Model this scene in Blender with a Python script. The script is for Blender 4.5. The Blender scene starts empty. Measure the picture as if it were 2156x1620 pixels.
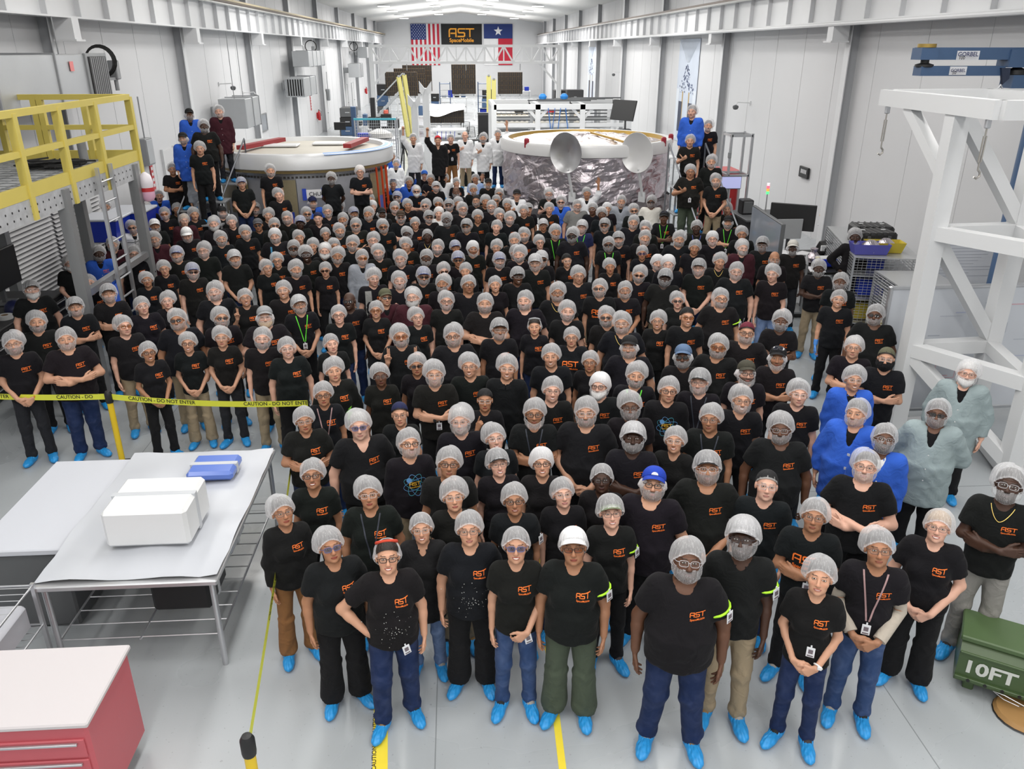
import bpy, bmesh, math, random
import numpy as np
from mathutils import Vector, Matrix, Euler
from mathutils.bvhtree import BVHTree

random.seed(7)
rng = np.random.default_rng(7)
R = math.radians
scene = bpy.context.scene
COL = scene.collection

# ------------------------------------------------------------------ camera
IW, IH, F = 2156, 1620, 1680.0
TH, PS = R(22.8), R(3.77)
CAM = Vector((0, 0, 4.85))
FWD = Vector((math.sin(PS) * math.cos(TH), math.cos(PS) * math.cos(TH), -math.sin(TH)))
RGT = Vector((math.cos(PS), -math.sin(PS), 0))
UPV = RGT.cross(FWD)
cd = bpy.data.cameras.new('camera')
cd.sensor_fit = 'HORIZONTAL'
cd.sensor_width = 36
cd.lens = 36 * F / IW
cd.clip_end = 400
cam = bpy.data.objects.new('camera', cd)
COL.objects.link(cam)
cam.location = CAM
cam.rotation_euler = Euler((math.pi / 2 - TH, 0, -PS), 'XYZ')
scene.camera = cam


def ray(x, y):
    return (FWD * F + RGT * (x - IW / 2) - UPV * (y - IH / 2)).normalized()


def at_z(x, y, z):
    d = ray(x, y)
    return CAM + d * ((z - CAM.z) / d.z)


def at_y(x, y, Y):
    d = ray(x, y)
    return CAM + d * (Y / d.y)


def at_x(x, y, X):
    d = ray(x, y)
    return CAM + d * (X / d.x)


def proj(p):
    v = Vector(p) - CAM
    zc = v.dot(FWD)
    return IW / 2 + F * v.dot(RGT) / zc, IH / 2 - F * v.dot(UPV) / zc, zc


# ------------------------------------------------------------------ world, exposure
w = bpy.data.worlds.new('world')
scene.world = w
w.use_nodes = True
w.node_tree.nodes['Background'].inputs[0].default_value = (0.9, 0.95, 1.0, 1)
w.node_tree.nodes['Background'].inputs[1].default_value = 0.35
vs = scene.view_settings
vs.view_transform = 'Standard'
vs.look = 'None'
vs.gamma = 1
vs.use_curve_mapping = False
vs.exposure = EXPOSURE = 0.0
cy = scene.cycles
cy.use_denoising = True
cy.max_bounces = 6
cy.diffuse_bounces = 3
cy.glossy_bounces = 3
cy.transmission_bounces = 4
cy.transparent_max_bounces = 12
cy.use_adaptive_sampling = True
cy.adaptive_threshold = 0.03
cy.caustics_reflective = False
cy.caustics_refractive = False

# hall dimensions
XL, XR, YF, YB = -8.5, 9.8, 97.0, -13.0
XGL, XGR = -7.95, 9.25
ZGB, ZGT = 5.46, 6.34
ZE, ZR = 8.2, 9.4
XM = 0.65


def area(name, loc, sx, sy, power, color=(1, 0.975, 0.94), rot=(0, 0, 0)):
    l = bpy.data.lights.new(name, 'AREA')
    l.shape = 'RECTANGLE'
    l.size, l.size_y = sx, sy
    l.energy = power
    l.color = color
    o = bpy.data.objects.new(name, l)
    o.location = loc
    o.rotation_euler = rot
    COL.objects.link(o)
    return o


# rows of high-bay lamps: each area light stands for one strip of the lamps seen in the ceiling
LAMP_POWER = 135
for ly, k in ((-9, 1.1), (-3, 1.15), (3, 1.05), (9, 1.0), (16, 1.0), (24, 1.0), (34, 1.8), (46, 2.3), (60, 2.7), (74, 2.7), (88, 2.7)):
    for lx in (-5.2, -1.6, 2.9, 6.3):
        area('bay_light', (lx, ly, 7.35), .9, 4.0, LAMP_POWER * k * (.8 if abs(lx - .65) > 4 else 1.15))
    if ly > 20:
        # unseen upward fill panels, added to brighten the ceiling; no lamp stands there
        area('ceiling_fill', (.65, ly, 6.9), 14.0, 8.0, LAMP_POWER * k * .85, rot=(math.pi, 0, 0))


# ------------------------------------------------------------------ materials
def _mat(name):
    m = bpy.data.materials.new(name)
    m.use_nodes = True
    nt = m.node_tree
    b = nt.nodes['Principled BSDF']
    return m, nt, b


def N(nt, t, **kw):
    n = nt.nodes.new(t)
    for k, v in kw.items():
        if k.startswith('i_'):
            n.inputs[int(k[2:])].default_value = v
        else:
            setattr(n, k, v)
    return n


MATS = {}


def mat(name, col, rough=0.6, metal=0.0, noise=0.0, nscale=8.0, bump=0.0, bscale=60.0, emit=0.0, spec=0.5):
    """plain surface with a little procedural variation of colour and relief"""
    if name in MATS:
        return MATS[name]
    m, nt, b = _mat(name)
    b.inputs['Roughness'].default_value = rough
    b.inputs['Metallic'].default_value = metal
    b.inputs['Specular IOR Level'].default_value = spec
    c = (col[0], col[1], col[2], 1)
    b.inputs['Base Color'].default_value = c
    if noise:
        tc = N(nt, 'ShaderNodeTexCoord')
        nz = N(nt, 'ShaderNodeTexNoise')
        nz.inputs['Scale'].default_value = nscale
        nz.inputs['Detail'].default_value = 5
        nt.links.new(tc.outputs['Object'], nz.inputs['Vector'])
        mx = N(nt, 'ShaderNodeMix', data_type='RGBA')
        mx.inputs[6].default_value = tuple(v * (1 - noise) for v in col) + (1,)
        mx.inputs[7].default_value = tuple(min(1, v * (1 + noise)) for v in col) + (1,)
        nt.links.new(nz.outputs['Fac'], mx.inputs[0])
        nt.links.new(mx.outputs[2], b.inputs['Base Color'])
    if bump:
        tc = N(nt, 'ShaderNodeTexCoord')
        nz = N(nt, 'ShaderNodeTexNoise')
        nz.inputs['Scale'].default_value = bscale
        nz.inputs['Detail'].default_value = 4
        nt.links.new(tc.outputs['Object'], nz.inputs['Vector'])
        bp = N(nt, 'ShaderNodeBump')
        bp.inputs['Strength'].default_value = bump
        bp.inputs['Distance'].default_value = 0.01
        nt.links.new(nz.outputs['Fac'], bp.inputs['Height'])
        nt.links.new(bp.outputs['Normal'], b.inputs['Normal'])
    if emit:
        b.inputs['Emission Color'].default_value = c
        b.inputs['Emission Strength'].default_value = emit
    MATS[name] = m
    return m


# ------------------------------------------------------------------ mesh helpers
def mesh_arrays(name, V, Q):
    """fast mesh from vertex array and quad array"""
    me = bpy.data.meshes.new(name)
    V = np.asarray(V, dtype=np.float32)
    Q = np.asarray(Q, dtype=np.int32)
    me.vertices.add(len(V))
    me.vertices.foreach_set('co', V.ravel())
    n, k = Q.shape
    me.loops.add(n * k)
    me.loops.foreach_set('vertex_index', Q.ravel())
    me.polygons.add(n)
    me.polygons.foreach_set('loop_start', np.arange(0, n * k, k, dtype=np.int32))
    me.polygons.foreach_set('loop_total', np.full(n, k, dtype=np.int32))
    me.polygons.foreach_set('use_smooth', np.ones(n, dtype=bool))
    me.update(calc_edges=True)
    return me


def link(name, me, parent=None, material=None, loc=None, rot=None, scl=None):
    o = bpy.data.objects.new(name, me)
    COL.objects.link(o)
    if material is not None and len(me.materials) == 0:
        me.materials.append(material)
    if parent is not None:
        o.parent = parent
    if loc is not None:
        o.location = loc
    if rot is not None:
        o.rotation_euler = rot
    if scl is not None:
        o.scale = scl
    return o


def tag(o, label=None, cat=None, group=None, kind=None):
    if label:
        o['label'] = label
    if cat:
        o['category'] = cat
    if group:
        o['group'] = group
    if kind:
        o['kind'] = kind
    return o


def empty(name, loc=(0, 0, 0), rz=0, parent=None):
    o = bpy.data.objects.new(name, None)
    COL.objects.link(o)
    o.location = loc
    o.rotation_euler = (0, 0, rz)
    o.empty_display_size = 0.1
    if parent:
        o.parent = parent
    return o


class MB:
    """collects boxes, bars, tubes and discs; build() links them as one mesh object"""

    def __init__(self):
        self.v, self.f, self.s = [], [], []

    def add(self, v, f, smooth=False):
        k = len(self.v)
        self.v += [tuple(p) for p in v]
        self.f += [tuple(i + k for i in q) for q in f]
        self.s += [smooth] * len(f)
        return self

    def box(self, x0, x1, y0, y1, z0, z1):
        v = [(x0, y0, z0), (x1, y0, z0), (x1, y1, z0), (x0, y1, z0), (x0, y0, z1), (x1, y0, z1), (x1, y1, z1), (x0, y1, z1)]
        return self.add(v, [(0, 3, 2, 1), (4, 5, 6, 7), (0, 1, 5, 4), (1, 2, 6, 5), (2, 3, 7, 6), (3, 0, 4, 7)])

    def cbox(self, c, s, b=0.0):
        """box about a centre; b chamfers all edges"""
        x, y, z = c
        a, d, e = s[0] / 2, s[1] / 2, s[2] / 2
        if not b:
            return self.box(x - a, x + a, y - d, y + d, z - e, z + e)
        b = min(b, a * .9, d * .9, e * .9)
        v, idx = [], {}
        for ix in (-1, 1):
            for iy in (-1, 1):
                for iz in (-1, 1):
                    for ax in range(3):
                        h = [a - b, d - b, e - b]
                        h[ax] += b
                        idx[ix, iy, iz, ax] = len(v)
                        v.append((x + ix * h[0], y + iy * h[1], z + iz * h[2]))
        f = []
        for ax in range(3):
            o = [i for i in range(3) if i != ax]
            for s1 in (-1, 1):
                q = []
                for (p, r) in ((-1, -1), (1, -1), (1, 1), (-1, 1)):
                    t = [0, 0, 0]
                    t[ax], t[o[0]], t[o[1]] = s1, p, r
                    q.append(idx[t[0], t[1], t[2], ax])
                f.append(q)
        for ax in range(3):
            o = [i for i in range(3) if i != ax]
            for p in (-1, 1):
                for r in (-1, 1):
                    def g(sg, a2):
                        t = [0, 0, 0]
                        t[ax], t[o[0]], t[o[1]] = sg, p, r
                        return idx[t[0], t[1], t[2], a2]
                    f.append([g(-1, o[0]), g(1, o[0]), g(1, o[1]), g(-1, o[1])])
        for ix in (-1, 1):
            for iy in (-1, 1):
                for iz in (-1, 1):
                    f.append([idx[ix, iy, iz, k] for k in range(3)])
        return self.add(v, f)

    def frame(self, a, b):
        a, b = Vector(a), Vector(b)
        d = (b - a).normalized()
        u = d.cross(Vector((0, 0, 1)))
        if u.length < 1e-3:
            u = Vector((1, 0, 0))
        u.normalize()
        return a, b, d, u, u.cross(d)

    def bar(self, a, b, w, h=None):
        """square bar from a to b: w across (horizontal), h the other way"""
        h = h or w
        a, b, d, u, n = self.frame(a, b)
        v = [p + u * sx * w / 2 + n * sy * h / 2 for p in (a, b) for sx, sy in ((-1, -1), (1, -1), (1, 1), (-1, 1))]
        return self.add(v, [(0, 1, 2, 3), (7, 6, 5, 4)] + [(i, i + 4, (i + 1) % 4 + 4, (i + 1) % 4) for i in range(4)])

    def tube(self, a, b, r, n=10, r2=None):
        r2 = r if r2 is None else r2
        a, b, d, u, m = self.frame(a, b)
        v = []
        for p, rr in ((a, r), (b, r2)):
            v += [p + (u * math.cos(t) + m * math.sin(t)) * rr for t in (2 * math.pi * i / n for i in range(n))]
        self.add(v, [(i, i + n, (i + 1) % n + n, (i + 1) % n) for i in range(n)], True)
        return self.add(v, [tuple(range(n)), tuple(range(2 * n - 1, n - 1, -1))])

    def path(self, pts, r, n=8, closed=False):
        """round tube through points"""
        P = [Vector(p) for p in pts]
        m = len(P)
        v = []
        prev = None
        for i, p in enumerate(P):
            if closed:
                t = P[(i + 1) % m] - P[i - 1]
            else:
                t = P[min(i + 1, m - 1)] - P[max(i - 1, 0)]
            t = t.normalized() if t.length else Vector((0, 0, 1))
            if prev is None:
                u = t.cross(Vector((0.3, 0.2, 1)))
                if u.length < 1e-3:
                    u = Vector((1, 0, 0))
            else:
                u = prev - t * prev.dot(t)
            u.normalize()
            prev = u
            w_ = t.cross(u)
            v += [p + (u * math.cos(a) + w_ * math.sin(a)) * r for a in (2 * math.pi * k / n for k in range(n))]
        f = []
        for i in range(m if closed else m - 1):
            j = (i + 1) % m
            for k in range(n):
                f.append((i * n + k, i * n + (k + 1) % n, j * n + (k + 1) % n, j * n + k))
        self.add(v, f, True)
        if not closed:
            self.add(v[:n], [tuple(range(n - 1, -1, -1))])
            self.add(v[-n:], [tuple(range(n))])
        return self

    def lathe(self, prof, c=(0, 0, 0), n=32, cap=True):
        v = []
        for r, z in prof:
            v += [(c[0] + r * math.cos(2 * math.pi * i / n), c[1] + r * math.sin(2 * math.pi * i / n), c[2] + z) for i in range(n)]
        f = []
        for k in range(len(prof) - 1):
            for i in range(n):
                j = (i + 1) % n
                f.append((k * n + i, k * n + j, (k + 1) * n + j, (k + 1) * n + i))
        self.add(v, f, True)
        if cap:
            self.add(v[:n], [tuple(range(n - 1, -1, -1))])
            self.add(v[-n:], [tuple(range(n))])
        return self

    def poly(self, pts, th, nrm=None):
        """flat polygon given a thickness along its normal"""
        P = [Vector(p) for p in pts]
        if nrm is None:
            nrm = (P[1] - P[0]).cross(P[2] - P[0]).normalized()
        nrm = Vector(nrm)
        n = len(P)
        v = [p + nrm * th / 2 for p in P] + [p - nrm * th / 2 for p in P]
        return self.add(v, [tuple(range(n)), tuple(range(2 * n - 1, n - 1, -1))] +
                        [(i, i + n, (i + 1) % n + n, (i + 1) % n) for i in range(n)])

    def build(self, name, material, parent=None, loc=None, rot=None, label=None):
        me = bpy.data.meshes.new(name)
        me.from_pydata(self.v, [], self.f)
        me.polygons.foreach_set('use_smooth', self.s)
        me.update()
        if any(self.s):
            me.set_sharp_from_angle(angle=R(38))
        o = link(name, me, parent, material, loc, rot)
        if label:
            o['label'] = label
        return o


def struct(name, mb, material, parent=None, loc=None, rot=None):
    o = mb.build(name, material, parent, loc, rot)
    if parent is None:
        o['kind'] = 'structure'
    return o


def rep(o, parent, loc=None, rot=None, name=None):
    """another piece sharing the mesh of o"""
    c = o.copy()
    if name:
        c.name = name
    COL.objects.link(c)
    c.parent = parent
    if loc is not None:
        c.location = loc
    if rot is not None:
        c.rotation_euler = rot
    return c


def copy_tree(o, parent=None):
    c = o.copy()
    COL.objects.link(c)
    c.parent = parent
    for ch in list(o.children):
        copy_tree(ch, c)
    return c


_TXT = {}


def text_geo(s, shear=0.0, offset=0.0):
    """outline mesh of a piece of writing, 1 unit high, starting at x = 0"""
    key = (s, shear, offset)
    if key in _TXT:
        return _TXT[key]
    cu = bpy.data.curves.new('writing', 'FONT')
    cu.body = s
    cu.resolution_u = 3
    cu.shear = shear
    cu.offset = offset
    ob = bpy.data.objects.new('writing', cu)
    COL.objects.link(ob)
    dg = bpy.context.evaluated_depsgraph_get()
    dg.update()
    me = ob.evaluated_get(dg).to_mesh()
    V = np.array([v.co[:2] for v in me.vertices])
    Fc = [tuple(p.vertices) for p in me.polygons]
    ob.evaluated_get(dg).to_mesh_clear()
    bpy.data.objects.remove(ob)
    bpy.data.curves.remove(cu)
    V[:, 0] -= V[:, 0].min()
    h = 0.69
    V /= h
    _TXT[key] = (V, Fc)
    return V, Fc


def text_on(name, s, parent, material, o, ux, uy, height=None, width=None, lift=0.002, shear=0, offset=0.01, xs=1.0):
    """flat writing laid at o (parent space) along ux, up uy"""
    V, Fc = text_geo(s, shear, offset)
    o, ux, uy = Vector(o), Vector(ux).normalized(), Vector(uy).normalized()
    nrm = ux.cross(uy)
    k = height if height else width / V[:, 0].max() / xs
    mb = MB()
    mb.add([o + ux * p[0] * k * xs + uy * p[1] * k + nrm * lift for p in V], Fc)
    return mb.build(name, material, parent)


def ast_strokes():
    """the stroked letters of the shirt emblem, 1 unit high, as small quads"""
    T = 0.19
    q = []
    paths = [
        [(0, 0), (0, .72), (.06, .9), (.22, 1), (.95, 1), (.95, 0)], [(.26, .42), (.95, .42)],
        [(2.2, 1), (1.42, 1), (1.29, .92), (1.29, .6), (1.4, .5), (2.06, .5), (2.19, .4), (2.19, .1), (2.06, 0), (1.25, 0)],
        [(2.42, 1), (3.5, 1)], [(2.96, 1), (2.96, 0)]]
    for p in paths:
        for a, b in zip(p[:-1], p[1:]):
            a, b = Vector(a), Vector(b)
            d = (b - a)
            L = d.length
            d = d / L
            n = Vector((-d.y, d.x)) * T / 2
            a2, b2 = a - d * T / 2 * .9, b + d * T / 2 * .9
            k = max(1, int(L / .3))
            for i in range(k):
                s, e = a2.lerp(b2, i / k), a2.lerp(b2, (i + 1) / k)
                q.append([s - n, e - n, e + n, s + n])
    return q


# ------------------------------------------------------------------ node maths
class X:
    """a socket with arithmetic"""

    def __init__(self, nt, s):
        self.nt, self.s = nt, s

    def op(self, o, b=None, c=None, clamp=False):
        n = self.nt.nodes.new('ShaderNodeMath')
        n.operation = o
        n.use_clamp = clamp
        for i, a in enumerate((self, b, c)):
            if a is None:
                continue
            if isinstance(a, X):
                self.nt.links.new(a.s, n.inputs[i])
            else:
                n.inputs[i].default_value = a
        return X(self.nt, n.outputs[0])

    def __add__(self, b): return self.op('ADD', b)
    def __sub__(self, b): return self.op('SUBTRACT', b)
    def __mul__(self, b): return self.op('MULTIPLY', b)
    def __truediv__(self, b): return self.op('DIVIDE', b)
    def abs(self): return self.op('ABSOLUTE')
    def sq(self): return self * self
    def sat(self): return self.op('ADD', 0.0, clamp=True)

    def below(self, t, soft):
        """1 under t, 0 above t + soft"""
        return ((self * -1.0 + (t + soft)) / soft).sat()

    def above(self, t, soft):
        return ((self - t) / soft).sat()


def mixc(nt, fac, a, b):
    m = N(nt, 'ShaderNodeMix', data_type='RGBA')
    for i, v in ((0, fac), (6, a), (7, b)):
        if isinstance(v, X):
            nt.links.new(v.s, m.inputs[i])
        elif isinstance(v, (tuple, list)):
            m.inputs[i].default_value = tuple(v) + (1,) if len(v) == 3 else v
        elif isinstance(v, float):
            m.inputs[i].default_value = v
        else:
            nt.links.new(v, m.inputs[i])
    return m.outputs[2]


def skin_material():
    m, nt, b = _mat('skin')
    oi = N(nt, 'ShaderNodeObjectInfo')
    at = N(nt, 'ShaderNodeAttribute', attribute_name='hp')
    sp = N(nt, 'ShaderNodeSeparateXYZ')
    nt.links.new(at.outputs['Vector'], sp.inputs[0])
    x, y, z = (X(nt, sp.outputs[i]) for i in range(3))

    def prop(nm):
        a = N(nt, 'ShaderNodeAttribute', attribute_type='OBJECT', attribute_name=nm)
        return X(nt, a.outputs['Fac'])
    beard, smile, lipc = prop('beard'), prop('smile'), prop('lip')
    ax = x.abs()
    front = y.below(-0.045, 0.01)
    tc = N(nt, 'ShaderNodeTexCoord')
    nz = N(nt, 'ShaderNodeTexNoise')
    nz.inputs['Scale'].default_value = 14
    nt.links.new(tc.outputs['Object'], nz.inputs['Vector'])
    base = oi.outputs['Color']
    hsv = N(nt, 'ShaderNodeHueSaturation')
    hsv.inputs['Value'].default_value = 0.8
    hsv.inputs['Saturation'].default_value = 1.12
    nt.links.new(base, hsv.inputs['Color'])
    col = mixc(nt, (X(nt, nz.outputs['Fac']) * 0.6), base, hsv.outputs['Color'])
    # warmer cheeks and nose tip
    ch = ((ax - 0.038) / 0.024).sq() + ((z + 0.038) / 0.02).sq()
    no = (x / 0.018).sq() + ((z + 0.042) / 0.014).sq()
    warm = (ch.below(0.0, 1.0) + no.below(0.0, 1.0)) * front * 0.28
    rd = N(nt, 'ShaderNodeHueSaturation')
    rd.inputs['Hue'].default_value = 0.48
    rd.inputs['Saturation'].default_value = 1.3
    rd.inputs['Value'].default_value = 0.92
    nt.links.new(base, rd.inputs['Color'])
    col = mixc(nt, warm, col, rd.outputs['Color'])
    # beard and moustache
    bz = z.below(-0.055, 0.02) * (ax * 0.9 + y).below(0.035, 0.02) * z.above(-0.135, 0.02)
    mo = ((z + 0.059) / 0.007).sq().below(0.4, 0.8) * ax.below(0.028, 0.008)
    bw = ((bz + mo).sat() * beard)
    fine = N(nt, 'ShaderNodeTexNoise')
    fine.inputs['Scale'].default_value = 220
    nt.links.new(at.outputs['Vector'], fine.inputs['Vector'])
    bw = bw * (X(nt, fine.outputs['Fac']) * 0.7 + 0.55)
    bcol = N(nt, 'ShaderNodeAttribute', attribute_type='OBJECT', attribute_name='hair_tone')
    col = mixc(nt, bw.sat(), col, bcol.outputs['Color'])
    # brows
    bl = (z - 0.0215 - (ax - 0.032).sq() * -9.0).abs()
    br = bl.below(0.0022, 0.0018) * ax.above(0.011, 0.006) * ax.below(0.049, 0.006) * front
    col = mixc(nt, br * 0.85, col, bcol.outputs['Color'])
    # lips, mouth line and teeth
    zc = z + 0.0745 - x.sq() * 9.0 * smile
    lp = (x / (smile * 0.006 + 0.0245)).sq() + (zc / (smile * 0.002 + 0.0085)).sq()
    lips = lp.below(0.75, 0.35) * front
    lh = N(nt, 'ShaderNodeHueSaturation')
    lh.inputs['Hue'].default_value = 0.465
    lh.inputs['Saturation'].default_value = 1.25
    lh.inputs['Value'].default_value = 0.72
    nt.links.new(base, lh.inputs['Color'])
    col = mixc(nt, lips * (lipc * 0.5 + 0.5), col, lh.outputs['Color'])
    line = zc.abs().below(0.0011, 0.0012) * (x / 0.025).sq().below(0.8, 0.3) * front
    col = mixc(nt, line * 0.8, col, (0.07, 0.03, 0.025))
    te = ((x / 0.021).sq() + (zc / 0.0042).sq()).below(0.75, 0.3) * front * (smile - 0.45).op('MULTIPLY', 2.5).sat()
    col = mixc(nt, te, col, (0.82, 0.78, 0.72))
    # eyes
    ex, ez = ax - 0.032, z + 0.002 - (ax - 0.032).sq() * -5.0
    e = (ex / 0.0145).sq() + (ez / 0.0047).sq()
    lid = e.below(1.0, 0.75) * front
    col = mixc(nt, lid * 0.75, col, (0.035, 0.02, 0.015))
    white = e.below(0.62, 0.25) * front
    col = mixc(nt, white, col, (0.62, 0.6, 0.57))
    iris = ((ex / 0.0058).sq() + ((ez + 0.0004) / 0.0058).sq()).below(0.8, 0.3) * white
    col = mixc(nt, iris, col, (0.035, 0.022, 0.014))
    nt.links.new(col, b.inputs['Base Color'])
    b.inputs['Roughness'].default_value = 0.52
    b.inputs['Subsurface Weight'].default_value = 0.0
    b.inputs['Specular IOR Level'].default_value = 0.4
    return m


def cloth_material(name, weave=420, rough=0.92, fold=0.35, denim=False):
    m, nt, b = _mat(name)
    oi = N(nt, 'ShaderNodeObjectInfo')
    tc = N(nt, 'ShaderNodeTexCoord')
    n1 = N(nt, 'ShaderNodeTexNoise')
    n1.inputs['Scale'].default_value = 7
    n1.inputs['Detail'].default_value = 3
    n1.inputs['Distortion'].default_value = 1.2
    nt.links.new(tc.outputs['Object'], n1.inputs['Vector'])
    n2 = N(nt, 'ShaderNodeTexNoise')
    n2.inputs['Scale'].default_value = weave
    nt.links.new(tc.outputs['Object'], n2.inputs['Vector'])
    hv = N(nt, 'ShaderNodeHueSaturation')
    hv.inputs['Value'].default_value = 1.55 if denim else 1.25
    hv.inputs['Saturation'].default_value = 0.85
    nt.links.new(oi.outputs['Color'], hv.inputs['Color'])
    f = X(nt, n1.outputs['Fac']).above(0.42, 0.3) * 0.8 if denim else X(nt, n2.outputs['Fac']) * 0.6
    nt.links.new(mixc(nt, f, oi.outputs['Color'], hv.outputs['Color']), b.inputs['Base Color'])
    b.inputs['Roughness'].default_value = rough
    b.inputs['Specular IOR Level'].default_value = 0.16
    b.inputs['Sheen Weight'].default_value = 0.03
    b.inputs['Sheen Roughness'].default_value = 0.5
    bp = N(nt, 'ShaderNodeBump')
    bp.inputs['Strength'].default_value = fold
    bp.inputs['Distance'].default_value = 0.03
    nt.links.new(n1.outputs['Fac'], bp.inputs['Height'])
    nt.links.new(bp.outputs['Normal'], b.inputs['Normal'])
    return m


def net_material(name, cover, col=(0.93, 0.93, 0.95), edge=0.0):
    """thin crinkled non-woven: a part of the light goes straight through"""
    m, nt, b = _mat(name)
    out = nt.nodes['Material Output']
    nt.nodes.remove(b)
    uv = N(nt, 'ShaderNodeUVMap')
    mp = N(nt, 'ShaderNodeMapping')
    mp.inputs['Scale'].default_value = (44, 1.3, 1)
    nt.links.new(uv.outputs['UV'], mp.inputs['Vector'])
    nz = N(nt, 'ShaderNodeTexNoise')
    nz.inputs['Scale'].default_value = 1.0
    nz.inputs['Detail'].default_value = 3
    nz.inputs['Distortion'].default_value = 1.5
    nt.links.new(mp.outputs['Vector'], nz.inputs['Vector'])
    sp = N(nt, 'ShaderNodeSeparateXYZ')
    nt.links.new(uv.outputs['UV'], sp.inputs[0])
    v = X(nt, sp.outputs[1])
    fac = X(nt, nz.outputs['Fac'])
    ridge = (fac - 0.5).abs().below(0.003, 0.018)          # thin gathered folds
    hem = v.above(0.93, 0.03) + v.below(0.02, 0.03) * edge
    a = (ridge * 0.34 + (fac - 0.5) * 0.12 + cover + hem * 0.28).sat()
    df = N(nt, 'ShaderNodeBsdfDiffuse')
    df.inputs['Color'].default_value = (*col, 1)
    tl = N(nt, 'ShaderNodeBsdfTranslucent')
    tl.inputs['Color'].default_value = (*col, 1)
    mx = N(nt, 'ShaderNodeMixShader')
    mx.inputs[0].default_value = 0.3
    nt.links.new(df.outputs[0], mx.inputs[1])
    nt.links.new(tl.outputs[0], mx.inputs[2])
    tr = N(nt, 'ShaderNodeBsdfTransparent')
    m2 = N(nt, 'ShaderNodeMixShader')
    nt.links.new(a.s, m2.inputs[0])
    nt.links.new(tr.outputs[0], m2.inputs[1])
    nt.links.new(mx.outputs[0], m2.inputs[2])
    nt.links.new(m2.outputs[0], out.inputs['Surface'])
    return m


def lens_material(name, tint, clear):
    m, nt, b = _mat(name)
    out = nt.nodes['Material Output']
    nt.nodes.remove(b)
    tr = N(nt, 'ShaderNodeBsdfTransparent')
    tr.inputs[0].default_value = (*tint, 1)
    gl = N(nt, 'ShaderNodeBsdfGlossy')
    gl.inputs['Roughness'].default_value = 0.06
    mx = N(nt, 'ShaderNodeMixShader')
    mx.inputs[0].default_value = clear
    nt.links.new(tr.outputs[0], mx.inputs[1])
    nt.links.new(gl.outputs[0], mx.inputs[2])
    nt.links.new(mx.outputs[0], out.inputs['Surface'])
    return m


def object_colour(name, rough=0.6, bump=0.0, spec=0.4):
    m, nt, b = _mat(name)
    oi = N(nt, 'ShaderNodeObjectInfo')
    nt.links.new(oi.outputs['Color'], b.inputs['Base Color'])
    b.inputs['Roughness'].default_value = rough
    b.inputs['Specular IOR Level'].default_value = spec
    if bump:
        tc = N(nt, 'ShaderNodeTexCoord')
        nz = N(nt, 'ShaderNodeTexNoise')
        nz.inputs['Scale'].default_value = 90
        nt.links.new(tc.outputs['Object'], nz.inputs['Vector'])
        bp = N(nt, 'ShaderNodeBump')
        bp.inputs['Strength'].default_value = bump
        bp.inputs['Distance'].default_value = 0.01
        nt.links.new(nz.outputs['Fac'], bp.inputs['Height'])
        nt.links.new(bp.outputs['Normal'], b.inputs['Normal'])
    return m


SKIN = skin_material()
CLOTH = cloth_material('cloth', fold=.6)
DENIM = cloth_material('denim', 500, 0.9, 0.4, True)
NET = net_material('hairnet_cloth', 0.37)
BNET = net_material('beard_net_cloth', 0.18, edge=1.0)
WHITENET = net_material('bouffant_cloth', 0.74)
HAIR = object_colour('hair_strands', 0.55, 0.5)
CAPM = object_colour('cap_cloth', 0.85, 0.25)
FRAME = object_colour('spectacle_frame', 0.3)
PLAST = object_colour('ribbon', 0.6)
LOGO = mat('orange_print', (0.92, 0.19, 0.025), 0.75)
LENS = {'g': lens_material('clear_lens', (0.965, 0.975, 0.98), 0.06), 'f': lens_material('optical_lens', (0.95, 0.955, 0.96), 0.05),
        'k': lens_material('dark_lens', (0.16, 0.12, 0.10), 0.10), 'y': lens_material('amber_lens', (0.75, 0.42, 0.05), 0.10),
        'u': lens_material('blue_lens', (0.35, 0.38, 0.62), 0.12)}
SHOEC = None


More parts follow.
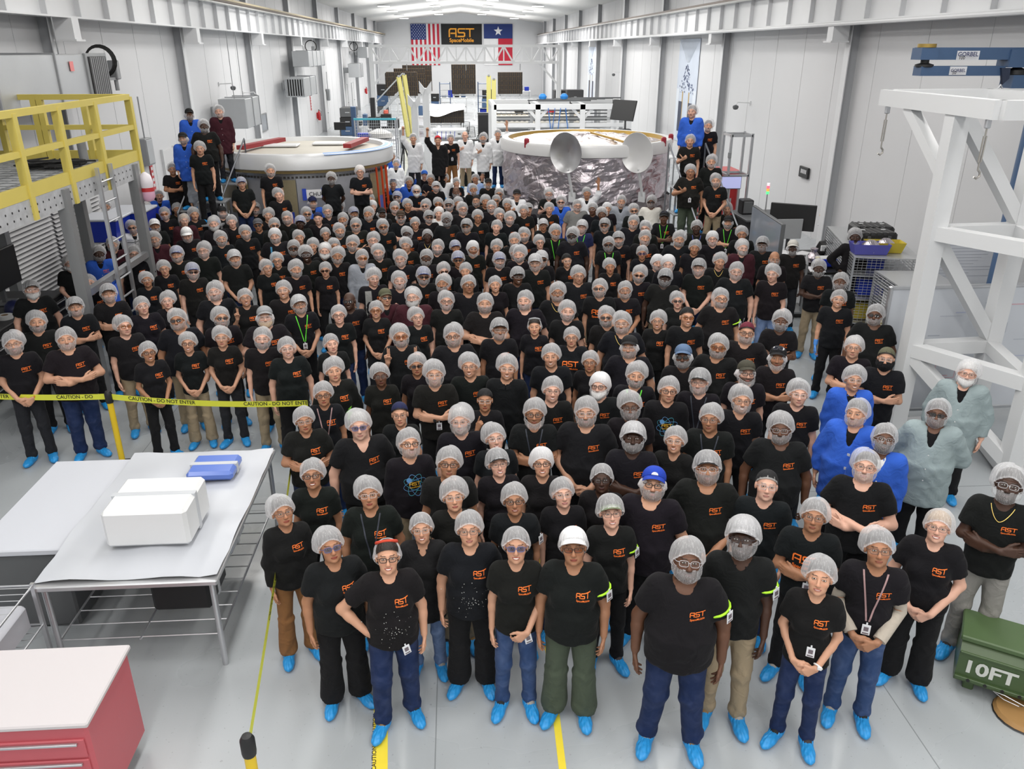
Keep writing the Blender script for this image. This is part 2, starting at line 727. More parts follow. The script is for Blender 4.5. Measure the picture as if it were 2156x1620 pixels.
# ------------------------------------------------------------------ solid fields
class Field:
    def __init__(self):
        self.p = []

    def ell(self, c, r, k=.03, op=1):
        self.p.append(('e', np.array(c, float), np.array(r, float), None, None, k, op))
        return self

    def cone(self, a, b, ra, rb, k=.02, op=1):
        self.p.append(('c', np.array(a, float), np.array(b, float), ra, rb, k, op))
        return self

    def cyl(self, a, b, ra, rb, k=.01, op=1):
        self.p.append(('k', np.array(a, float), np.array(b, float), ra, rb, k, op))
        return self

    def tube(self, z0, z1, r0, r1, c0=(0, 0), c1=(0, 0), k=.03, op=1):
        """upright elliptic tube, radii (rx, ry) and centres at both ends"""
        self.p.append(('y', (z0, z1), (np.array(r0), np.array(r1)), np.array(c0), np.array(c1), k, op))
        return self

    def bounds(self, q):
        t = q[0]
        if t == 'e':
            return q[1] - q[2], q[1] + q[2]
        if t in 'ck':
            m = max(q[3], q[4])
            return np.minimum(q[1], q[2]) - m, np.maximum(q[1], q[2]) + m
        m = np.maximum(q[2][0], q[2][1])
        c0, c1 = np.minimum(q[3], q[4]), np.maximum(q[3], q[4])
        return np.array([c0[0] - m[0], c0[1] - m[1], q[1][0]]), np.array([c1[0] + m[0], c1[1] + m[1], q[1][1]])

    def grid(self, xs, ys, zs):
        D = np.full((len(xs), len(ys), len(zs)), 0.25, dtype=np.float32)
        for q in self.p:
            lo, hi = self.bounds(q)
            k, op = q[5], q[6]
            mg = k + 0.035
            sl = []
            for a, ax in enumerate((xs, ys, zs)):
                i0, i1 = np.searchsorted(ax, lo[a] - mg), np.searchsorted(ax, hi[a] + mg)
                sl.append(slice(i0, i1))
            if any(s.stop <= s.start for s in sl):
                continue
            x = xs[sl[0]].astype(np.float32)[:, None, None]
            y = ys[sl[1]].astype(np.float32)[None, :, None]
            z = zs[sl[2]].astype(np.float32)[None, None, :]
            t = q[0]
            if t == 'e':
                c, r = q[1], q[2]
                ux, uy, uz = (x - c[0]) / r[0], (y - c[1]) / r[1], (z - c[2]) / r[2]
                k0 = np.sqrt(ux * ux + uy * uy + uz * uz)
                k1 = np.sqrt((ux / r[0]) ** 2 + (uy / r[1]) ** 2 + (uz / r[2]) ** 2) + 1e-6
                d = k0 * (k0 - 1) / k1
            elif t in 'ck':
                a, b = q[1], q[2]
                ab = b - a
                L2 = float(ab @ ab) + 1e-9
                px, py, pz = x - a[0], y - a[1], z - a[2]
                h = (px * ab[0] + py * ab[1] + pz * ab[2]) / L2
                hc = np.clip(h, 0, 1)
                d = np.sqrt((px - hc * ab[0]) ** 2 + (py - hc * ab[1]) ** 2 + (pz - hc * ab[2]) ** 2)
                if t == 'c':
                    d = d - (q[3] + (q[4] - q[3]) * hc)
                else:
                    dr = np.sqrt((px - h * ab[0]) ** 2 + (py - h * ab[1]) ** 2 + (pz - h * ab[2]) ** 2)
                    L = math.sqrt(L2)
                    d = np.maximum(dr - (q[3] + (q[4] - q[3]) * hc), np.maximum(-h, h - 1) * L)
            else:
                z0, z1 = q[1]
                s = np.clip((z - z0) / (z1 - z0), 0, 1)
                rx = q[2][0][0] + (q[2][1][0] - q[2][0][0]) * s
                ry = q[2][0][1] + (q[2][1][1] - q[2][0][1]) * s
                cx = q[3][0] + (q[4][0] - q[3][0]) * s
                cyy = q[3][1] + (q[4][1] - q[3][1]) * s
                ux, uy = (x - cx) / rx, (y - cyy) / ry
                k0 = np.sqrt(ux * ux + uy * uy)
                k1 = np.sqrt((ux / rx) ** 2 + (uy / ry) ** 2) + 1e-6
                d = np.maximum(k0 * (k0 - 1) / k1, np.maximum(z0 - z, z - z1))
            A = D[sl[0], sl[1], sl[2]]
            if op == 1:
                h = np.maximum(k - np.abs(A - d), 0) / k
                D[sl[0], sl[1], sl[2]] = np.minimum(A, d) - h * h * k * .25
            else:
                h = np.maximum(k - np.abs(A + d), 0) / k
                D[sl[0], sl[1], sl[2]] = np.maximum(A, -d) + h * h * k * .25
        return D


_CORN = np.array([[i, j, k] for i in (0, 1) for j in (0, 1) for k in (0, 1)])
_EDGE = [(a, b) for a in range(8) for b in range(a + 1, 8) if abs(_CORN[a] - _CORN[b]).sum() == 1]


def nets(D, xs, ys, zs):
    """surface nets of the zero level"""
    S = D < 0
    nx, ny, nz = S.shape
    cnt = np.zeros((nx - 1, ny - 1, nz - 1), dtype=np.int8)
    for i, j, k in _CORN:
        cnt += S[i:nx - 1 + i, j:ny - 1 + j, k:nz - 1 + k]
    cells = np.argwhere((cnt > 0) & (cnt < 8))
    if len(cells) == 0:
        return np.zeros((0, 3)), np.zeros((0, 4), int)
    ids = np.full(cnt.shape, -1, dtype=np.int32)
    ids[tuple(cells.T)] = np.arange(len(cells))
    vals = np.stack([D[cells[:, 0] + c[0], cells[:, 1] + c[1], cells[:, 2] + c[2]] for c in _CORN], 1)
    acc = np.zeros((len(cells), 3))
    num = np.zeros((len(cells), 1))
    for a, b in _EDGE:
        m = ((vals[:, a] < 0) != (vals[:, b] < 0))
        t = np.where(m, vals[:, a] / np.where(m, vals[:, a] - vals[:, b], 1), 0)[:, None]
        acc += np.where(m[:, None], _CORN[a] + t * (_CORN[b] - _CORN[a]), 0)
        num += m[:, None]
    loc = acc / num
    V = np.empty((len(cells), 3))
    for a, ax in enumerate((xs, ys, zs)):
        i = cells[:, a]
        V[:, a] = ax[i] + loc[:, a] * (ax[i + 1] - ax[i])
    Q = []
    for a in range(3):
        sl0, sl1 = [slice(None)] * 3, [slice(None)] * 3
        sl0[a], sl1[a] = slice(0, -1), slice(1, None)
        A, B = S[tuple(sl0)], S[tuple(sl1)]
        e = np.argwhere(A != B)
        b_, c_ = (a + 1) % 3, (a + 2) % 3
        ok = (e[:, b_] >= 1) & (e[:, c_] >= 1) & (e[:, b_] < S.shape[b_] - 1) & (e[:, c_] < S.shape[c_] - 1)
        e = e[ok]
        if not len(e):
            continue

        def cid(db, dc):
            p = e.copy()
            p[:, b_] -= db
            p[:, c_] -= dc
            return ids[p[:, 0], p[:, 1], p[:, 2]]
        q = np.stack([cid(1, 1), cid(0, 1), cid(0, 0), cid(1, 0)], 1)
        flip = ~A[tuple(e.T)]
        q[flip] = q[flip][:, ::-1]
        Q.append(q)
    Q = np.concatenate(Q)
    Q = Q[(Q >= 0).all(1)]
    return V, Q


def axis(lo, hi, s):
    return lo + s * np.arange(int(math.ceil((hi - lo) / s)) + 1)


# ------------------------------------------------------------------ bodies
NECKP = np.array([0, .02, 1.47])
HEADC = np.array([0, 0, 1.60])
HEADK = 1.10          # head size against the body
BUILD = {
    'm': dict(sw=.163, chest=(.158, .110, .19), belly=(.150, .112, .19), bc=-.008, hip=(.158, .112), ua=.047, el=.040, wr=.028, nk=.058, bust=0, out=0, leg=.094),
    'f': dict(sw=.143, chest=(.138, .098, .18), belly=(.128, .096, .18), bc=-.004, hip=(.160, .114), ua=.041, el=.035, wr=.025, nk=.049, bust=.05, out=0, leg=.088),
    'h': dict(sw=.180, chest=(.190, .148, .20), belly=(.212, .188, .22), bc=-.035, hip=(.198, .155), ua=.057, el=.049, wr=.034, nk=.070, bust=0, out=.062, leg=.112),
    'j': dict(sw=.160, chest=(.166, .128, .19), belly=(.178, .154, .20), bc=-.022, hip=(.192, .150), ua=.052, el=.044, wr=.030, nk=.056, bust=.066, out=.038, leg=.108)}


def arms(build, pose):
    """for both sides: shoulder, elbow, wrist, hand direction, palm normal, thumb side, curls, thumb"""
    B = BUILD[build]
    sw, o = B['sw'], B['out']
    by = -(B['belly'][1] - B['bc'])          # front of the belly
    res = {}
    for s in (-1, 1):
        sh = np.array([s * sw, .008, 1.405])
        P = dict(el=(s * (sw + .048 + o), .03, 1.13), wr=(s * (sw + .055 + o), -.04, .885), d=(0, -.18, -1), n=(-s, 0, 0), c=(.22, .28, .32, .36), th='relax')
        q = pose
        if pose == 'p':
            q = 'P' if s < 0 else 'd'
        elif pose == 'q':
            q = 'P'
        elif pose == 't':
            q = 'T' if s < 0 else 'd'
        elif pose == 'r':
            q = 'R' if s < 0 else 'd'
        elif pose == 'l':
            q = 'R' if s > 0 else 'd'
        elif pose == 'k':
            q = 'K' if s < 0 else 'd'
        elif pose == 'i':
            q = 'I' if s < 0 else 'c'
        elif pose == 'a':
            q = 'c' if s > 0 else 'd'
        if q == 'c':
            P.update(el=(s * (sw + .062 + o), .02, 1.135), wr=(s * .088, by - .055, .955), d=(-s * .75, -.12, -.62), n=(-s * .3, .9, -.2), c=(.42, .45, .48, .5))
            if s > 0:
                P.update(wr=(.092, by - .082, .95))
        elif q == 'x':
            if s < 0:
                P.update(el=(-(sw + .06 + o), -.05, 1.155), wr=(.055 + o * .3, by - .075, 1.165), d=(1, .12, .14), n=(0, 1, -.1), c=(.25, .28, .3, .33))
            else:
                P.update(el=(sw + .06 + o, -.05, 1.14), wr=(-.05 - o * .3, by - .035, 1.125), d=(-1, .25, .22), n=(0, 1, -.1), c=(.2, .22, .25, .28))
        elif q == 'h':
            P.update(el=(s * (sw + .07 + o), .10, 1.14), wr=(s * .10, .17 + o, .96), d=(-s * .8, .05, -.5), n=(0, -1, 0), c=(.4, .4, .4, .4))
        elif q == 'P':
            P.update(el=(s * (sw + .085 + o), -.07, 1.16), wr=(s * (sw + .02 + o * .6), -.20 - o, 1.345), d=(s * .05, -.05, 1), n=(0, -1, 0), c=(.0, .0, 1, 1), th='in')
        elif q == 'T':
            P.update(el=(s * (sw + .075 + o), -.05, 1.145), wr=(s * (sw - .02), -.235 - o, 1.23), d=(-s * .6, -.55, .5), n=(-s * .45, .75, .45), c=(1, 1, 1, 1), th='up')
        elif q == 'R':
            P.update(el=(s * (sw + .13), -.03, 1.60), wr=(s * (sw + .12), -.06, 1.845), d=(0, -.05, 1), n=(0, -1, 0), c=(.9, .9, .95, 1) if pose == 'r' else (.05, .03, .05, .1), th='in' if pose == 'r' else 'relax')
        elif q == 'K':
            P.update(el=(s * (sw + .20 + o), .04, 1.165), wr=(s * (sw + .01 + o), -.075, .99), d=(-s * .8, -.35, -.45), n=(-s * .35, .9, -.1), c=(.12, .16, .2, .24))
        elif q == 'I':
            P.update(el=(s * (sw + .04 + o), -.11, 1.15), wr=(s * .10, -.215 - o, 1.33), d=(-s * .38, -.02, 1), n=(-s * .5, .8, .2), c=(0, 1, 1, 1), th='in')
        P['sh'] = sh
        d = np.array(P['d'], float)
        d /= np.linalg.norm(d)
        n = np.array(P['n'], float)
        n -= d * (n @ d)
        n /= np.linalg.norm(n)
        l = np.cross(d, n)
        # thumb side of this hand
        P['d'], P['n'], P['l'] = d, n, l * (1 if s < 0 else -1)
        P['el'], P['wr'] = np.array(P['el'], float), np.array(P['wr'], float)
        res[s] = P
    return res


def rotv(v, ax, a):
    return v * math.cos(a) + np.cross(ax, v) * math.sin(a) + ax * (ax @ v) * (1 - math.cos(a))


def hand(Fd, P, g=1.0):
    W, d, n, l = P['wr'], P['d'], P['n'], P['l']
    W = W + d * .012
    k = .007
    pts = [W]
    for i, (o, ln, fl) in enumerate(((.030, .092, .95), (.010, .096, 1.04), (-.010, .092, .98), (-.029, .084, .80))):
        kn = W + (d * ln + l * o) * g
        Fd.cone(W + l * o * .55 * g, kn, .0150 * g, .0118 * g, .012)
        p, v = kn, d + l * o * 1.6
        v = v / np.linalg.norm(v)
        axr = np.cross(v, n)
        axr /= np.linalg.norm(axr)
        c = P['c'][i]
        for j, (sl, an) in enumerate(((.043, 70), (.027, 88), (.022, 55))):
            v = rotv(v, axr, R(an) * c)
            e = p + v * sl * fl * g
            Fd.cone(p, e, (.0098 - .0008 * j) * g, (.0090 - .0008 * j) * g, k)
            pts.append(e)
            p = e
    b = W + (d * .022 + l * .020) * g
    if P['th'] == 'up':
        vs_ = [l * 1.0 + d * .15, l * 1.0, l * 1.0 - d * .1]
    elif P['th'] == 'in':
        vs_ = [d * .75 + l * .45 + n * .5, d * .6 - l * .25 + n * .5, d * .3 - l * .8 + n * .3]
    else:
        vs_ = [d * .72 + l * .66 + n * .25, d * .86 + l * .42 + n * .2, d * .93 + l * .25 + n * .2]
    r = .0155
    for v, sl in zip(vs_, (.048, .034, .028)):
        v = v / np.linalg.norm(v)
        e = b + v * sl * g
        Fd.cone(b, e, r * g, (r - .0022) * g, .009)
        b, r = e, r - .0022
        pts.append(e)
    pts = np.array(pts)
    return pts.min(0) - .024, pts.max(0) + .024


def torso(Fd, B, g=0.0, hem=None):
    cx, cyy, cz = B['chest']
    bx, byy, bz = B['belly']
    Fd.ell((0, .004, 1.275), (cx + g, cyy + g, cz + g), .06)
    Fd.cone((-B['sw'] + .03, .015, 1.395), (B['sw'] - .03, .015, 1.395), .058 + g, .058 + g, .06)
    Fd.cone((0, .03, 1.40), (0, .028, 1.47), .075 + g * .5, .056 + g * .3, .05)
    Fd.ell((0, B['bc'], 1.075), (bx + g, byy + g, bz + g), .07)
    if B['bust']:
        for s in (-1, 1):
            Fd.ell((s * cx * .46, -cyy * .72, 1.25), (B['bust'] + .012 + g, B['bust'] + .008 + g, B['bust'] + .014 + g), .04)
    if hem is None:
        Fd.ell((0, .006, .93), (B['hip'][0] + g, B['hip'][1] + g, .13), .05)


def head_field(Fd, B):
    hc = HEADC
    Z = lambda x, y, z: (x, y + hc[1], z + hc[2])
    Fd.ell(Z(0, .016, .026), (.0765, .097, .094), .02)
    Fd.ell(Z(0, -.034, -.040), (.063, .064, .080), .03)
    Fd.ell(Z(0, -.042, -.080), (.049, .050, .036), .025)
    Fd.ell(Z(0, -.086, -.103), (.020, .015, .014), .02)
    for s in (-1, 1):
        Fd.ell(Z(s * .041, -.062, -.032), (.026, .026, .024), .02)
        Fd.ell(Z(s * .032, -.109, -.002), (.019, .017, .012), .012, -1)
        Fd.ell(Z(s * .032, -.0845, -.002), (.0150, .0135, .0125), .004)
        Fd.ell(Z(s * .080, .012, -.010), (.010, .020, .031), .008)
        Fd.ell(Z(s * .011, -.108, -.046), (.010, .011, .008), .008)
    Fd.cone(Z(-.034, -.088, .019), Z(.034, -.088, .019), .0105, .0105, .014)
    Fd.cone(Z(0, -.095, .002), Z(0, -.121, -.041), .0085, .0118, .014)
    Fd.ell(Z(0, -.0985, -.0695), (.023, .0100, .0055), .006)
    Fd.ell(Z(0, -.0975, -.0795), (.020, .0105, .0058), .006)
    Fd.cone(Z(0, .018, -.06), Z(0, .030, -.20), B['nk'], B['nk'] + .004, .028)


_ARR = {}


def body_arrays(build, pose):
    key = ('body', build, pose)
    if key in _ARR:
        return _ARR[key]
    B = BUILD[build]
    Fd = Field()
    torso(Fd, B)
    head_field(Fd, B)
    A = arms(build, pose)
    boxes = [(np.array([-.118, -.165, 1.468]), np.array([.118, .14, 1.75]))]
    hb = []
    for s in (-1, 1):
        P = A[s]
        Fd.cone(P['sh'], P['el'], B['ua'], B['el'], .04)
        Fd.cone(P['el'], P['el'] + (P['wr'] - P['el']) * .35, B['el'], B['el'] * .95, .02)
        Fd.cone(P['el'] + (P['wr'] - P['el']) * .3, P['wr'], B['el'] * .95, B['wr'], .02)
        hb.append(list(hand(Fd, P, .93 if build in 'fj' else 1.0)))
    if (hb[0][0] < hb[1][1]).all() and (hb[1][0] < hb[0][1]).all():
        hb = [[np.minimum(hb[0][0], hb[1][0]), np.maximum(hb[0][1], hb[1][1])]]
    boxes += [tuple(b) for b in hb]
    lo = np.array([-.55, -.48, .80])
    hi = np.array([.55, .38, 1.78])
    for b in hb:
        lo, hi = np.minimum(lo, b[0]), np.maximum(hi, b[1])
    c = .0155
    xs, ys, zs = axis(lo[0], hi[0], c), axis(lo[1], hi[1], c), axis(lo[2], hi[2], c)
    V, Q = nets(Fd.grid(xs, ys, zs), xs, ys, zs)
    mg = c * .62
    ins = np.zeros(len(V), bool)
    for b0, b1 in boxes:
        ins |= ((V > b0 + mg) & (V < b1 - mg)).all(1)
    Q = Q[~ins[Q].all(1)]
    Vs, Qs, n = [V], [Q], len(V)
    for i, (b0, b1) in enumerate(boxes):
        f = .0056 if i == 0 else .0064
        xs, ys, zs = axis(b0[0], b1[0], f), axis(b0[1], b1[1], f), axis(b0[2], b1[2], f)
        v, q = nets(Fd.grid(xs, ys, zs), xs, ys, zs)
        Vs.append(v)
        Qs.append(q + n)
        n += len(v)
    V, Q = np.concatenate(Vs), np.concatenate(Qs)
    used = np.zeros(len(V), bool)
    used[Q.ravel()] = True
    mp = np.cumsum(used) - 1
    V, Q = V[used], mp[Q]
    _ARR[key] = (V, Q, A)
    return _ARR[key]


def head_rot(pitch, yaw, roll):
    """face lifted by pitch, turned by yaw, leant by roll (degrees)"""
    return HEADK * np.array(Matrix.Rotation(R(yaw), 3, 'Z') @ Matrix.Rotation(R(roll), 3, 'Y') @ Matrix.Rotation(R(-pitch), 3, 'X'))


def head_matrix(hr):
    M = np.eye(4)
    M[:3, :3] = hr
    M[:3, 3] = NECKP - hr @ NECKP + hr @ HEADC
    return Matrix(M.tolist())


_ME = {}


def body_mesh(build, pose, hv):
    key = ('body', build, pose, hv)
    if key in _ME:
        return _ME[key]
    V, Q, A = body_arrays(build, pose)
    hr = head_rot(*hv)
    q = V[:, 2] - .6 * V[:, 1]
    t = np.clip((q - 1.452) / .075, 0, 1)
    w_ = t * t * (3 - 2 * t)
    w_ = w_ * np.clip((.125 - np.abs(V[:, 0])) / .015, 0, 1) * np.clip((V[:, 1] + .165) / .015, 0, 1) * (V[:, 2] > 1.40)
    Vr = (V - NECKP) @ hr.T + NECKP
    V2 = V + (Vr - V) * w_[:, None]
    me = mesh_arrays('person', V2, Q)
    at = me.attributes.new('hp', 'FLOAT_VECTOR', 'POINT')
    hp = np.where((w_ > .5)[:, None], V - HEADC, 9.0).astype(np.float32)
    at.data.foreach_set('vector', hp.ravel())
    me.materials.append(SKIN)
    _ME[key] = me
    return me


def folds(V):
    x, y, z = V[:, 0], V[:, 1], V[:, 2]
    f = np.sin(46 * z + 30 * np.abs(x) + 2.5 * np.sin(11 * x + 5 * y)) * .5 + np.sin(27 * x - 33 * z + 14 * y + 1.3) * .5
    return f


def offset_along_normals(V, Q, amt):
    a, b, c, d = (V[Q[:, i]] for i in range(4))
    fn = np.cross(c - a, d - b)
    nv = np.zeros_like(V)
    for i in range(4):
        np.add.at(nv, Q[:, i], fn)
    nv /= np.linalg.norm(nv, axis=1)[:, None] + 1e-9
    return V + nv * amt[:, None]


def smooth(V, Q, it, k=.5):
    n = len(V)
    a = np.concatenate([Q[:, i] for i in range(4)] * 2)
    b = np.concatenate([Q[:, (i + 1) % 4] for i in range(4)] + [Q[:, (i + 3) % 4] for i in range(4)])
    cnt = np.bincount(a, minlength=n)[:, None] + 1e-9
    for _ in range(it):
        S = np.stack([np.bincount(a, weights=V[b, c], minlength=n) for c in range(3)], 1)
        V = V + k * (S / cnt - V) * (cnt > 1)
    return V


def shirt_arrays(build, pose, kind):
    """kind: t round neck, v V-neck, s smock or coat with long sleeves, l long-sleeved shirt"""
    key = ('shirt', build, pose, kind)
    if key in _ARR:
        return _ARR[key]
    B = BUILD[build]
    A = arms(build, pose)
    g = .016 + (.012 if kind == 's' else 0)
    Fd = Field()
    torso(Fd, B, g, hem=1)
    hemz = {'t': .86, 'v': .86, 'l': .86, 's': .66}[kind]
    bx, byy = B['belly'][0] + g + .010, B['belly'][1] + g + .006
    hx, hy = max(B['hip'][0] + .022, bx), max(B['hip'][1] + .022, byy)
    Fd.tube(hemz, 1.12, (hx + .01, hy + .01) if kind == 's' else (hx, hy), (bx, byy), (0, B['bc'] * .8), (0, B['bc']), .05)
    for s in (-1, 1):
        P = A[s]
        sh, el, wr = P['sh'], P['el'], P['wr']
        if kind in 'tv':
            e = sh + (el - sh) * .66
            Fd.cone(sh - (el - sh) * .05, sh + (el - sh) * .35, B['ua'] + .026, B['ua'] + .022, .05)
            Fd.cyl(sh, e, B['ua'] + .024, B['ua'] + .030, .03)
        else:
            sl = .014 if kind == 's' else 0
            Fd.cone(sh, el, B['ua'] + .024 + g * .3 + sl, B['el'] + .028 + sl, .05)
            Fd.cyl(el, el + (wr - el) * .93, B['el'] + .028 + sl * .6, B['wr'] + .022, .03)
    # neck opening
    Fd.cone((0, .030, 1.445), (0, .0, 1.60), B['nk'] + .006, B['nk'] + .024, .012, -1)
    Fd.ell((0, -.075, 1.492), (.050, .062, .052), .012, -1)
    if kind in 'v':
        Fd.cone((0, -.14, 1.395), (0, -.07, 1.48), .018, .05, .01, -1)
    if kind == 's':
        Fd.cone((0, -.16, 1.33), (0, -.08, 1.47), .020, .058, .01, -1)
    c = .0145
    lo, hi = np.array([-.56, -.45, hemz - .03]), np.array([.56, .36, 1.72])
    xs, ys, zs = axis(lo[0], hi[0], c), axis(lo[1], hi[1], c), axis(lo[2], hi[2], c)
    V, Q = nets(Fd.grid(xs, ys, zs), xs, ys, zs)
    V = smooth(V, Q, 3)
    wt = np.clip((1.27 - V[:, 2]) / .12, .15, 1) + np.clip((np.abs(V[:, 0]) - B['sw']) / .04, 0, .6)
    V = offset_along_normals(V, Q, folds(V) * .0060 * np.clip(wt, 0, 1))
    _ARR[key] = (V, Q)
    return _ARR[key]


def shirt_mesh(build, pose, kind):
    key = ('shirt', build, pose, kind)
    if key not in _ME:
        V, Q = shirt_arrays(build, pose, kind)
        me = mesh_arrays('t_shirt' if kind != 's' else 'smock', V, Q)
        me.materials.append(CLOTH)
        _ME[key] = me
    return _ME[key]


_BVH = {}


def shirt_bvh(build, pose, kind):
    key = (build, pose, kind)
    if key not in _BVH:
        V, Q = shirt_arrays(build, pose, kind)
        m = (V[:, 1] < .03) & (V[:, 2] > .9)
        Q2 = Q[m[Q].any(1)]
        _BVH[key] = BVHTree.FromPolygons([tuple(v) for v in V], [tuple(int(i) for i in q) for q in Q2])
    return _BVH[key]


def on_shirt(bvh, x, z, lift, dflt=-.14):
    h = bvh.ray_cast(Vector((x, -1.0, z)), Vector((0, 1, 0)))
    y = h[0].y if h[0] is not None else dflt
    return (x, y - lift, z)


def logo_mesh(build, pose, kind, size):
    key = ('logo', build, pose, kind, size)
    if key in _ME:
        return _ME[key]
    bvh = shirt_bvh(build, pose, kind)
    big = size == 'L'
    wd = .215 if big else .098
    cx, cz = (0.0, 1.255) if big else (BUILD[build]['chest'][0] * .50, 1.305)
    k = wd / 3.5
    v, f = [], []
    lift = []
    for j, q in enumerate(ast_strokes()):
        f.append(tuple(range(len(v), len(v) + 4)))
        v += [(cx - wd / 2 + p.x * k, cz + p.y * k) for p in q]
        lift += [.0035 + .0001 * (j % 7)] * 4
    TV, TF = text_geo('SpaceMobile', 0, .012)
    k2 = wd / TV[:, 0].max()
    n = len(v)
    v += [(cx - wd / 2 + p[0] * k2, cz - .55 * k * 1.0 - k2 * .69 + p[1] * k2) for p in TV]
    f += [tuple(i + n for i in t) for t in TF]
    me = bpy.data.meshes.new('chest_logo')
    lift += [.0035] * (len(v) - len(lift))
    me.from_pydata([on_shirt(bvh, a, b, l) for (a, b), l in zip(v, lift)], [], f)
    me.materials.append(LOGO)
    me.update()
    _ME[key] = me
    return me


def trouser_mesh(build, leg):
    """leg: s standing, w wide cut, o feet apart, k one knee forward"""
    key = ('leg', build, leg)
    if key in _ME:
        return _ME[key]
    B = BUILD[build]
    Fd = Field()
    r = B['leg']
    Fd.ell((0, .006, .93), (B['hip'][0] + .004, B['hip'][1] + .004, .135), .05)
    for s in (-1, 1):
        hx = B['hip'][0] * .52
        h = np.array([s * hx, .005, .90])
        kx, ax = (.105, .12) if leg in 'son' else (.11, .125)
        if leg == 'o':
            kx, ax = .125, .165
        kn, an = np.array([s * kx, -.012, .49]), np.array([s * ax, .02, .07 if leg != 'n' else .0])
        if leg == 'k' and s < 0:
            kn, an = np.array([-.12, -.10, .49]), np.array([-.135, -.10, .07])
        Fd.cone(h, kn, r, r * .78, .03)
        if leg == 'w':
            Fd.cyl(kn, an, r * .86, r * 1.0, .03)
        else:
            Fd.cyl(kn + (h - kn) * .1, an, r * .76, r * .66, .03)
            Fd.ell(an + np.array([0, 0, .05]), (r * .72, r * .74, .05), .03)
    c = .017
    xs, ys, zs = axis(-.34, .34, c), axis(-.27, .25, c), axis(.0, 1.0, c)
    D = Fd.grid(xs, ys, zs)
    D = np.maximum(D, {'w': .03, 'n': .004}.get(leg, .065) - zs[None, None, :])
    V, Q = nets(D, xs, ys, zs)
    z = V[:, 2]
    a = np.clip(np.abs(z - .50) / .13, 0, 1)
    wt = .5 + (1 - a) + np.clip((.26 - z) / .12, 0, 1) * 1.2
    f = np.sin(38 * z + 55 * np.abs(V[:, 0]) + 30 * V[:, 1] + 1.7 * np.sin(16 * z + 20 * V[:, 1])) * .55 + np.sin(21 * z - 70 * V[:, 0] + 24 * V[:, 1] + 2) * .45
    V = offset_along_normals(V, Q, f * .0046 * wt)
    me = mesh_arrays('trousers', V, Q)
    _ME[key] = me
    return me


def leg_feet(build, leg):
    ax = {'s': .12, 'o': .165, 'w': .125, 'k': .135}[leg]
    return [(-ax, -.10 if leg == 'k' else .02), (ax, .02)]


def cover_mesh():
    if 'cover' in _ME:
        return _ME['cover']
    Fd = Field()
    Fd.ell((0, -.105, .036), (.056, .125, .046), .04)
    Fd.ell((0, .035, .046), (.047, .085, .058), .05)
    Fd.cone((0, .02, .05), (0, .03, .11), .052, .050, .03)
    Fd.cone((0, .03, .085), (0, .035, .2), .046, .05, .008, -1)
    Fd.ell((0, -.03, .135), (.034, .06, .045), .01, -1)
    c = .0058
    xs, ys, zs = axis(-.08, .08, c), axis(-.25, .14, c), axis(-.012, .13, c)
    D = Fd.grid(xs, ys, zs)
    D = np.maximum(D, .002 - zs[None, None, :])
    V, Q = nets(D, xs, ys, zs)
    th = np.arctan2(V[:, 0], -(V[:, 1] - .02))
    wt = np.clip((V[:, 2] - .008) / .03, 0, 1)
    f = np.sin(26 * th + 40 * V[:, 2] + 3 * np.sin(5 * th)) * .6 + np.sin(17 * th - 90 * V[:, 1]) * .4
    V = offset_along_normals(V, Q, f * .0030 * wt)
    V[:, 2] = np.maximum(V[:, 2], .001)
    me = mesh_arrays('shoe_cover', V, Q)
    me.materials.append(SHOEC)
    _ME['cover'] = me
    return me


def shoe_mesh():
    if 'shoe' in _ME:
        return _ME['shoe']
    Fd = Field()
    Fd.ell((0, -.09, .035), (.046, .11, .036), .03)
    Fd.ell((0, .03, .045), (.040, .075, .045), .04)
    Fd.cone((0, -.03, .06), (0, .02, .13), .034, .042, .03)
    c = .010
    xs, ys, zs = axis(-.07, .07, c), axis(-.22, .13, c), axis(-.01, .19, c)
    V, Q = nets(np.maximum(Fd.grid(xs, ys, zs), .004 - zs[None, None, :]), xs, ys, zs)
    me = mesh_arrays('shoe', V, Q)
    me.materials.append(CAPM)
    _ME['shoe'] = me
    return me


# ------------------------------------------------------------------ head wear, in head space (origin between the eyes, face towards -y)
def rim_z(th, low=0.0, net=False):
    """height of a cap rim round the head; th = 0 at the face. A net frames the face and covers the ears"""
    f = .5 + .5 * math.cos(th)
    return (-.060 + .116 * f ** 2.1 if net else -.052 + .118 * f ** .8) - low


def grid_mesh(name, fn, nu, nv, closed, material):
    V, UV = [], []
    for j in range(nv + 1):
        for i in range(nu if closed else nu + 1):
            V.append(fn(i / nu, j / nv))
    w_ = nu if closed else nu + 1
    Q = []
    for j in range(nv):
        for i in range(nu):
            a, b = j * w_ + i, j * w_ + (i + 1) % w_
            Q.append((a, b, b + w_, a + w_))
            UV += [(i / nu, j / nv), ((i + 1) / nu, j / nv), ((i + 1) / nu, (j + 1) / nv), (i / nu, (j + 1) / nv)]
    me = mesh_arrays(name, V, Q)
    uv = me.uv_layers.new(name='UVMap')
    uv.data.foreach_set('uv', np.array(UV, dtype=np.float32).ravel())
    me.materials.append(material)
    return me


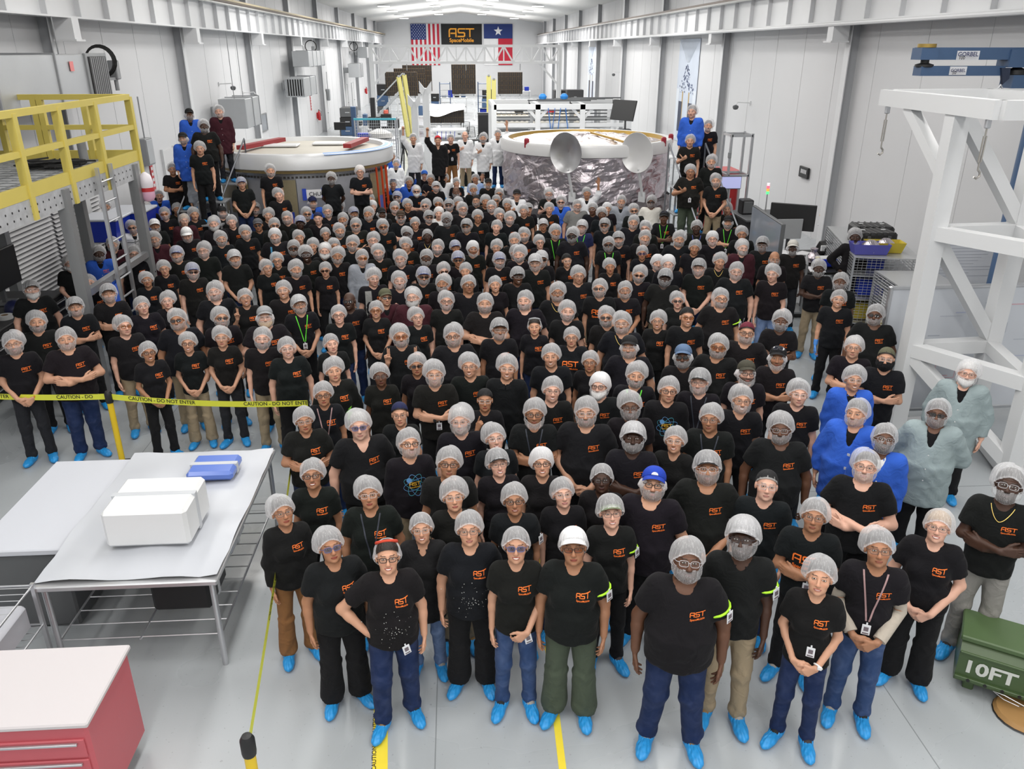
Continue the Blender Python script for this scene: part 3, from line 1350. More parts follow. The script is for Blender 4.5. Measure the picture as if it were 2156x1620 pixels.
def dome(th, t, grow, puff, lowr, tuck=0.0, drop=0.0, net=False):
    """point on a dome over the skull; t = 0 crown, 1 rim"""
    zr = rim_z(th, lowr, net)
    c = Vector((0, .014, .022))
    rx, ry, rz = .0775 + grow, .098 + grow, .096 + grow
    # polar angle of the rim in this direction
    cr = max(-.95, min(.95, (zr - c.z) / rz))
    pr = math.acos(cr)
    ph = pr * t
    pf = puff * math.sin(math.pi * min(1, t) ** 1.35) if t < 1 else 0
    k = 1 + (pf - tuck * max(0, t - .9) * 10) / .09
    s = math.sin(ph) if ph < 1.571 else 1 - .10 * (ph - 1.571) ** 2
    return Vector((rx * s * k * math.sin(th), c.y - ry * s * k * math.cos(th), c.z + rz * math.cos(ph) * (1 + pf / .12) + puff * .8 * max(0, math.cos(ph)) - drop * s))


def hairnet_mesh(var):
    key = ('net', var)
    if key in _ME:
        return _ME[key]
    puff, lowr, side, back = [(.011, .004, .005, .010), (.017, .0, -.008, .019), (.013, .010, .0, .010), (.019, .004, .010, .022), (.014, -.002, -.005, .027)][var]
    rr = random.Random(var)
    ph = [rr.uniform(0, 6.28) for _ in range(8)]

    def fn(u, t):
        th = 2 * math.pi * u - math.pi
        wr = .0020 * math.sin(34 * th + ph[0] + 2 * math.sin(3 * th + ph[1])) + .0016 * math.sin(19 * th + ph[2] + 6 * t) + .0030 * math.sin(5 * th + ph[3] + 4 * t) + .002 * math.sin(9 * t + 3 * th + ph[4])
        b = .5 - .5 * math.cos(th)
        pf = puff + back * b * .8 + side * math.sin(th) + .005 * abs(math.sin(th)) ** 3
        k = max(0.0, (t - .93) / .07)
        p = dome(th, min(t, .93) + .07 * k, .010 + .006 * math.sin(math.pi * k) * (k > 0), pf if t < .93 else 0, lowr, 0, 0, True)
        if k > 0:
            d, p0 = dome(th, .93, .010, pf, lowr, 0, 0, True), dome(th, .93, .010, 0, lowr, 0, 0, True)
            p += (d - p0) * (1 - k) ** 1.5
        # room for the ears
        p.x += math.copysign(.012, math.sin(th)) * abs(math.sin(th)) ** 2 * max(0, 1 - abs(p.z + .005) / .045)
        return p + Vector((math.sin(th), -math.cos(th), .3)) * wr * (.3 + t ** 1.5)
    _ME[key] = grid_mesh('hairnet', fn, 84, 18, True, NET if var != 2 else WHITENET)
    return _ME[key]


def capnet_mesh(long=False):
    """net pulled over a cap: larger, with the peak pushing it forward; or one gathered low at the back"""
    key = ('capnet', long)
    if key in _ME:
        return _ME[key]

    def fn(u, t):
        th = 2 * math.pi * u - math.pi
        f = max(0, math.cos(th)) ** 3
        b = max(0, -math.cos(th)) ** .7
        wr = .0022 * math.sin(30 * th + 2 * math.sin(3 * th)) + .0025 * math.sin(13 * th + 5 * t)
        p = dome(th, t * .97, .010 if long else .019, .012, .0 if long else .004, 0, 0, True)
        if long:
            p += Vector((0, .030, -.050)) * b * max(0, math.sin(math.pi * min(1, t * .62 + .2))) * t
        else:
            p += Vector((0, -.034, -.004)) * f * t ** 2
        p.x += math.copysign(.012, math.sin(th)) * abs(math.sin(th)) ** 2 * max(0, 1 - abs(p.z + .005) / .045)
        return p + Vector((math.sin(th), -math.cos(th), .3)) * wr * (.3 + t)
    _ME[key] = grid_mesh('hairnet', fn, 80, 16, True, NET)
    return _ME[key]


def long_hairnet_mesh():
    return capnet_mesh(True)


def hair_mesh(long=False):
    key = ('hair', long)
    if key in _ME:
        return _ME[key]

    def fn(u, t):
        th = 2 * math.pi * u - math.pi
        p = dome(th, t * .99, .0045, .005, .008)
        p += Vector((math.sin(th), -math.cos(th), 0)) * .0016 * math.sin(40 * th + 7 * t)
        if long:
            b = max(0, -math.cos(th)) ** .6
            p += Vector((0, .012, -.07)) * b * t ** 2
        return p
    _ME[key] = grid_mesh('hair', fn, 56, 10, True, HAIR)
    return _ME[key]


def beardnet_mesh(var):
    """0 over the mouth, 1 over the nose, 2 slung under the chin"""
    key = ('bnet', var)
    if key in _ME:
        return _ME[key]
    top = (-.046, -.026, -.088)[var]
    bag = (.014, .010, .020)[var]

    def fn(u, v):
        th = R(-112 + 224 * u)
        c = math.cos(th)
        f = max(0.0, c)
        zt = -.006 + (top + .006) * f ** .8
        zb = -.098 - .038 * f
        if var == 2:
            zb -= .018 * f
        s = v
        z = zt + (zb - zt) * s
        r = 1 + .10 * math.sin(math.pi * min(1, s * 1.1))
        if s > .7:
            r -= ((s - .7) / .3) ** 2 * .30
        rx, ry = (.0785 + .011 * math.sin(th) ** 4 * max(0, 1 - s * 1.6)) * r, (.100 if var != 1 else .104) * r
        if z > -.09:
            ry += .018 * max(0, 1 - abs(th) / .55) * (1 if var == 1 else .35)   # room for the nose
        wr = .0022 * math.sin(36 * th + 3 * math.sin(4 * th)) + .002 * math.sin(15 * th + 8 * s)
        b = bag * math.sin(math.pi * s) * (.3 + .7 * f)
        return Vector(((rx + b * .6 + wr) * math.sin(th), -.008 - (ry * (.93 if c > 0 else .8) + b + wr) * c, z - b * .25))
    _ME[key] = grid_mesh('beard_net', fn, 64, 12, False, BNET)
    return _ME[key]


def big_beard_mesh():
    key = ('beard',)
    if key in _ME:
        return _ME[key]

    def fn(u, v):
        th = R(-84 + 168 * u)
        f = max(0.0, math.cos(th))
        zt = -.03 - .034 * f ** .6
        zb = -.10 - .055 * f ** 2
        z = zt + (zb - zt) * v
        r = 1.03 + .14 * math.sin(math.pi * v) - (.35 * ((v - .6) / .4) ** 2 if v > .6 else 0)
        wr = .002 * math.sin(50 * th + 4 * v) + .0025 * math.sin(23 * th - 6 * v)
        return Vector(((.069 * r + wr) * math.sin(th), -.012 - (.094 * r + wr) * math.cos(th), z))
    _ME[key] = grid_mesh('beard', fn, 48, 12, False, HAIR)
    return _ME[key]


def cap_meshes(kind):
    """kind: b baseball cap, k knitted or tied skull cap"""
    key = ('cap', kind)
    if key in _ME:
        return _ME[key]

    def fn(u, t):
        th = 2 * math.pi * u - math.pi
        if kind == 'b':
            p = dome(th, t * .93, .011, .010, .004)
            p += Vector((math.sin(th), -math.cos(th), 0)) * .0008 * (1 if int(u * 12) % 2 else -1) * t
        else:
            p = dome(th, t * .95, .008, .004, -.002)
            p += Vector((math.sin(th), -math.cos(th), 0)) * .0015 * math.sin(9 * th + 6 * t)
        return p
    a = grid_mesh('cap', fn, 60, 12, True, CAPM)
    br = None
    if kind == 'b':
        mb = MB()
        n, m = 20, 6
        v, f = [], []
        for side in (0, 1):
            for j in range(m + 1):
                for i in range(n + 1):
                    th = R(-66 + 132 * i / n)
                    r0 = dome(th, .93, .012, .0, .004)
                    out = .068 * (j / m) * max(0, math.cos(th * 1.25)) ** .7
                    dz = -.020 * (j / m) - .014 * (math.sin(th) ** 2) * (j / m) - (.003 if side else 0)
                    v.append((r0.x * (1 + .10 * j / m), r0.y - out, r0.z + dz + .002))
        o = (n + 1) * (m + 1)
        for j in range(m):
            for i in range(n):
                q = (j * (n + 1) + i, j * (n + 1) + i + 1, (j + 1) * (n + 1) + i + 1, (j + 1) * (n + 1) + i)
                f.append(q)
                f.append(tuple(k + o for k in reversed(q)))
        for i in range(n):
            q = (m * (n + 1) + i, m * (n + 1) + i + 1)
            f.append((q[0], q[1], q[1] + o, q[0] + o))
        br = bpy.data.meshes.new('cap_brim')
        br.from_pydata(v, [], f)
        br.polygons.foreach_set('use_smooth', [True] * len(f))
        br.materials.append(CAPM)
        br.update()
    _ME[key] = (a, br)
    return _ME[key]


def glasses_meshes(kind):
    key = ('glasses', kind)
    if key in _ME:
        return _ME[key]
    th = {'f': .0026, 'g': .0014, 'k': .002, 'y': .0022, 'u': .0026}[kind]
    hw, hh = {'f': (.0245, .0175), 'g': (.0275, .0185), 'k': (.0275, .0165), 'y': (.0270, .0170), 'u': (.0265, .0185)}[kind]
    mb = MB()
    lens = []
    for s in (-1, 1):
        ring = []
        for i in range(24):
            a = 2 * math.pi * i / 24
            ca, sa = math.cos(a), math.sin(a)
            e = .62
            px = math.copysign(abs(ca) ** e, ca) * hw
            pz = math.copysign(abs(sa) ** e, sa) * hh
            X_ = s * .0335 + px
            ring.append((X_, -.1135 + 1.9 * abs(X_) ** 2 * 1.8, -.006 + pz))
        mb.path(ring, th, 6, True)
        lens.append(ring)
        mb.path([(s * (.0335 + hw), -.1135 + 3.4 * (.0335 + hw) ** 2, .002), (s * .074, -.085, .001), (s * .081, .0, -.001), (s * .080, .03, -.012)], max(th, .0018), 6)
    mb.path([(-.0095, -.1125, -.003), (0, -.1165, .0), (.0095, -.1125, -.003)], th, 6)
    me = bpy.data.meshes.new('glasses')
    me.from_pydata(mb.v, [], mb.f)
    me.polygons.foreach_set('use_smooth', mb.s)
    me.materials.append(FRAME)
    ls = []
    for ring in lens:
        c = Vector(ring[0])
        for p in ring[1:]:
            c += Vector(p)
        c /= len(ring)
        c.y -= .0015
        l = bpy.data.meshes.new('lens')
        l.from_pydata([tuple(p) for p in ring] + [tuple(c)], [], [(i, (i + 1) % 24, 24) for i in range(24)])
        l.polygons.foreach_set('use_smooth', [True] * 24)
        l.materials.append(LENS[kind])
        ls.append(l)
    _ME[key] = (me, ls)
    return _ME[key]


def lanyard_meshes(build, pose, kind):
    key = ('lanyard', build, pose, kind)
    if key in _ME:
        return _ME[key]
    bvh = shirt_bvh(build, pose, kind)
    v, f = [], []
    for s in (-1, 1):
        n0 = len(v)
        for i in range(13):
            t = i / 12
            z = 1.468 + (1.09 - 1.468) * t
            x = s * (.075 * (1 - t) ** 1.1 + .004)
            p = on_shirt(bvh, x, z, .006, -.06)
            q = on_shirt(bvh, x + s * .013, z, .006, -.06)
            v += [p, q]
        f += [(n0 + 2 * i, n0 + 2 * i + 1, n0 + 2 * i + 3, n0 + 2 * i + 2) for i in range(12)]
    me = bpy.data.meshes.new('lanyard')
    me.from_pydata(v, [], f)
    me.materials.append(PLAST)
    p = on_shirt(bvh, 0, 1.03, .010)
    q = on_shirt(bvh, 0, .98, .010)
    _ME[key] = (me, (0, min(p[1], q[1]) - .004, 1.02))
    return _ME[key]


def badge_meshes():
    if 'badge' in _ME:
        return _ME['badge']
    a = MB()
    a.cbox((0, 0, 0), (.062, .004, .092), .002)
    a.box(-.006, .006, -.002, .002, .045, .066)
    o = []
    for nm, mb, m in (('badge', a, mat('white_card', (.78, .79, .82), .4)),):
        me = bpy.data.meshes.new(nm)
        me.from_pydata(mb.v, [], mb.f)
        me.materials.append(m)
        o.append(me)
    b = MB()
    b.box(-.017, .017, -.0032, -.0024, -.012, .026)
    b.box(-.022, .022, -.0032, -.0024, -.038, -.026)
    me = bpy.data.meshes.new('badge_photo')
    me.from_pydata(b.v, [], b.f)
    me.materials.append(mat('badge_print', (.16, .13, .15), .5))
    o.append(me)
    _ME['badge'] = o
    return o


# ------------------------------------------------------------------ the hall
WALLM = mat('wall_paint', (.66, .665, .68), .55, 0, .03, .6)
STEELW = mat('white_steel', (.72, .73, .745), .45, 0, .03, 2)
WHITE = mat('white_paint', (.70, .71, .72), .4)
GREYM = mat('grey_steel', (.30, .31, .32), .45, .3, .08, 4)
DARKM = mat('dark_steel', (.10, .105, .11), .5)
ALU = mat('bare_aluminium', (.56, .57, .59), .35, .8, .08, 5)
BLK = mat('black_plastic', (.012, .012, .013), .5)
RUB = mat('black_rubber', (.02, .02, .02), .8)
YEL = mat('safety_yellow', (.66, .54, .12), .5, 0, .06, 3)
TAPEY = mat('tape_yellow', (.85, .68, .05), .5, 0, .05, 12)
LIME = mat('caution_lime', (.72, .74, .06), .5)
BLUEP = mat('blue_plastic', (.010, .035, .42), .4)
REDP = mat('red_paint', (.45, .02, .025), .45)
NAVY = mat('crane_blue', (.055, .105, .205), .45, 0, .05, 4)
GALV = mat('galvanised_duct', (.50, .515, .53), .42, .55, .10, 1.6)
INK = mat('black_ink', (.012, .012, .012), .7)


def floor_material():
    m, nt, b = _mat('epoxy_floor')
    tc = N(nt, 'ShaderNodeTexCoord')
    n1 = N(nt, 'ShaderNodeTexNoise')
    n1.inputs['Scale'].default_value = .55
    n1.inputs['Detail'].default_value = 5
    n1.inputs['Distortion'].default_value = .8
    nt.links.new(tc.outputs['Object'], n1.inputs['Vector'])
    c = mixc(nt, X(nt, n1.outputs['Fac']), (.36, .39, .41), (.44, .465, .485))
    n2 = N(nt, 'ShaderNodeTexNoise')
    n2.inputs['Scale'].default_value = 38
    nt.links.new(tc.outputs['Object'], n2.inputs['Vector'])
    c = mixc(nt, X(nt, n2.outputs['Fac']).above(.70, .02) * .35, c, (.12, .12, .12))
    nt.links.new(c, b.inputs['Base Color'])
    r = X(nt, n1.outputs['Fac']) * .25 + .16
    nt.links.new(r.s, b.inputs['Roughness'])
    b.inputs['Coat Weight'].default_value = .25
    b.inputs['Coat Roughness'].default_value = .12
    return m


fl = struct('floor', MB().box(XL, XR, YB, YF, -.2, 0), floor_material())
jm = MB()
for jx in (-4.2, -.28, 3.4, 7.2):
    jm.box(jx - .004, jx + .004, YB + .1, YF - .1, .0002, .0012)
for jy in (2, 8, 14, 20, 28, 36, 44, 52, 60):
    jm.box(XL + .1, XR - .1, jy - .004, jy + .004, .0002, .0012)
jm.build('floor_joint', mat('joint_line', (.22, .24, .25), .6), fl)


def wall(nm, x0, x1, y0, y1, z1):
    o = struct(nm, MB().box(x0, x1, y0, y1, 0, z1), WALLM)
    return o


wl = wall('wall_left', XL - .3, XL, YB, YF, 7.62)
wr = wall('wall_right', XR, XR + .3, YB, YF, 7.62)
wb = wall('wall_back', XL, XR, YB - .3, YB, 8.7)
wf = struct('wall_far', MB().poly([(XL, YF + .15, 0), (XR, YF + .15, 0), (XR, YF + .15, 7.6), (XM, YF + .15, 8.6), (XL, YF + .15, 7.6)], .3), WALLM)
ce = struct('ceiling', MB().poly([(XL - .3, YB, 7.6), (XM, YB, 8.6), (XM, YF, 8.6), (XL - .3, YF, 7.6)], .12)
            .poly([(XM, YB, 8.6), (XR + .3, YB, 7.6), (XR + .3, YF, 7.6), (XM, YF, 8.6)], .12), mat('ceiling_liner', (.76, .755, .74), .7, 0, .03, .4))
# girts (thin seams of the wall sheets)
for side, xw, wv in ((-1, XL, wl), (1, XR, wr)):
    mb = MB()
    for k in range(52):
        yy = YB + 2.1 * k + 1
        mb.box(min(xw, xw - side * .006), max(xw, xw - side * .006), yy - .006, yy + .006, 0, 7.5)
    mb.build('sheet_seam', mat('seam_grey', (.60, .605, .62), .6), wv)['kind'] = 'stuff'

# crane runways: a girder with stiffeners along each wall, on brackets at the columns
for side, nm, xg, xw, cols in ((-1, 'left', XGL, XL, (0, 9.2, 18.5, 27, 35.8, 44.7, 53.8, 63.4, 73.5, 83.3, 92.5)), (1, 'right', XGR, XR, (1.4, 11, 20.5, 30.4, 39.8, 49, 58, 66.9, 75.5, 84.5, 93))):
    t = empty(f'trim_{1 if side < 0 else 2}', (xg, 40, ZGB))
    t['kind'] = 'structure'
    mb = MB()
    y0, y1 = YB + .1 - 40, YF - .1 - 40
    mb.box(-.012, .012, y0, y1, 0, .82)
    mb.build('girder_web', STEELW, t)
    MB().box(-.15, .15, y0, y1, -.02, .015).build('bottom_flange', STEELW, t)
    MB().box(-.19, .19, y0, y1, .80, .84).build('top_flange', STEELW, t)
    MB().box(-.035, .035, y0, y1, .84, .94).build('crane_rail', mat('rail_steel', (.16, .13, .11), .5, .4), t)
    q = MB()
    s_ = -side
    q.box(min(0, s_ * .13), max(0, s_ * .13), -.02, .02, .015, .80)
    first = None
    for k in range(62):
        yy = -48 + 1.52 * k + 1.2
        if yy + 40 < YB + 1 or yy + 40 > YF - 1:
            continue
        if first is None:
            first = q.build('stiffener', mat('stiffener_grey', (.66, .67, .69), .5), t, (0, yy, 0))
        else:
            rep(first, t, (0, yy, 0))
    MB().tube((-side * .30, y0, .78), (-side * .30, y1, .78), .035, 8).build('conduit', mat('conduit_grey', (.55, .55, .54), .4, .5), t)
    if side < 0:
        MB().box(.24, .34, y0, y1, .90, .96).build('cable_tray', mat('tray_tan', (.45, .38, .25), .6), t)
    else:
        MB().tube((-.2, y0, -.06), (-.2, y1, -.06), .045, 8).build('supply_pipe', STEELW, t)
    # columns with bracket
    colm = MB()
    colm.box(min(xw, xw - side * .26), max(xw, xw - side * .26), -.01, .01, 0, 7.6)
    dk = MB()
    dk.box(xw - side * .26 - .012, xw - side * .26 + .012, -.13, .13, 0, 7.6)
    br = MB()
    br.box(min(xw - side * .35, xg + side * .1 - side * .3), max(xw - side * .35, xg + side * .1 - side * .3), -.16, .16, ZGB - .42, ZGB - .02)
    br.box(min(xw - side * .35, xg - side * .25), max(xw - side * .35, xg - side * .25), -.22, .22, ZGB - .46, ZGB - .42)
    fc = fd = fb = None
    for cyy in cols:
        c = empty('column', (0, cyy, 0))
        c['kind'] = 'structure'
        if fc is None:
            fc = colm.build('web', mat('column_shade', (.42, .43, .45), .55), c)  # shade on the web is put into its darker colour
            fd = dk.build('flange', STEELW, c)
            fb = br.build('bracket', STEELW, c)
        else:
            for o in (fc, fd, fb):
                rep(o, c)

# ceiling lamps: housings with a bright diffuser
lampm = mat('lamp_diffuser', (1, .97, .92), .5, emit=9.0)
proto = None
for ly in (28, 35, 42, 50, 58, 66, 75, 84, 92):
    for lx in (-5.2, -1.6, 2.9, 6.3):
        zz = 8.6 - abs(lx - XM) * (1.0 / 9.15) - .16
        if proto is None:
            proto = empty('ceiling_light', (lx, ly, zz))
            tag(proto, 'flat white lamp panel in the rows under the ceiling', 'lamp', 'ceiling lamp panels')
            MB().cbox((0, 0, .03), (.95, .5, .06), .01).build('housing', WHITE, proto)
            MB().cbox((0, 0, -.005), (.86, .42, .02), .004).build('diffuser', lampm, proto)
            MB().bar((0, 0, .06), (0, 0, .30), .02).build('hanger', WHITE, proto)
        else:
            c = copy_tree(proto)
            c.location = (lx, ly, zz)

# doors and openings on the left wall
for k, (yy, z1, wd) in enumerate(((24.8, 2.15, 1.0), (55.5, 2.3, 1.1), (66.5, 2.3, 1.1), (70.5, 2.3, 1.1))):
    d = empty(f'door_{k + 1}', (XL, yy, 0))
    d['kind'] = 'structure'
    MB().box(.0, .05, -wd / 2, wd / 2, 0, z1).build('leaf', mat('door_grey', (.66, .66, .67), .5), d)
    for sx in (-1, 1):
        MB().box(0, .08, sx * wd / 2 - .05 if sx < 0 else sx * wd / 2, sx * wd / 2 if sx < 0 else sx * wd / 2 + .05, 0, z1 + .05).build('jamb', WHITE, d)
    MB().tube((.05, wd / 2 - .1, 1.0), (.11, wd / 2 - .1, 1.0), .02, 8).build('handle', DARKM, d)
win = empty('window_1', (XL, 37.5, 0))
win['kind'] = 'structure'
MB().box(0, .03, -.55, .55, 1.55, 2.2).build('pane', mat('window_glass', (.22, .24, .27), .12), win)
for a, b_ in (((.0, -.6, 1.5), (.05, .6, 1.55)), ((.0, -.6, 2.2), (.05, .6, 2.25)), ((.0, -.6, 1.5), (.05, -.55, 2.25)), ((.0, .55, 1.5), (.05, .6, 2.25))):
    MB().box(a[0], b_[0], a[1], b_[1], a[2], b_[2]).build('frame', GREYM, win)
# louvred panel low on the left wall
lv = empty('wall_louver', (XL, 17.2, 0))
lv['kind'] = 'structure'
MB().box(.0, .03, -2.4, 2.4, .1, 1.9).build('panel', mat('louver_back', (.30, .30, .31), .6), lv)
sl = MB().poly([(.03, -1.15, 0), (.03, 1.15, 0), (.09, 1.15, -.05), (.09, -1.15, -.05)], .006).build('slat', mat('louver_slat', (.52, .52, .53), .5), lv, (0, -1.2, .2))
for k in range(19):
    for yy in (-1.2, 1.2):
        if k or yy > 0:
            rep(sl, lv, (0, yy, .2 + k * .09))


def pbox(mb, x0, y0, x1, y1, Y, t, z0=None):
    """box whose front face fills a rectangle of the photograph at depth Y"""
    a, b = at_y(x0, y1, Y), at_y(x1, y0, Y)
    return mb.box(a.x, b.x, Y, Y + t, a.z if z0 is None else z0, b.z)

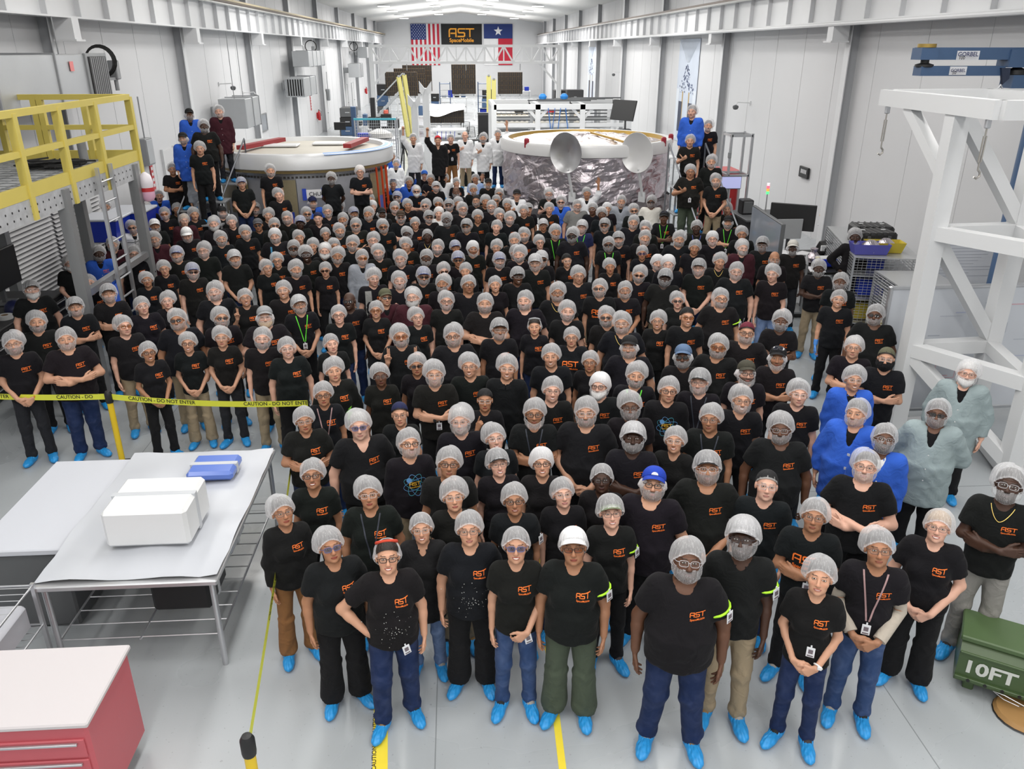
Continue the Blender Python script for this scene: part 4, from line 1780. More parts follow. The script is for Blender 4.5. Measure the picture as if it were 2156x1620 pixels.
CROWD = """
1451 1185 n b g T 4 h d leg=o,t=jeans,a=lime collar under black T-shirt and dark jeans,cuff=lime,lime,id,S=1.01
1561 1136 w b g Pn 5 m d t=khaki,a=lime armband and khaki cargo trousers,arm,id,S=1.02
1725 1220 n - - T 2 f c t=jeans,bd,a=white watch and white badge in front,watch=white,s=.6
1852 1160 n - g T 3 m c t=blue,l=multi,bd,a=printed lanyard and beige undershirt sleeves,sleeve=beige
1975 1112 n - g T 1 j c t=black,leg=w,a=smile beside the green ammunition case,s=1,h=blond
2124 1023 n b g T 5 m x t=grey,a=gold chain and grey sweatpants,chain=gold,S=1.03
1714 1090 n - g L 3 m x t=black,a=large orange chest print and crossed arms,bd
986 1119 n - g T 2 j d t=black,leg=w,a=white speckles on the T-shirt and flared trousers,s=.5,speck
1079 1154 nl - u T 2 f a t=blue,bdh,a=purple safety glasses and hip badge,s=1
1199 1156 W - y T 3 j d t=olive,arm,id,a=white peaked cap and olive trousers
814 1177 hb - f T 2 j k t=jeans,a=red hair band and hand on hip,s=1,speck,bdh,H=red,leg=k
701 1154 n - u T 3 j d t=black,leg=w,a=blue-tinted glasses and wide black trousers,s=.4
598 1080 n - g S 3 f d t=brown,leg=w,a=wide brown trousers,s=.4
896 1117 nl - g J 2 f d t=lightjeans,a=black zipped jacket and light jeans,s=.9
1291 1082 v - g T 1 f d t=black,arm,a=sage green visor,s=.8,H=sage
1187 1042 n - g T 1 f d t=jeans,a=clear glasses and gentle smile next to the sage visor,s=.5
1083 1056 n - f T 3 f d t=jeans,a=dark square glasses and badge on the sleeve,s=.6,id
954 1048 n - g N 2 f d a=plain black top standing in front of dark square glasses
1373 1021 c-royal b f T 2 h d t=black,a=royal blue and white trucker cap,H=royal
1491 988 w b g T 3 h c t=black,a=black cap with white emblem under a net,tat
1615 1025 k-black - g T 1 m d a=black skull cap and white undershirt,cuff=white,h=grey,old,t=jeans
1822 984 n b g T 1 h x t=black,a=forearm on forearm in front of the blue smocks
1864 925 n b g B 4 m d t=black,a=blue smock over a white shirt collar,cuff=white
1798 871 n b - B 2 h d t=black,a=blue smock with white labels down the front,labels
1801 801 n - g B 2 m d a=blue smock and open smile,s=1,t=black
1973 873 n b k GG 4 h h t=black,a=grey-green smock worn open over black
2038 788 n Bb g GG 1 h d t=black,a=grey-green smock and white beard,h=white
1643 906 n b g T 4 h d a=very broad black T-shirt behind the black skull cap
1684 832 n - g T 1 m d a=clear glasses beside the floor gap
1493 884 n - g T 3 m d l=dark,a=dark lanyard and clear glasses
1564 845 n b g V 2 m d s=1,a=V-neck and wide smile
1419 929 n - g Vn 2 f d s=1,a=V-neck without print and broad smile
1409 824 n - f A 2 m d a=atom print and dark glasses
1470 806 w b g T 1 m d l=dark,a=red earpieces and striped lanyard
1575 787 c-olive s f T 1 m d a=olive trucker cap,H=olive
1637 755 c-black s - T 3 m x a=goggles on a black cap,gog
1333 923 w b - T 5 m x a=net over a dark peak and folded arms
1327 859 n b g N 4 m d bd,a=dark glasses and belt badge
1233 871 n b g T 2 h c a=narrow glasses and clasped hands with red wristband
1125 873 n s f T 3 m x a=square black glasses and folded bare arms,l=dark
1164 824 n - g T 1 m d s=1,a=grin in front of the hooded sweatshirt
1259 814 wh Bb f T 1 m d h=white,a=white beard and opaque white bouffant
1340 793 n b - T 2 m d l=green
1021 845 k-black - g R 3 f i a=pointing finger at chin and planet print
1042 924 n - g N 1 f d s=.8
1052 978 w - g N 1 f d s=1,a=clear glasses under a grey peak
1140 977 wh - f N 2 f d s=1,a=cream bouffant and dark glasses
1267 1011 nl - f N 5 f d a=dark rectangular glasses in front of folded arms
947 978 n - f N 3 m d a=thick black glasses and black crew neck
969 889 n b g T 1 m d id,a=grey beard and crossed hand,h=grey,old
865 935 n b f A 2 m d a=atom print and long black sleeves
841 875 k-navy - g N 2 f d a=navy skull cap and clear glasses
915 790 n b g T 2 m x bd,a=wrist watch on folded arms,watch=black
756 900 n - u P 1 h d h=grey,old,a=polo shirt with glasses hung at the collar
656 1002 n - f V 3 f d s=.9,a=round amber glasses
776 1043 n - g T 3 j d s=.3,a=very broad T-shirt and safety glasses,l=dark
641 888 n - g T 3 j x tat,a=tattooed folded arms
680 833 n - f T 3 f d l=multi,a=dark glasses and patterned lanyard
704 782 n - - HT 2 j d a=hooded sweatshirt with green print
801 793 n - g T 4 f d a=round clear glasses and long black T-shirt
877 771 n - k N 3 f d a=dark brow-bar safety glasses
987 773 n - g T 2 m d s=.9
1068 777 n - g H 2 m d s=1,a=black hooded sweatshirt and wide smile
1159 752 n - - N 2 m d s=1,a=broad smile beside the large chest print
1241 764 n - g N 3 f d
1323 732 c-black b g N 2 h d a=plain black baseball cap and grey beard net,H=black
1203 712 n - g L 2 j d a=large orange chest print and round face net,s=.3
1125 689 hb - - T 2 f d a=black fringe and silver head band,H=silver
1053 695 w b g T 3 m d
1304 682 n b g N 2 h d chain=gold,a=gold chain over plain black
1196 657 n b - N 1 m d
1280 669 n b k N 2 m d
1313 612 n b g T 3 m a
1264 608 n b k L 2 m d a=large orange chest print and dark glasses
1174 617 n b g N 3 h a chain=gold,a=gold necklace and hand sign
1102 634 n b - N 1 h d a=very broad plain black top behind the head band
1346 580 n b k T 2 m d
1285 563 n - - P 3 f d
1220 582 n - g T 2 h d
1048 600 n - - N 2 f d s=.9
1087 583 w - g N 4 m d s=1,a=wide grin and tilted cap
1130 555 w b g V 2 m d
1195 550 k-black - g P 2 f d s=.8,a=black head wrap and black polo
1091 537 n b - N 1 m d cuff=lime
1053 550 w b g T 1 m d
953 709 n b f T 2 h d a=thick black glasses in the middle row
844 709 n b y T 2 m q a=two raised peace signs
880 669 n - g T 1 f d
794 654 n - y T 2 f c a=amber glasses and crossed wrists,s=.6
713 664 n - f T 1 f d s=.8,a=black glasses and smart watch
700 725 nl - - N 1 f d
733 635 0 - k T 5 m d s=.6,a=bald head and sunglasses
789 587 n - g T 1 m d a=grey jacket over one shoulder,s=.4,jk
844 592 n b g N 1 m t
814 627 c-camo - k M 2 m d a=camouflage cap and maroon smock,H=camo
865 627 n Bb g M 1 h d h=grey,a=long beard and maroon smock
940 635 n b f N 1 m d
1021 640 n b - N 2 h x a=bare forehead and folded tattooed arms,tat
984 600 n - f N 3 h d
934 598 n b - N 3 m d
976 572 n - - N 2 f d
938 572 n - k T 1 f d
890 583 w b k T 2 m d
965 548 w - k N 3 m d
897 544 n b f T 4 m d
842 546 n b g T 1 m d
763 544 n b y G 2 m d a=grey smock and amber glasses
684 570 n - k T 2 f d a=tinted glasses and yellow sleeve badge
712 540 n b - P 3 m d
647 537 n - g T 5 m d s=1,a=laughing face and clear goggles
625 568 n b - T 2 m d
565 565 n - g T 2 f d s=.8
583 550 n - f T 2 f d s=.8
595 612 n - g S 2 m d s=1,a=long black sleeves and wide smile
632 642 w b g T 2 m c l=green,bd,a=green lanyard and camouflage cap under net
558 668 c-grey Bb g T 1 h x h=blond,a=grey cap with red patch,H=grey
514 628 n - g T 2 f p s=1,a=raised peace sign and blue wristband
453 615 n b g T 1 h d
468 670 n b k T 2 m d
371 675 n b k T 3 h d
395 724 n - f T 2 f c s=1,t=khaki,a=black glasses and khaki trousers
466 712 n - g T 2 f c a=long pale arms and clear glasses
552 714 n b g T 1 m d
605 735 n - g T 1 j d s=.7,a=hand out over the caution tape
407 573 w b k T 1 m d
495 545 w b - N 2 m c tat,a=tattooed arms and clasped hands
352 634 n - g N 1 f d
346 567 n - g T 2 f d
309 590 n - g T 3 f d
301 645 n - g T 1 j d s=.5
265 687 n - y T 1 m d t=khaki,a=yellow lenses
314 743 n - f T 3 f c s=.9,a=black glasses at the caution tape
139 715 n b - T 2 h x a=folded arms beside the yellow tape post
27 725 n b g T 2 m c watch=orange,a=orange smart watch
78 679 n b - T 2 m d
159 647 w b - T 2 m x tat
229 619 w b - T 2 m x a=blue cap under a net
188 597 n b g T 1 m d
68 610 w Bb g T 1 h d h=white,a=full white beard beside the tool chest
149 555 n Bb g T 1 m c h=white,a=white beard and red-rimmed glasses
209 535 n b - B 5 m d a=open blue smock over a black T-shirt
236 516 n b g M 2 m d bd,a=maroon smock and hanging badge
283 536 n b f T 1 h d
325 505 n b g M 2 m d a=maroon smock in front of a white coat
223 436 n b - N 2 m x a=folded arms seen through the platform ladder
278 480 n b k W 2 m d a=white coat near the yellow platform
1512 732 n b y T 3 h d a=orange lenses and net bonnet
1437 752 c-denim b k N 4 m d a=denim baker cap,H=denim
1448 669 k-black - y T 2 m d s=.8,a=tight black cap and yellow lenses
1385 677 n - g T 2 f d s=.8
1573 702 k-maroon b f T 2 h d a=maroon beanie and round glasses
1644 677 n b - T 4 m x a=folded arms beside khaki trousers
1520 630 n b f T 2 h d arm,a=lime armband on a broad T-shirt
1427 634 n - k N 1 f d
1400 587 w b - N 5 h d
1624 578 n - g T 1 m d a=thin round glasses and bare strong arms,t=lightjeans
1551 573 n b g T 1 h d
1470 565 w b g T 1 m c
1517 552 n - - N 2 m d chain=silver,a=silver chain and moustache
1399 557 wh b g N 1 m d h=grey
1632 547 0 b g N 3 m d a=bald head and clear glasses
1669 523 c-plaid b - T 5 m d a=plaid cap,H=plaid
1724 567 n b - T 5 m x t=khaki,a=khaki trousers and blue collar,cuff=blue
1768 594 n b - T 4 m d
1766 631 n - g T 2 m d s=.8,t=black,gl,a=blue gloves and clear glasses
1841 664 n b k T 4 h d gl,a=blue gloves and very broad T-shirt
1797 733 n - g N 2 m x h=grey,old,a=clear goggles in front of the broad T-shirt
1865 757 k-camo m g T 2 m x a=black face mask and camouflage head wrap
1801 500 n s - S 5 m k s=.4,a=long black sleeves at the paper-covered desk,S=1.02
1604 516 w b g T 4 m d
1566 523 n b g M 1 m d h=grey,a=maroon smock under the large screen
1562 494 n - g N 3 m d
1462 523 n - - N 3 m d cuff=white
1500 504 wh b g T 1 m d
1432 505 n b - T 2 h d
1466 480 n - - N 5 m d l=blue,a=blue printed lanyard
1533 469 c-black b - N 2 m x l=green,a=black cap and green lanyard
1531 441 n - - N 2 m d
1398 459 c-black - - T 4 m x l=green,a=blue mirrored glasses on a cap,gogb
1352 534 n - u T 3 f d a=mirrored glasses
1394 555 wh b - N 1 m d
1281 516 n b k N 4 m d l=green,a=green lanyard and dark glasses
1359 502 n b - T 2 h d
1302 505 w b - T 1 m d
1138 511 n - f T 1 f d
1203 497 n b k T 5 h d
1170 490 n b - N 3 m d l=green
1357 482 n b f N 1 m d
1334 469 n b - N 2 h d
1272 475 w b k T 2 m d
1225 479 w b g X-navy 1 m d l=green,a=navy T-shirt and green lanyard
1144 475 w - g N 3 f d
1133 547 w b k N 2 m d
1267 452 n - - N 4 m d
1157 441 n - - V 2 m d
1335 444 n b k N 2 m d
1279 440 wh - - T 2 m d s=.6
1245 441 n - g N 4 m d
1218 434 n b f X-grey 1 h d a=grey T-shirt
1370 426 n b k Xl-cream 4 h d a=cream sweatshirt
1309 425 n b - G 2 m d a=pale grey smock in front of the dish satellite
1181 426 n b k B 1 m t a=blue smock and raised thumb,s=.7
1236 408 n - - W 3 m l a=white coat and waving arm,s=.7
1156 409 n b f P 1 m t a=black polo and raised thumb,h=grey
1088 411 c-black - g W 2 m t a=white coat and black cap
1104 496 n b - T 2 m d
1093 533 n b - N 1 m d
1080 507 n b - T 2 m d
1073 461 n b g T 1 m d cuff=lime,a=lime collar in the rear rows
1102 445 n - g T 2 m d
1114 441 w - - N 2 f d
1066 433 n - g T 3 m d
1055 454 n - f N 1 m d
1047 409 n - k N 3 m d
1048 423 n - k N 3 f d s=.8
1034 436 n b f N 1 m d
1045 479 n - - T 1 m d a=dark hair under a clear net and pale neck
1047 522 n - g N 2 f d s=.5
1007 458 n - f P 3 m d a=dark polo shirt and black glasses
1005 423 k-black b g N 2 m d a=black beanie and beard net
1019 425 n - - N 3 m d
997 400 n b - N 3 m d
1029 387 c-black b - N 3 m d a=black cap with white emblem in the rear
1000 377 n - - X-light 3 m d a=light blue shirt,s=.5
1016 370 n - - W 2 m d s=.5
983 353 n - g T 1 m d a=round glasses in front of the white coats
962 386 n - - T 2 f d s=.8
960 405 0 b - N 4 m d a=bald head and dark beard net
976 441 n b f N 1 h d
980 477 w b k N 3 m d
997 525 wh s g T 3 m d a=floppy white bonnet slipped sideways
960 522 w - - N 3 f d s=.7
921 522 n b g T 1 m d
940 464 n b g T 5 h d s=.7,a=large hood net and glowing smile
924 450 wh - - Xt-white 1 m d h=blond,a=white collar and blond hair
946 433 w b k N 1 m d
962 429 n - - N 3 m d
922 430 n - y N 3 m d
919 394 w b - T 1 m d
908 378 n - g T 3 m t a=raised hand beside the blue caps
934 376 n - - W 3 m d s=.6,a=white coat worn open
919 368 n b - T 3 m d
893 369 c-blue - - N 1 m d a=blue baseball cap,H=blue
871 369 c-black b - B 3 m d a=black cap and blue smock
862 384 n - - B 3 m d a=blue smock in front of the black cap
877 403 n Bb k T 1 m x h=white,a=white beard and folded arms
857 433 n - g T 3 m d
835 416 w b k T 1 m d
835 438 n b y T 1 m d
846 458 c-brown b k N 1 m x a=brown cap,H=brown
874 472 n - f T 2 j d s=.4
896 434 n b k N 1 m d
903 458 w b k N 1 m d
858 494 n b f T 5 m d
897 498 nl - - N 5 f d a=silver pendant and dark net hood,chain=silver
853 518 n - g T 2 m d
828 388 n - - B 2 m d a=goggles pushed up on a net,gog
827 329 n - g B 3 m r a=blue smock and blue-gloved hand up
834 346 n b - W 2 m d a=white coat at the drum
796 533 n b g T 1 m d
786 507 n b g N 1 m d
807 478 n b k T 3 m d
800 451 c-black s g N 4 m d
779 451 n b - T 3 m d
786 436 wh - - N 1 m d h=grey
779 420 n b - N 2 m d
811 401 n - g T 4 m x a=folded arms and neat beard behind the orange straps
758 362 wh - f T 1 m x z=0.85,a=folded pale arms on the drum stand,t=black,h=blond
697 377 n b - Vn 5 m h z=0.7,a=hands behind back on the drum stand,t=black
583 411 n - - T 1 m d z=0.37
574 360 n b - T 2 m d z=0.85,a=tall figure in front of the drum panel,t=black
509 387 w - g N 2 m c z=0.61,a=yellow wristband and cap under net,tat,t=jeans
747 450 w b - N 3 m d
749 475 n b k T 2 h x
742 515 n b f N 2 m d
721 463 n b - N 3 m d
716 437 n b - N 4 m d
706 519 n - y N 2 f d
716 487 n b - T 2 m d
690 446 n b g V 1 m d
660 427 c-navy b - B 2 m d a=navy cap and blue smock,H=navy
686 494 n - g N 2 f d s=1
681 529 n Bb - N 1 m d h=white
669 461 k-navy - g V 1 m d s=.8,a=navy cap with safety goggles
647 451 n b k N 2 m d
658 519 n - - N 2 f d s=.6
632 470 w - - N 5 m d
631 501 n - - N 2 f d
618 523 n b k T 4 m d
603 460 n b f T 1 m d
578 475 n - k N 2 m d
578 498 wh b - T 1 h d a=blue strap over one shoulder,strap
565 454 n - g N 2 m d
544 475 c-dark - k N 3 m d a=charcoal cap and dark glasses,H=dark
538 440 w b - N 1 m d
517 491 n b - T 2 m d
467 504 n b g T 2 m d
485 468 n - g T 1 m d
470 448 c-black b g N 1 m d
453 472 n Bb - N 1 m d h=grey
429 426 n b - T 3 m c
426 529 n b g N 1 m d
411 452 n - - T 2 m d s=1
394 498 W b - T 1 m d a=white floppy cap and lowered face
389 465 n - g M 1 m d h=blond,a=maroon smock and thin glasses
371 537 w b - T 2 m d
373 441 n - - N 3 m d
346 451 n b y T 1 m d a=amber glasses and beard net near the stairs
327 476 W b - N 3 m d
309 440 n B k Vn 1 m d h=grey,a=long grey beard and V-neck
289 451 0 b k T 2 m d a=bald head beside the stair rail
306 413 n - - G 2 m d s=.5
334 413 n - - B 2 m d s=.5
307 394 n b g N 1 m d
375 412 w b - N 4 m d a=lowered head and peaked net
388 395 n - g B 2 m d s=.7
416 360 n - - G 3 m d z=0.78,a=grey smock on the stair
363 357 n - g T 3 m x z=0.86,s=.8,a=two pale wristbands on the stair
421 313 n - g T 2 m d z=1.35,a=black T-shirt halfway up the stair
383 292 c-black b g B 2 m d z=1.52,a=blue smock and black cap halfway up the stair
430 266 n b - T 5 h d z=1.75,a=very broad T-shirt high on the stair
460 235 n b - M 1 m d z=1.98,a=maroon smock at the stair top
400 241 c-black b - B 4 m d z=1.96,a=blue smock and black cap at the stair top
1455 235 n - - B 1 m d z=1.93,a=blue smock at the top of the rolling stair,S=1.02
1492 265 n b - T 2 m d z=1.7,a=black T-shirt one step below the blue smock
1453 297 n - - T 2 m t z=1.43,a=raised thumb high on the rolling stair
1498 341 n b - T 2 m a z=1.03
1454 362 n - g T 3 h t z=0.86,bd,t=olive,a=raised thumb and hanging badge on the stair
1507 381 n b - P 2 m c z=0.72,t=khaki,a=polo and khaki trousers on the stair
870 292 n - - W 2 m r z=1.0,s=.6,a=white coat and raised fist
922 296 k-red - - J 2 m r z=1.0,s=.6,a=red bandana and dark jacket
949 293 n - - T 1 m t z=1.0,t=brown,bd,a=brown trousers and badge on the walkway
979 286 0 - g W 1 m t z=1.0,s=.6,t=khaki,a=bald head and white coat
1017 291 n b - W 2 m t z=1.0,t=black,a=white coat and black trousers on the walkway
1048 283 n - - W 2 m l z=1.0,t=jeans,s=.5,a=white coat and jeans
"""


# ------------------------------------------------------------------ the crowd
SHOEC = mat('blue_film', (0.022, 0.29, 0.68), 0.42, 0, .25, 30, .3, 40)
SKINS = {1: (.68, .40, .30), 2: (.57, .315, .21), 3: (.41, .205, .12), 4: (.135, .062, .036), 5: (.058, .027, .017)}
HAIRC = {'': (.018, .012, .009), 'grey': (.32, .31, .30), 'white': (.62, .61, .60), 'blond': (.36, .22, .09), 'brown': (.06, .03, .015)}
BLACK = (.0080, .0080, .0092)
SHIRTC = {'B': (.006, .085, .50), 'G': (.27, .29, .33), 'GG': (.25, .31, .32), 'W': (.72, .73, .75), 'M': (.045, .010, .016), 'J': (.012, .012, .013),
          'navy': (.015, .02, .07), 'grey': (.16, .16, .155), 'cream': (.62, .60, .55), 'light': (.25, .36, .62), 'white': (.72, .72, .72)}
TROUS = {'black': (.010, .010, .011), 'jeans': (.012, .024, .075), 'blue': (.030, .060, .150), 'lightjeans': (.11, .17, .31), 'khaki': (.30, .235, .15),
         'olive': (.062, .080, .055), 'grey': (.25, .24, .225), 'brown': (.22, .10, .032), 'dark': (.02, .021, .025)}
CAPC = {'navy': (.010, .014, .06), 'black': (.012, .012, .013), 'blackr': (.012, .012, .013), 'royal': (.012, .05, .42), 'olive': (.055, .052, .036), 'camo': (.10, .10, .06),
        'grey': (.30, .31, .32), 'denim': (.10, .16, .27), 'maroon': (.13, .014, .03), 'plaid': (.52, .50, .46), 'blue': (.03, .14, .55), 'brown': (.05, .032, .02), 'dark': (.09, .09, .10), 'red': (.55, .02, .03)}
RIB = {'green': (.12, .72, .04), 'dark': (.03, .035, .05), 'multi': (.35, .22, .22), 'blue': (.05, .07, .30)}

PEOPLE = []
for ln in CROWD.strip().splitlines():
    t = ln.split(None, 9)
    ex = {}
    for kv in (t[9].split(',') if len(t) > 9 else []):
        k, _, v = kv.partition('=')
        ex[k.strip()] = v if _ else True
    PEOPLE.append(dict(x=float(t[0]), y=float(t[1]), head=t[2], beard=t[3], eye=t[4], shirt=t[5], skin=int(t[6]), build=t[7], pose=t[8], ex=ex))

EYE0 = np.array([0, -.085, 0])
PRNG = random.Random(11)
for i, p in enumerate(PEOPLE):
    p['s0'] = float(p['ex'].get('S', {'m': .955, 'f': .895, 'h': .975, 'j': .915}[p['build']] + PRNG.uniform(-.02, .02)))
    p['s'] = p['s0']
    depr = math.degrees(TH + math.atan((p['y'] - IH / 2) / F))
    pit = min((7, 15, 23), key=lambda q: abs(q - depr * .72))
    if 'lowered' in str(p['ex'].get('a', '')):
        pit = -12
    alt = [(5, 3), (-6, -4)][i % 2] if p['build'] in 'mh' and p['pose'] == 'd' else [(0, 0), (4, -3)][('mfhj'.index(p['build']) + ord(p['pose'])) % 2]
    p['hv'] = (pit, *alt)
    p['hr'] = head_rot(*p['hv'])
    p['eye_l'] = NECKP + p['hr'] @ (HEADC - NECKP + EYE0)


def place(p):
    z = float(p['ex'].get('z', 0))
    rz = 0
    for _ in range(3):
        e = p['eye_l'] * p['s']
        q = at_z(p['x'] + p.get('dx', 0), p['y'], z + e[2])
        c, s = math.cos(rz), math.sin(rz)
        X_, Y_ = q.x - (c * e[0] - s * e[1]), q.y - (s * e[0] + c * e[1])
        rz = math.atan2(-X_, Y_) + p.get('turn', 0)
    p['loc'], p['rz'] = (X_, Y_, z), rz


for p in PEOPLE:
    p['turn'] = R(PRNG.uniform(-9, 9)) if p['pose'] in 'dch' else 0
    place(p)
# neighbours whose guessed heights put them on the same spot: vary the heights a little so that nobody stands inside another
for it in range(90):
    L = np.array([p['loc'] for p in PEOPLE])
    rad = np.array([{'m': .215, 'f': .195, 'h': .26, 'j': .23}[p['build']] for p in PEOPLE])
    d = np.linalg.norm(L[:, None, :2] - L[None, :, :2], axis=2)
    need = rad[:, None] + rad[None]
    bad = (d < need) & (np.abs(L[:, None, 2] - L[None, :, 2]) < .5)
    np.fill_diagonal(bad, False)
    if not bad.any():
        break
    dist = np.linalg.norm(L[:, :2], axis=1)
    for i in np.argwhere(bad.any(1))[:, 0]:
        js = np.argwhere(bad[i])[:, 0]
        push = sum(np.sign(dist[i] - dist[j] + 1e-6) * (need[i, j] - d[i, j]) for j in js)
        side = sum((1 if L[i, 0] >= L[j, 0] else -1) * (need[i, j] - d[i, j]) for j in js)
        PEOPLE[i]['dx'] = min(9, max(-9, PEOPLE[i].get('dx', 0) + 14 * side))
        # taller stands nearer, shorter stands further
        p = PEOPLE[i]
        p['s'] = min(p['s0'] + .08, max(p['s0'] - .08, p['s'] - .05 * push))
    for p in PEOPLE:
        place(p)

# ---- labels: looks first, then whom one stands next to
SH_W = {'T': 'black emblem T-shirt', 'L': 'black T-shirt with large orange print', 'N': 'plain black T-shirt', 'V': 'black V-neck', 'Vn': 'plain black V-neck', 'A': 'black shirt with atom print',
        'S': 'long-sleeved black shirt', 'H': 'black hooded sweatshirt', 'HT': 'black hooded sweatshirt', 'B': 'blue smock', 'G': 'grey smock', 'GG': 'grey-green smock', 'W': 'white coat', 'M': 'maroon smock',
        'P': 'black polo shirt', 'Pn': 'black polo shirt', 'J': 'dark jacket', 'R': 'black shirt with planet print', 'X-navy': 'navy T-shirt', 'X-grey': 'grey T-shirt', 'Xl-cream': 'cream sweatshirt', 'X-light': 'light blue shirt', 'Xt-white': 'white T-shirt'}
anchors = [p for p in PEOPLE if 'a' in p['ex']]


def look(p):
    h = p['head']
    hd = {'n': 'hairnet', 'nl': 'long hairnet', 'w': 'netted cap', 'wh': 'white bouffant', 'W': 'white peaked cap', '0': 'no cap', 'v': 'netted visor', 'hb': 'head band'}.get(h, 'cap')
    if p['beard'] not in '-B':
        hd += ' and beard net'
    e = {'k': 'dark glasses', 'y': 'amber glasses', 'f': 'framed glasses', 'u': 'tinted glasses'}.get(p['eye'])
    return hd, e


for p in anchors:
    hd, e = look(p)
    p['label'] = 'person with ' + p['ex']['a']
    if len(p['label'].split()) < 4:
        p['label'] += ' under a hairnet'
    p['say'] = 'the one with ' + p['ex']['a']
used = set()
rest = [p for p in PEOPLE if 'a' not in p['ex']]
for p in sorted(rest, key=lambda q: min((q['x'] - a['x']) ** 2 + (q['y'] - a['y']) ** 2 for a in anchors)):
    done = False
    near = sorted(anchors, key=lambda a: ((p['x'] - a['x']) ** 2 + 1.6 * (p['y'] - a['y']) ** 2))
    hd, e = look(p)
    for a in near[:14]:
        dx, dy = p['x'] - a['x'], p['y'] - a['y']
        sc = .0688 * (max(p['y'], 200) - 104)
        if abs(dx) < 1.1 * sc:
            rel = 'directly in front of' if dy > 0 else 'directly behind'
        elif dx < 0:
            rel = 'on the yellow-platform side of'
        else:
            rel = 'on the white-gantry side of'
        if abs(dx) >= 1.1 * sc and abs(dy) > 1.6 * sc:
            rel = ('ahead, ' if dy > 0 else 'behind, ') + rel
        key = (rel, id(a))
        if key in used:
            continue
        used.add(key)
        say = a['ex']['a']
        for first in (f'person in {hd} and {e}' if e else None, f'person in {hd}', 'person'):
            if first is None:
                continue
            lab = f'{first} {rel} {say}'
            if len(lab.split()) <= 16:
                break
        p['label'] = lab
        done = True
        break
    if not done:
        p['label'] = f'person in {hd} deep among the rows of {SH_W[p["shirt"]]}s'


def part(name, me, parent, color=None, M=None, label=None):
    o = bpy.data.objects.new(name, me)
    COL.objects.link(o)
    o.parent = parent
    if color is not None:
        o.color = (*color, 1)
    if M is not None:
        o.matrix_basis = M
    if label:
        o['label'] = label
    return o


def small(name, fn):
    """cache for one-off meshes shared by several people"""
    if name not in _ME:
        mb, m = fn()
        me = bpy.data.meshes.new(name.split(':')[0])
        me.from_pydata(mb.v, [], mb.f)
        me.polygons.foreach_set('use_smooth', mb.s)
        me.materials.append(m)
        _ME[name] = me
    return _ME[name]


def collar_ring(build, gap, r0=.010, r1=.032):
    def fn():
        nk = BUILD[build]['nk']
        mb = MB()
        v, f = [], []
        n = 26
        for i in range(n + 1):
            a = R(gap) + (2 * math.pi - 2 * R(gap)) * i / n
            fr = .5 + .5 * math.cos(a)
            for r, dz in ((r0, .012), (r1 * .7, .006), (r1 + .012 * fr ** 3, -.026 - .014 * fr ** 3)):
                v.append(((nk + r) * math.sin(a) * 1.08, .022 - (nk + r) * math.cos(a) - .020 * fr, 1.466 - .026 * fr + dz))
        for i in range(n):
            for k in (0, 1):
                q = i * 3 + k
                f.append((q, q + 3, q + 4, q + 1))
        mb.add(v, f, True)
        return mb, CLOTH
    return fn


def ring_at(a, b, t, r, tube, m, n=16):
    mb = MB()
    a, b = Vector(a), Vector(b)
    _, _, d, u, w_ = mb.frame(a, b)
    c = a.lerp(b, t)
    mb.path([c + (u * math.cos(q) + w_ * math.sin(q)) * r for q in (2 * math.pi * i / n for i in range(n))], tube, 6, True)
    return mb


def ribbon(build, pose, kind, x0, wd, z0, z1):
    bvh = shirt_bvh(build, pose, kind)
    v = []
    for i in range(13):
        z = z0 + (z1 - z0) * i / 12
        v += [on_shirt(bvh, x0 - wd / 2, z, .006, .0), on_shirt(bvh, x0 + wd / 2, z, .006, .0)]
    mb = MB()
    mb.add(v, [(2 * i, 2 * i + 1, 2 * i + 3, 2 * i + 2) for i in range(12)], True)
    return mb


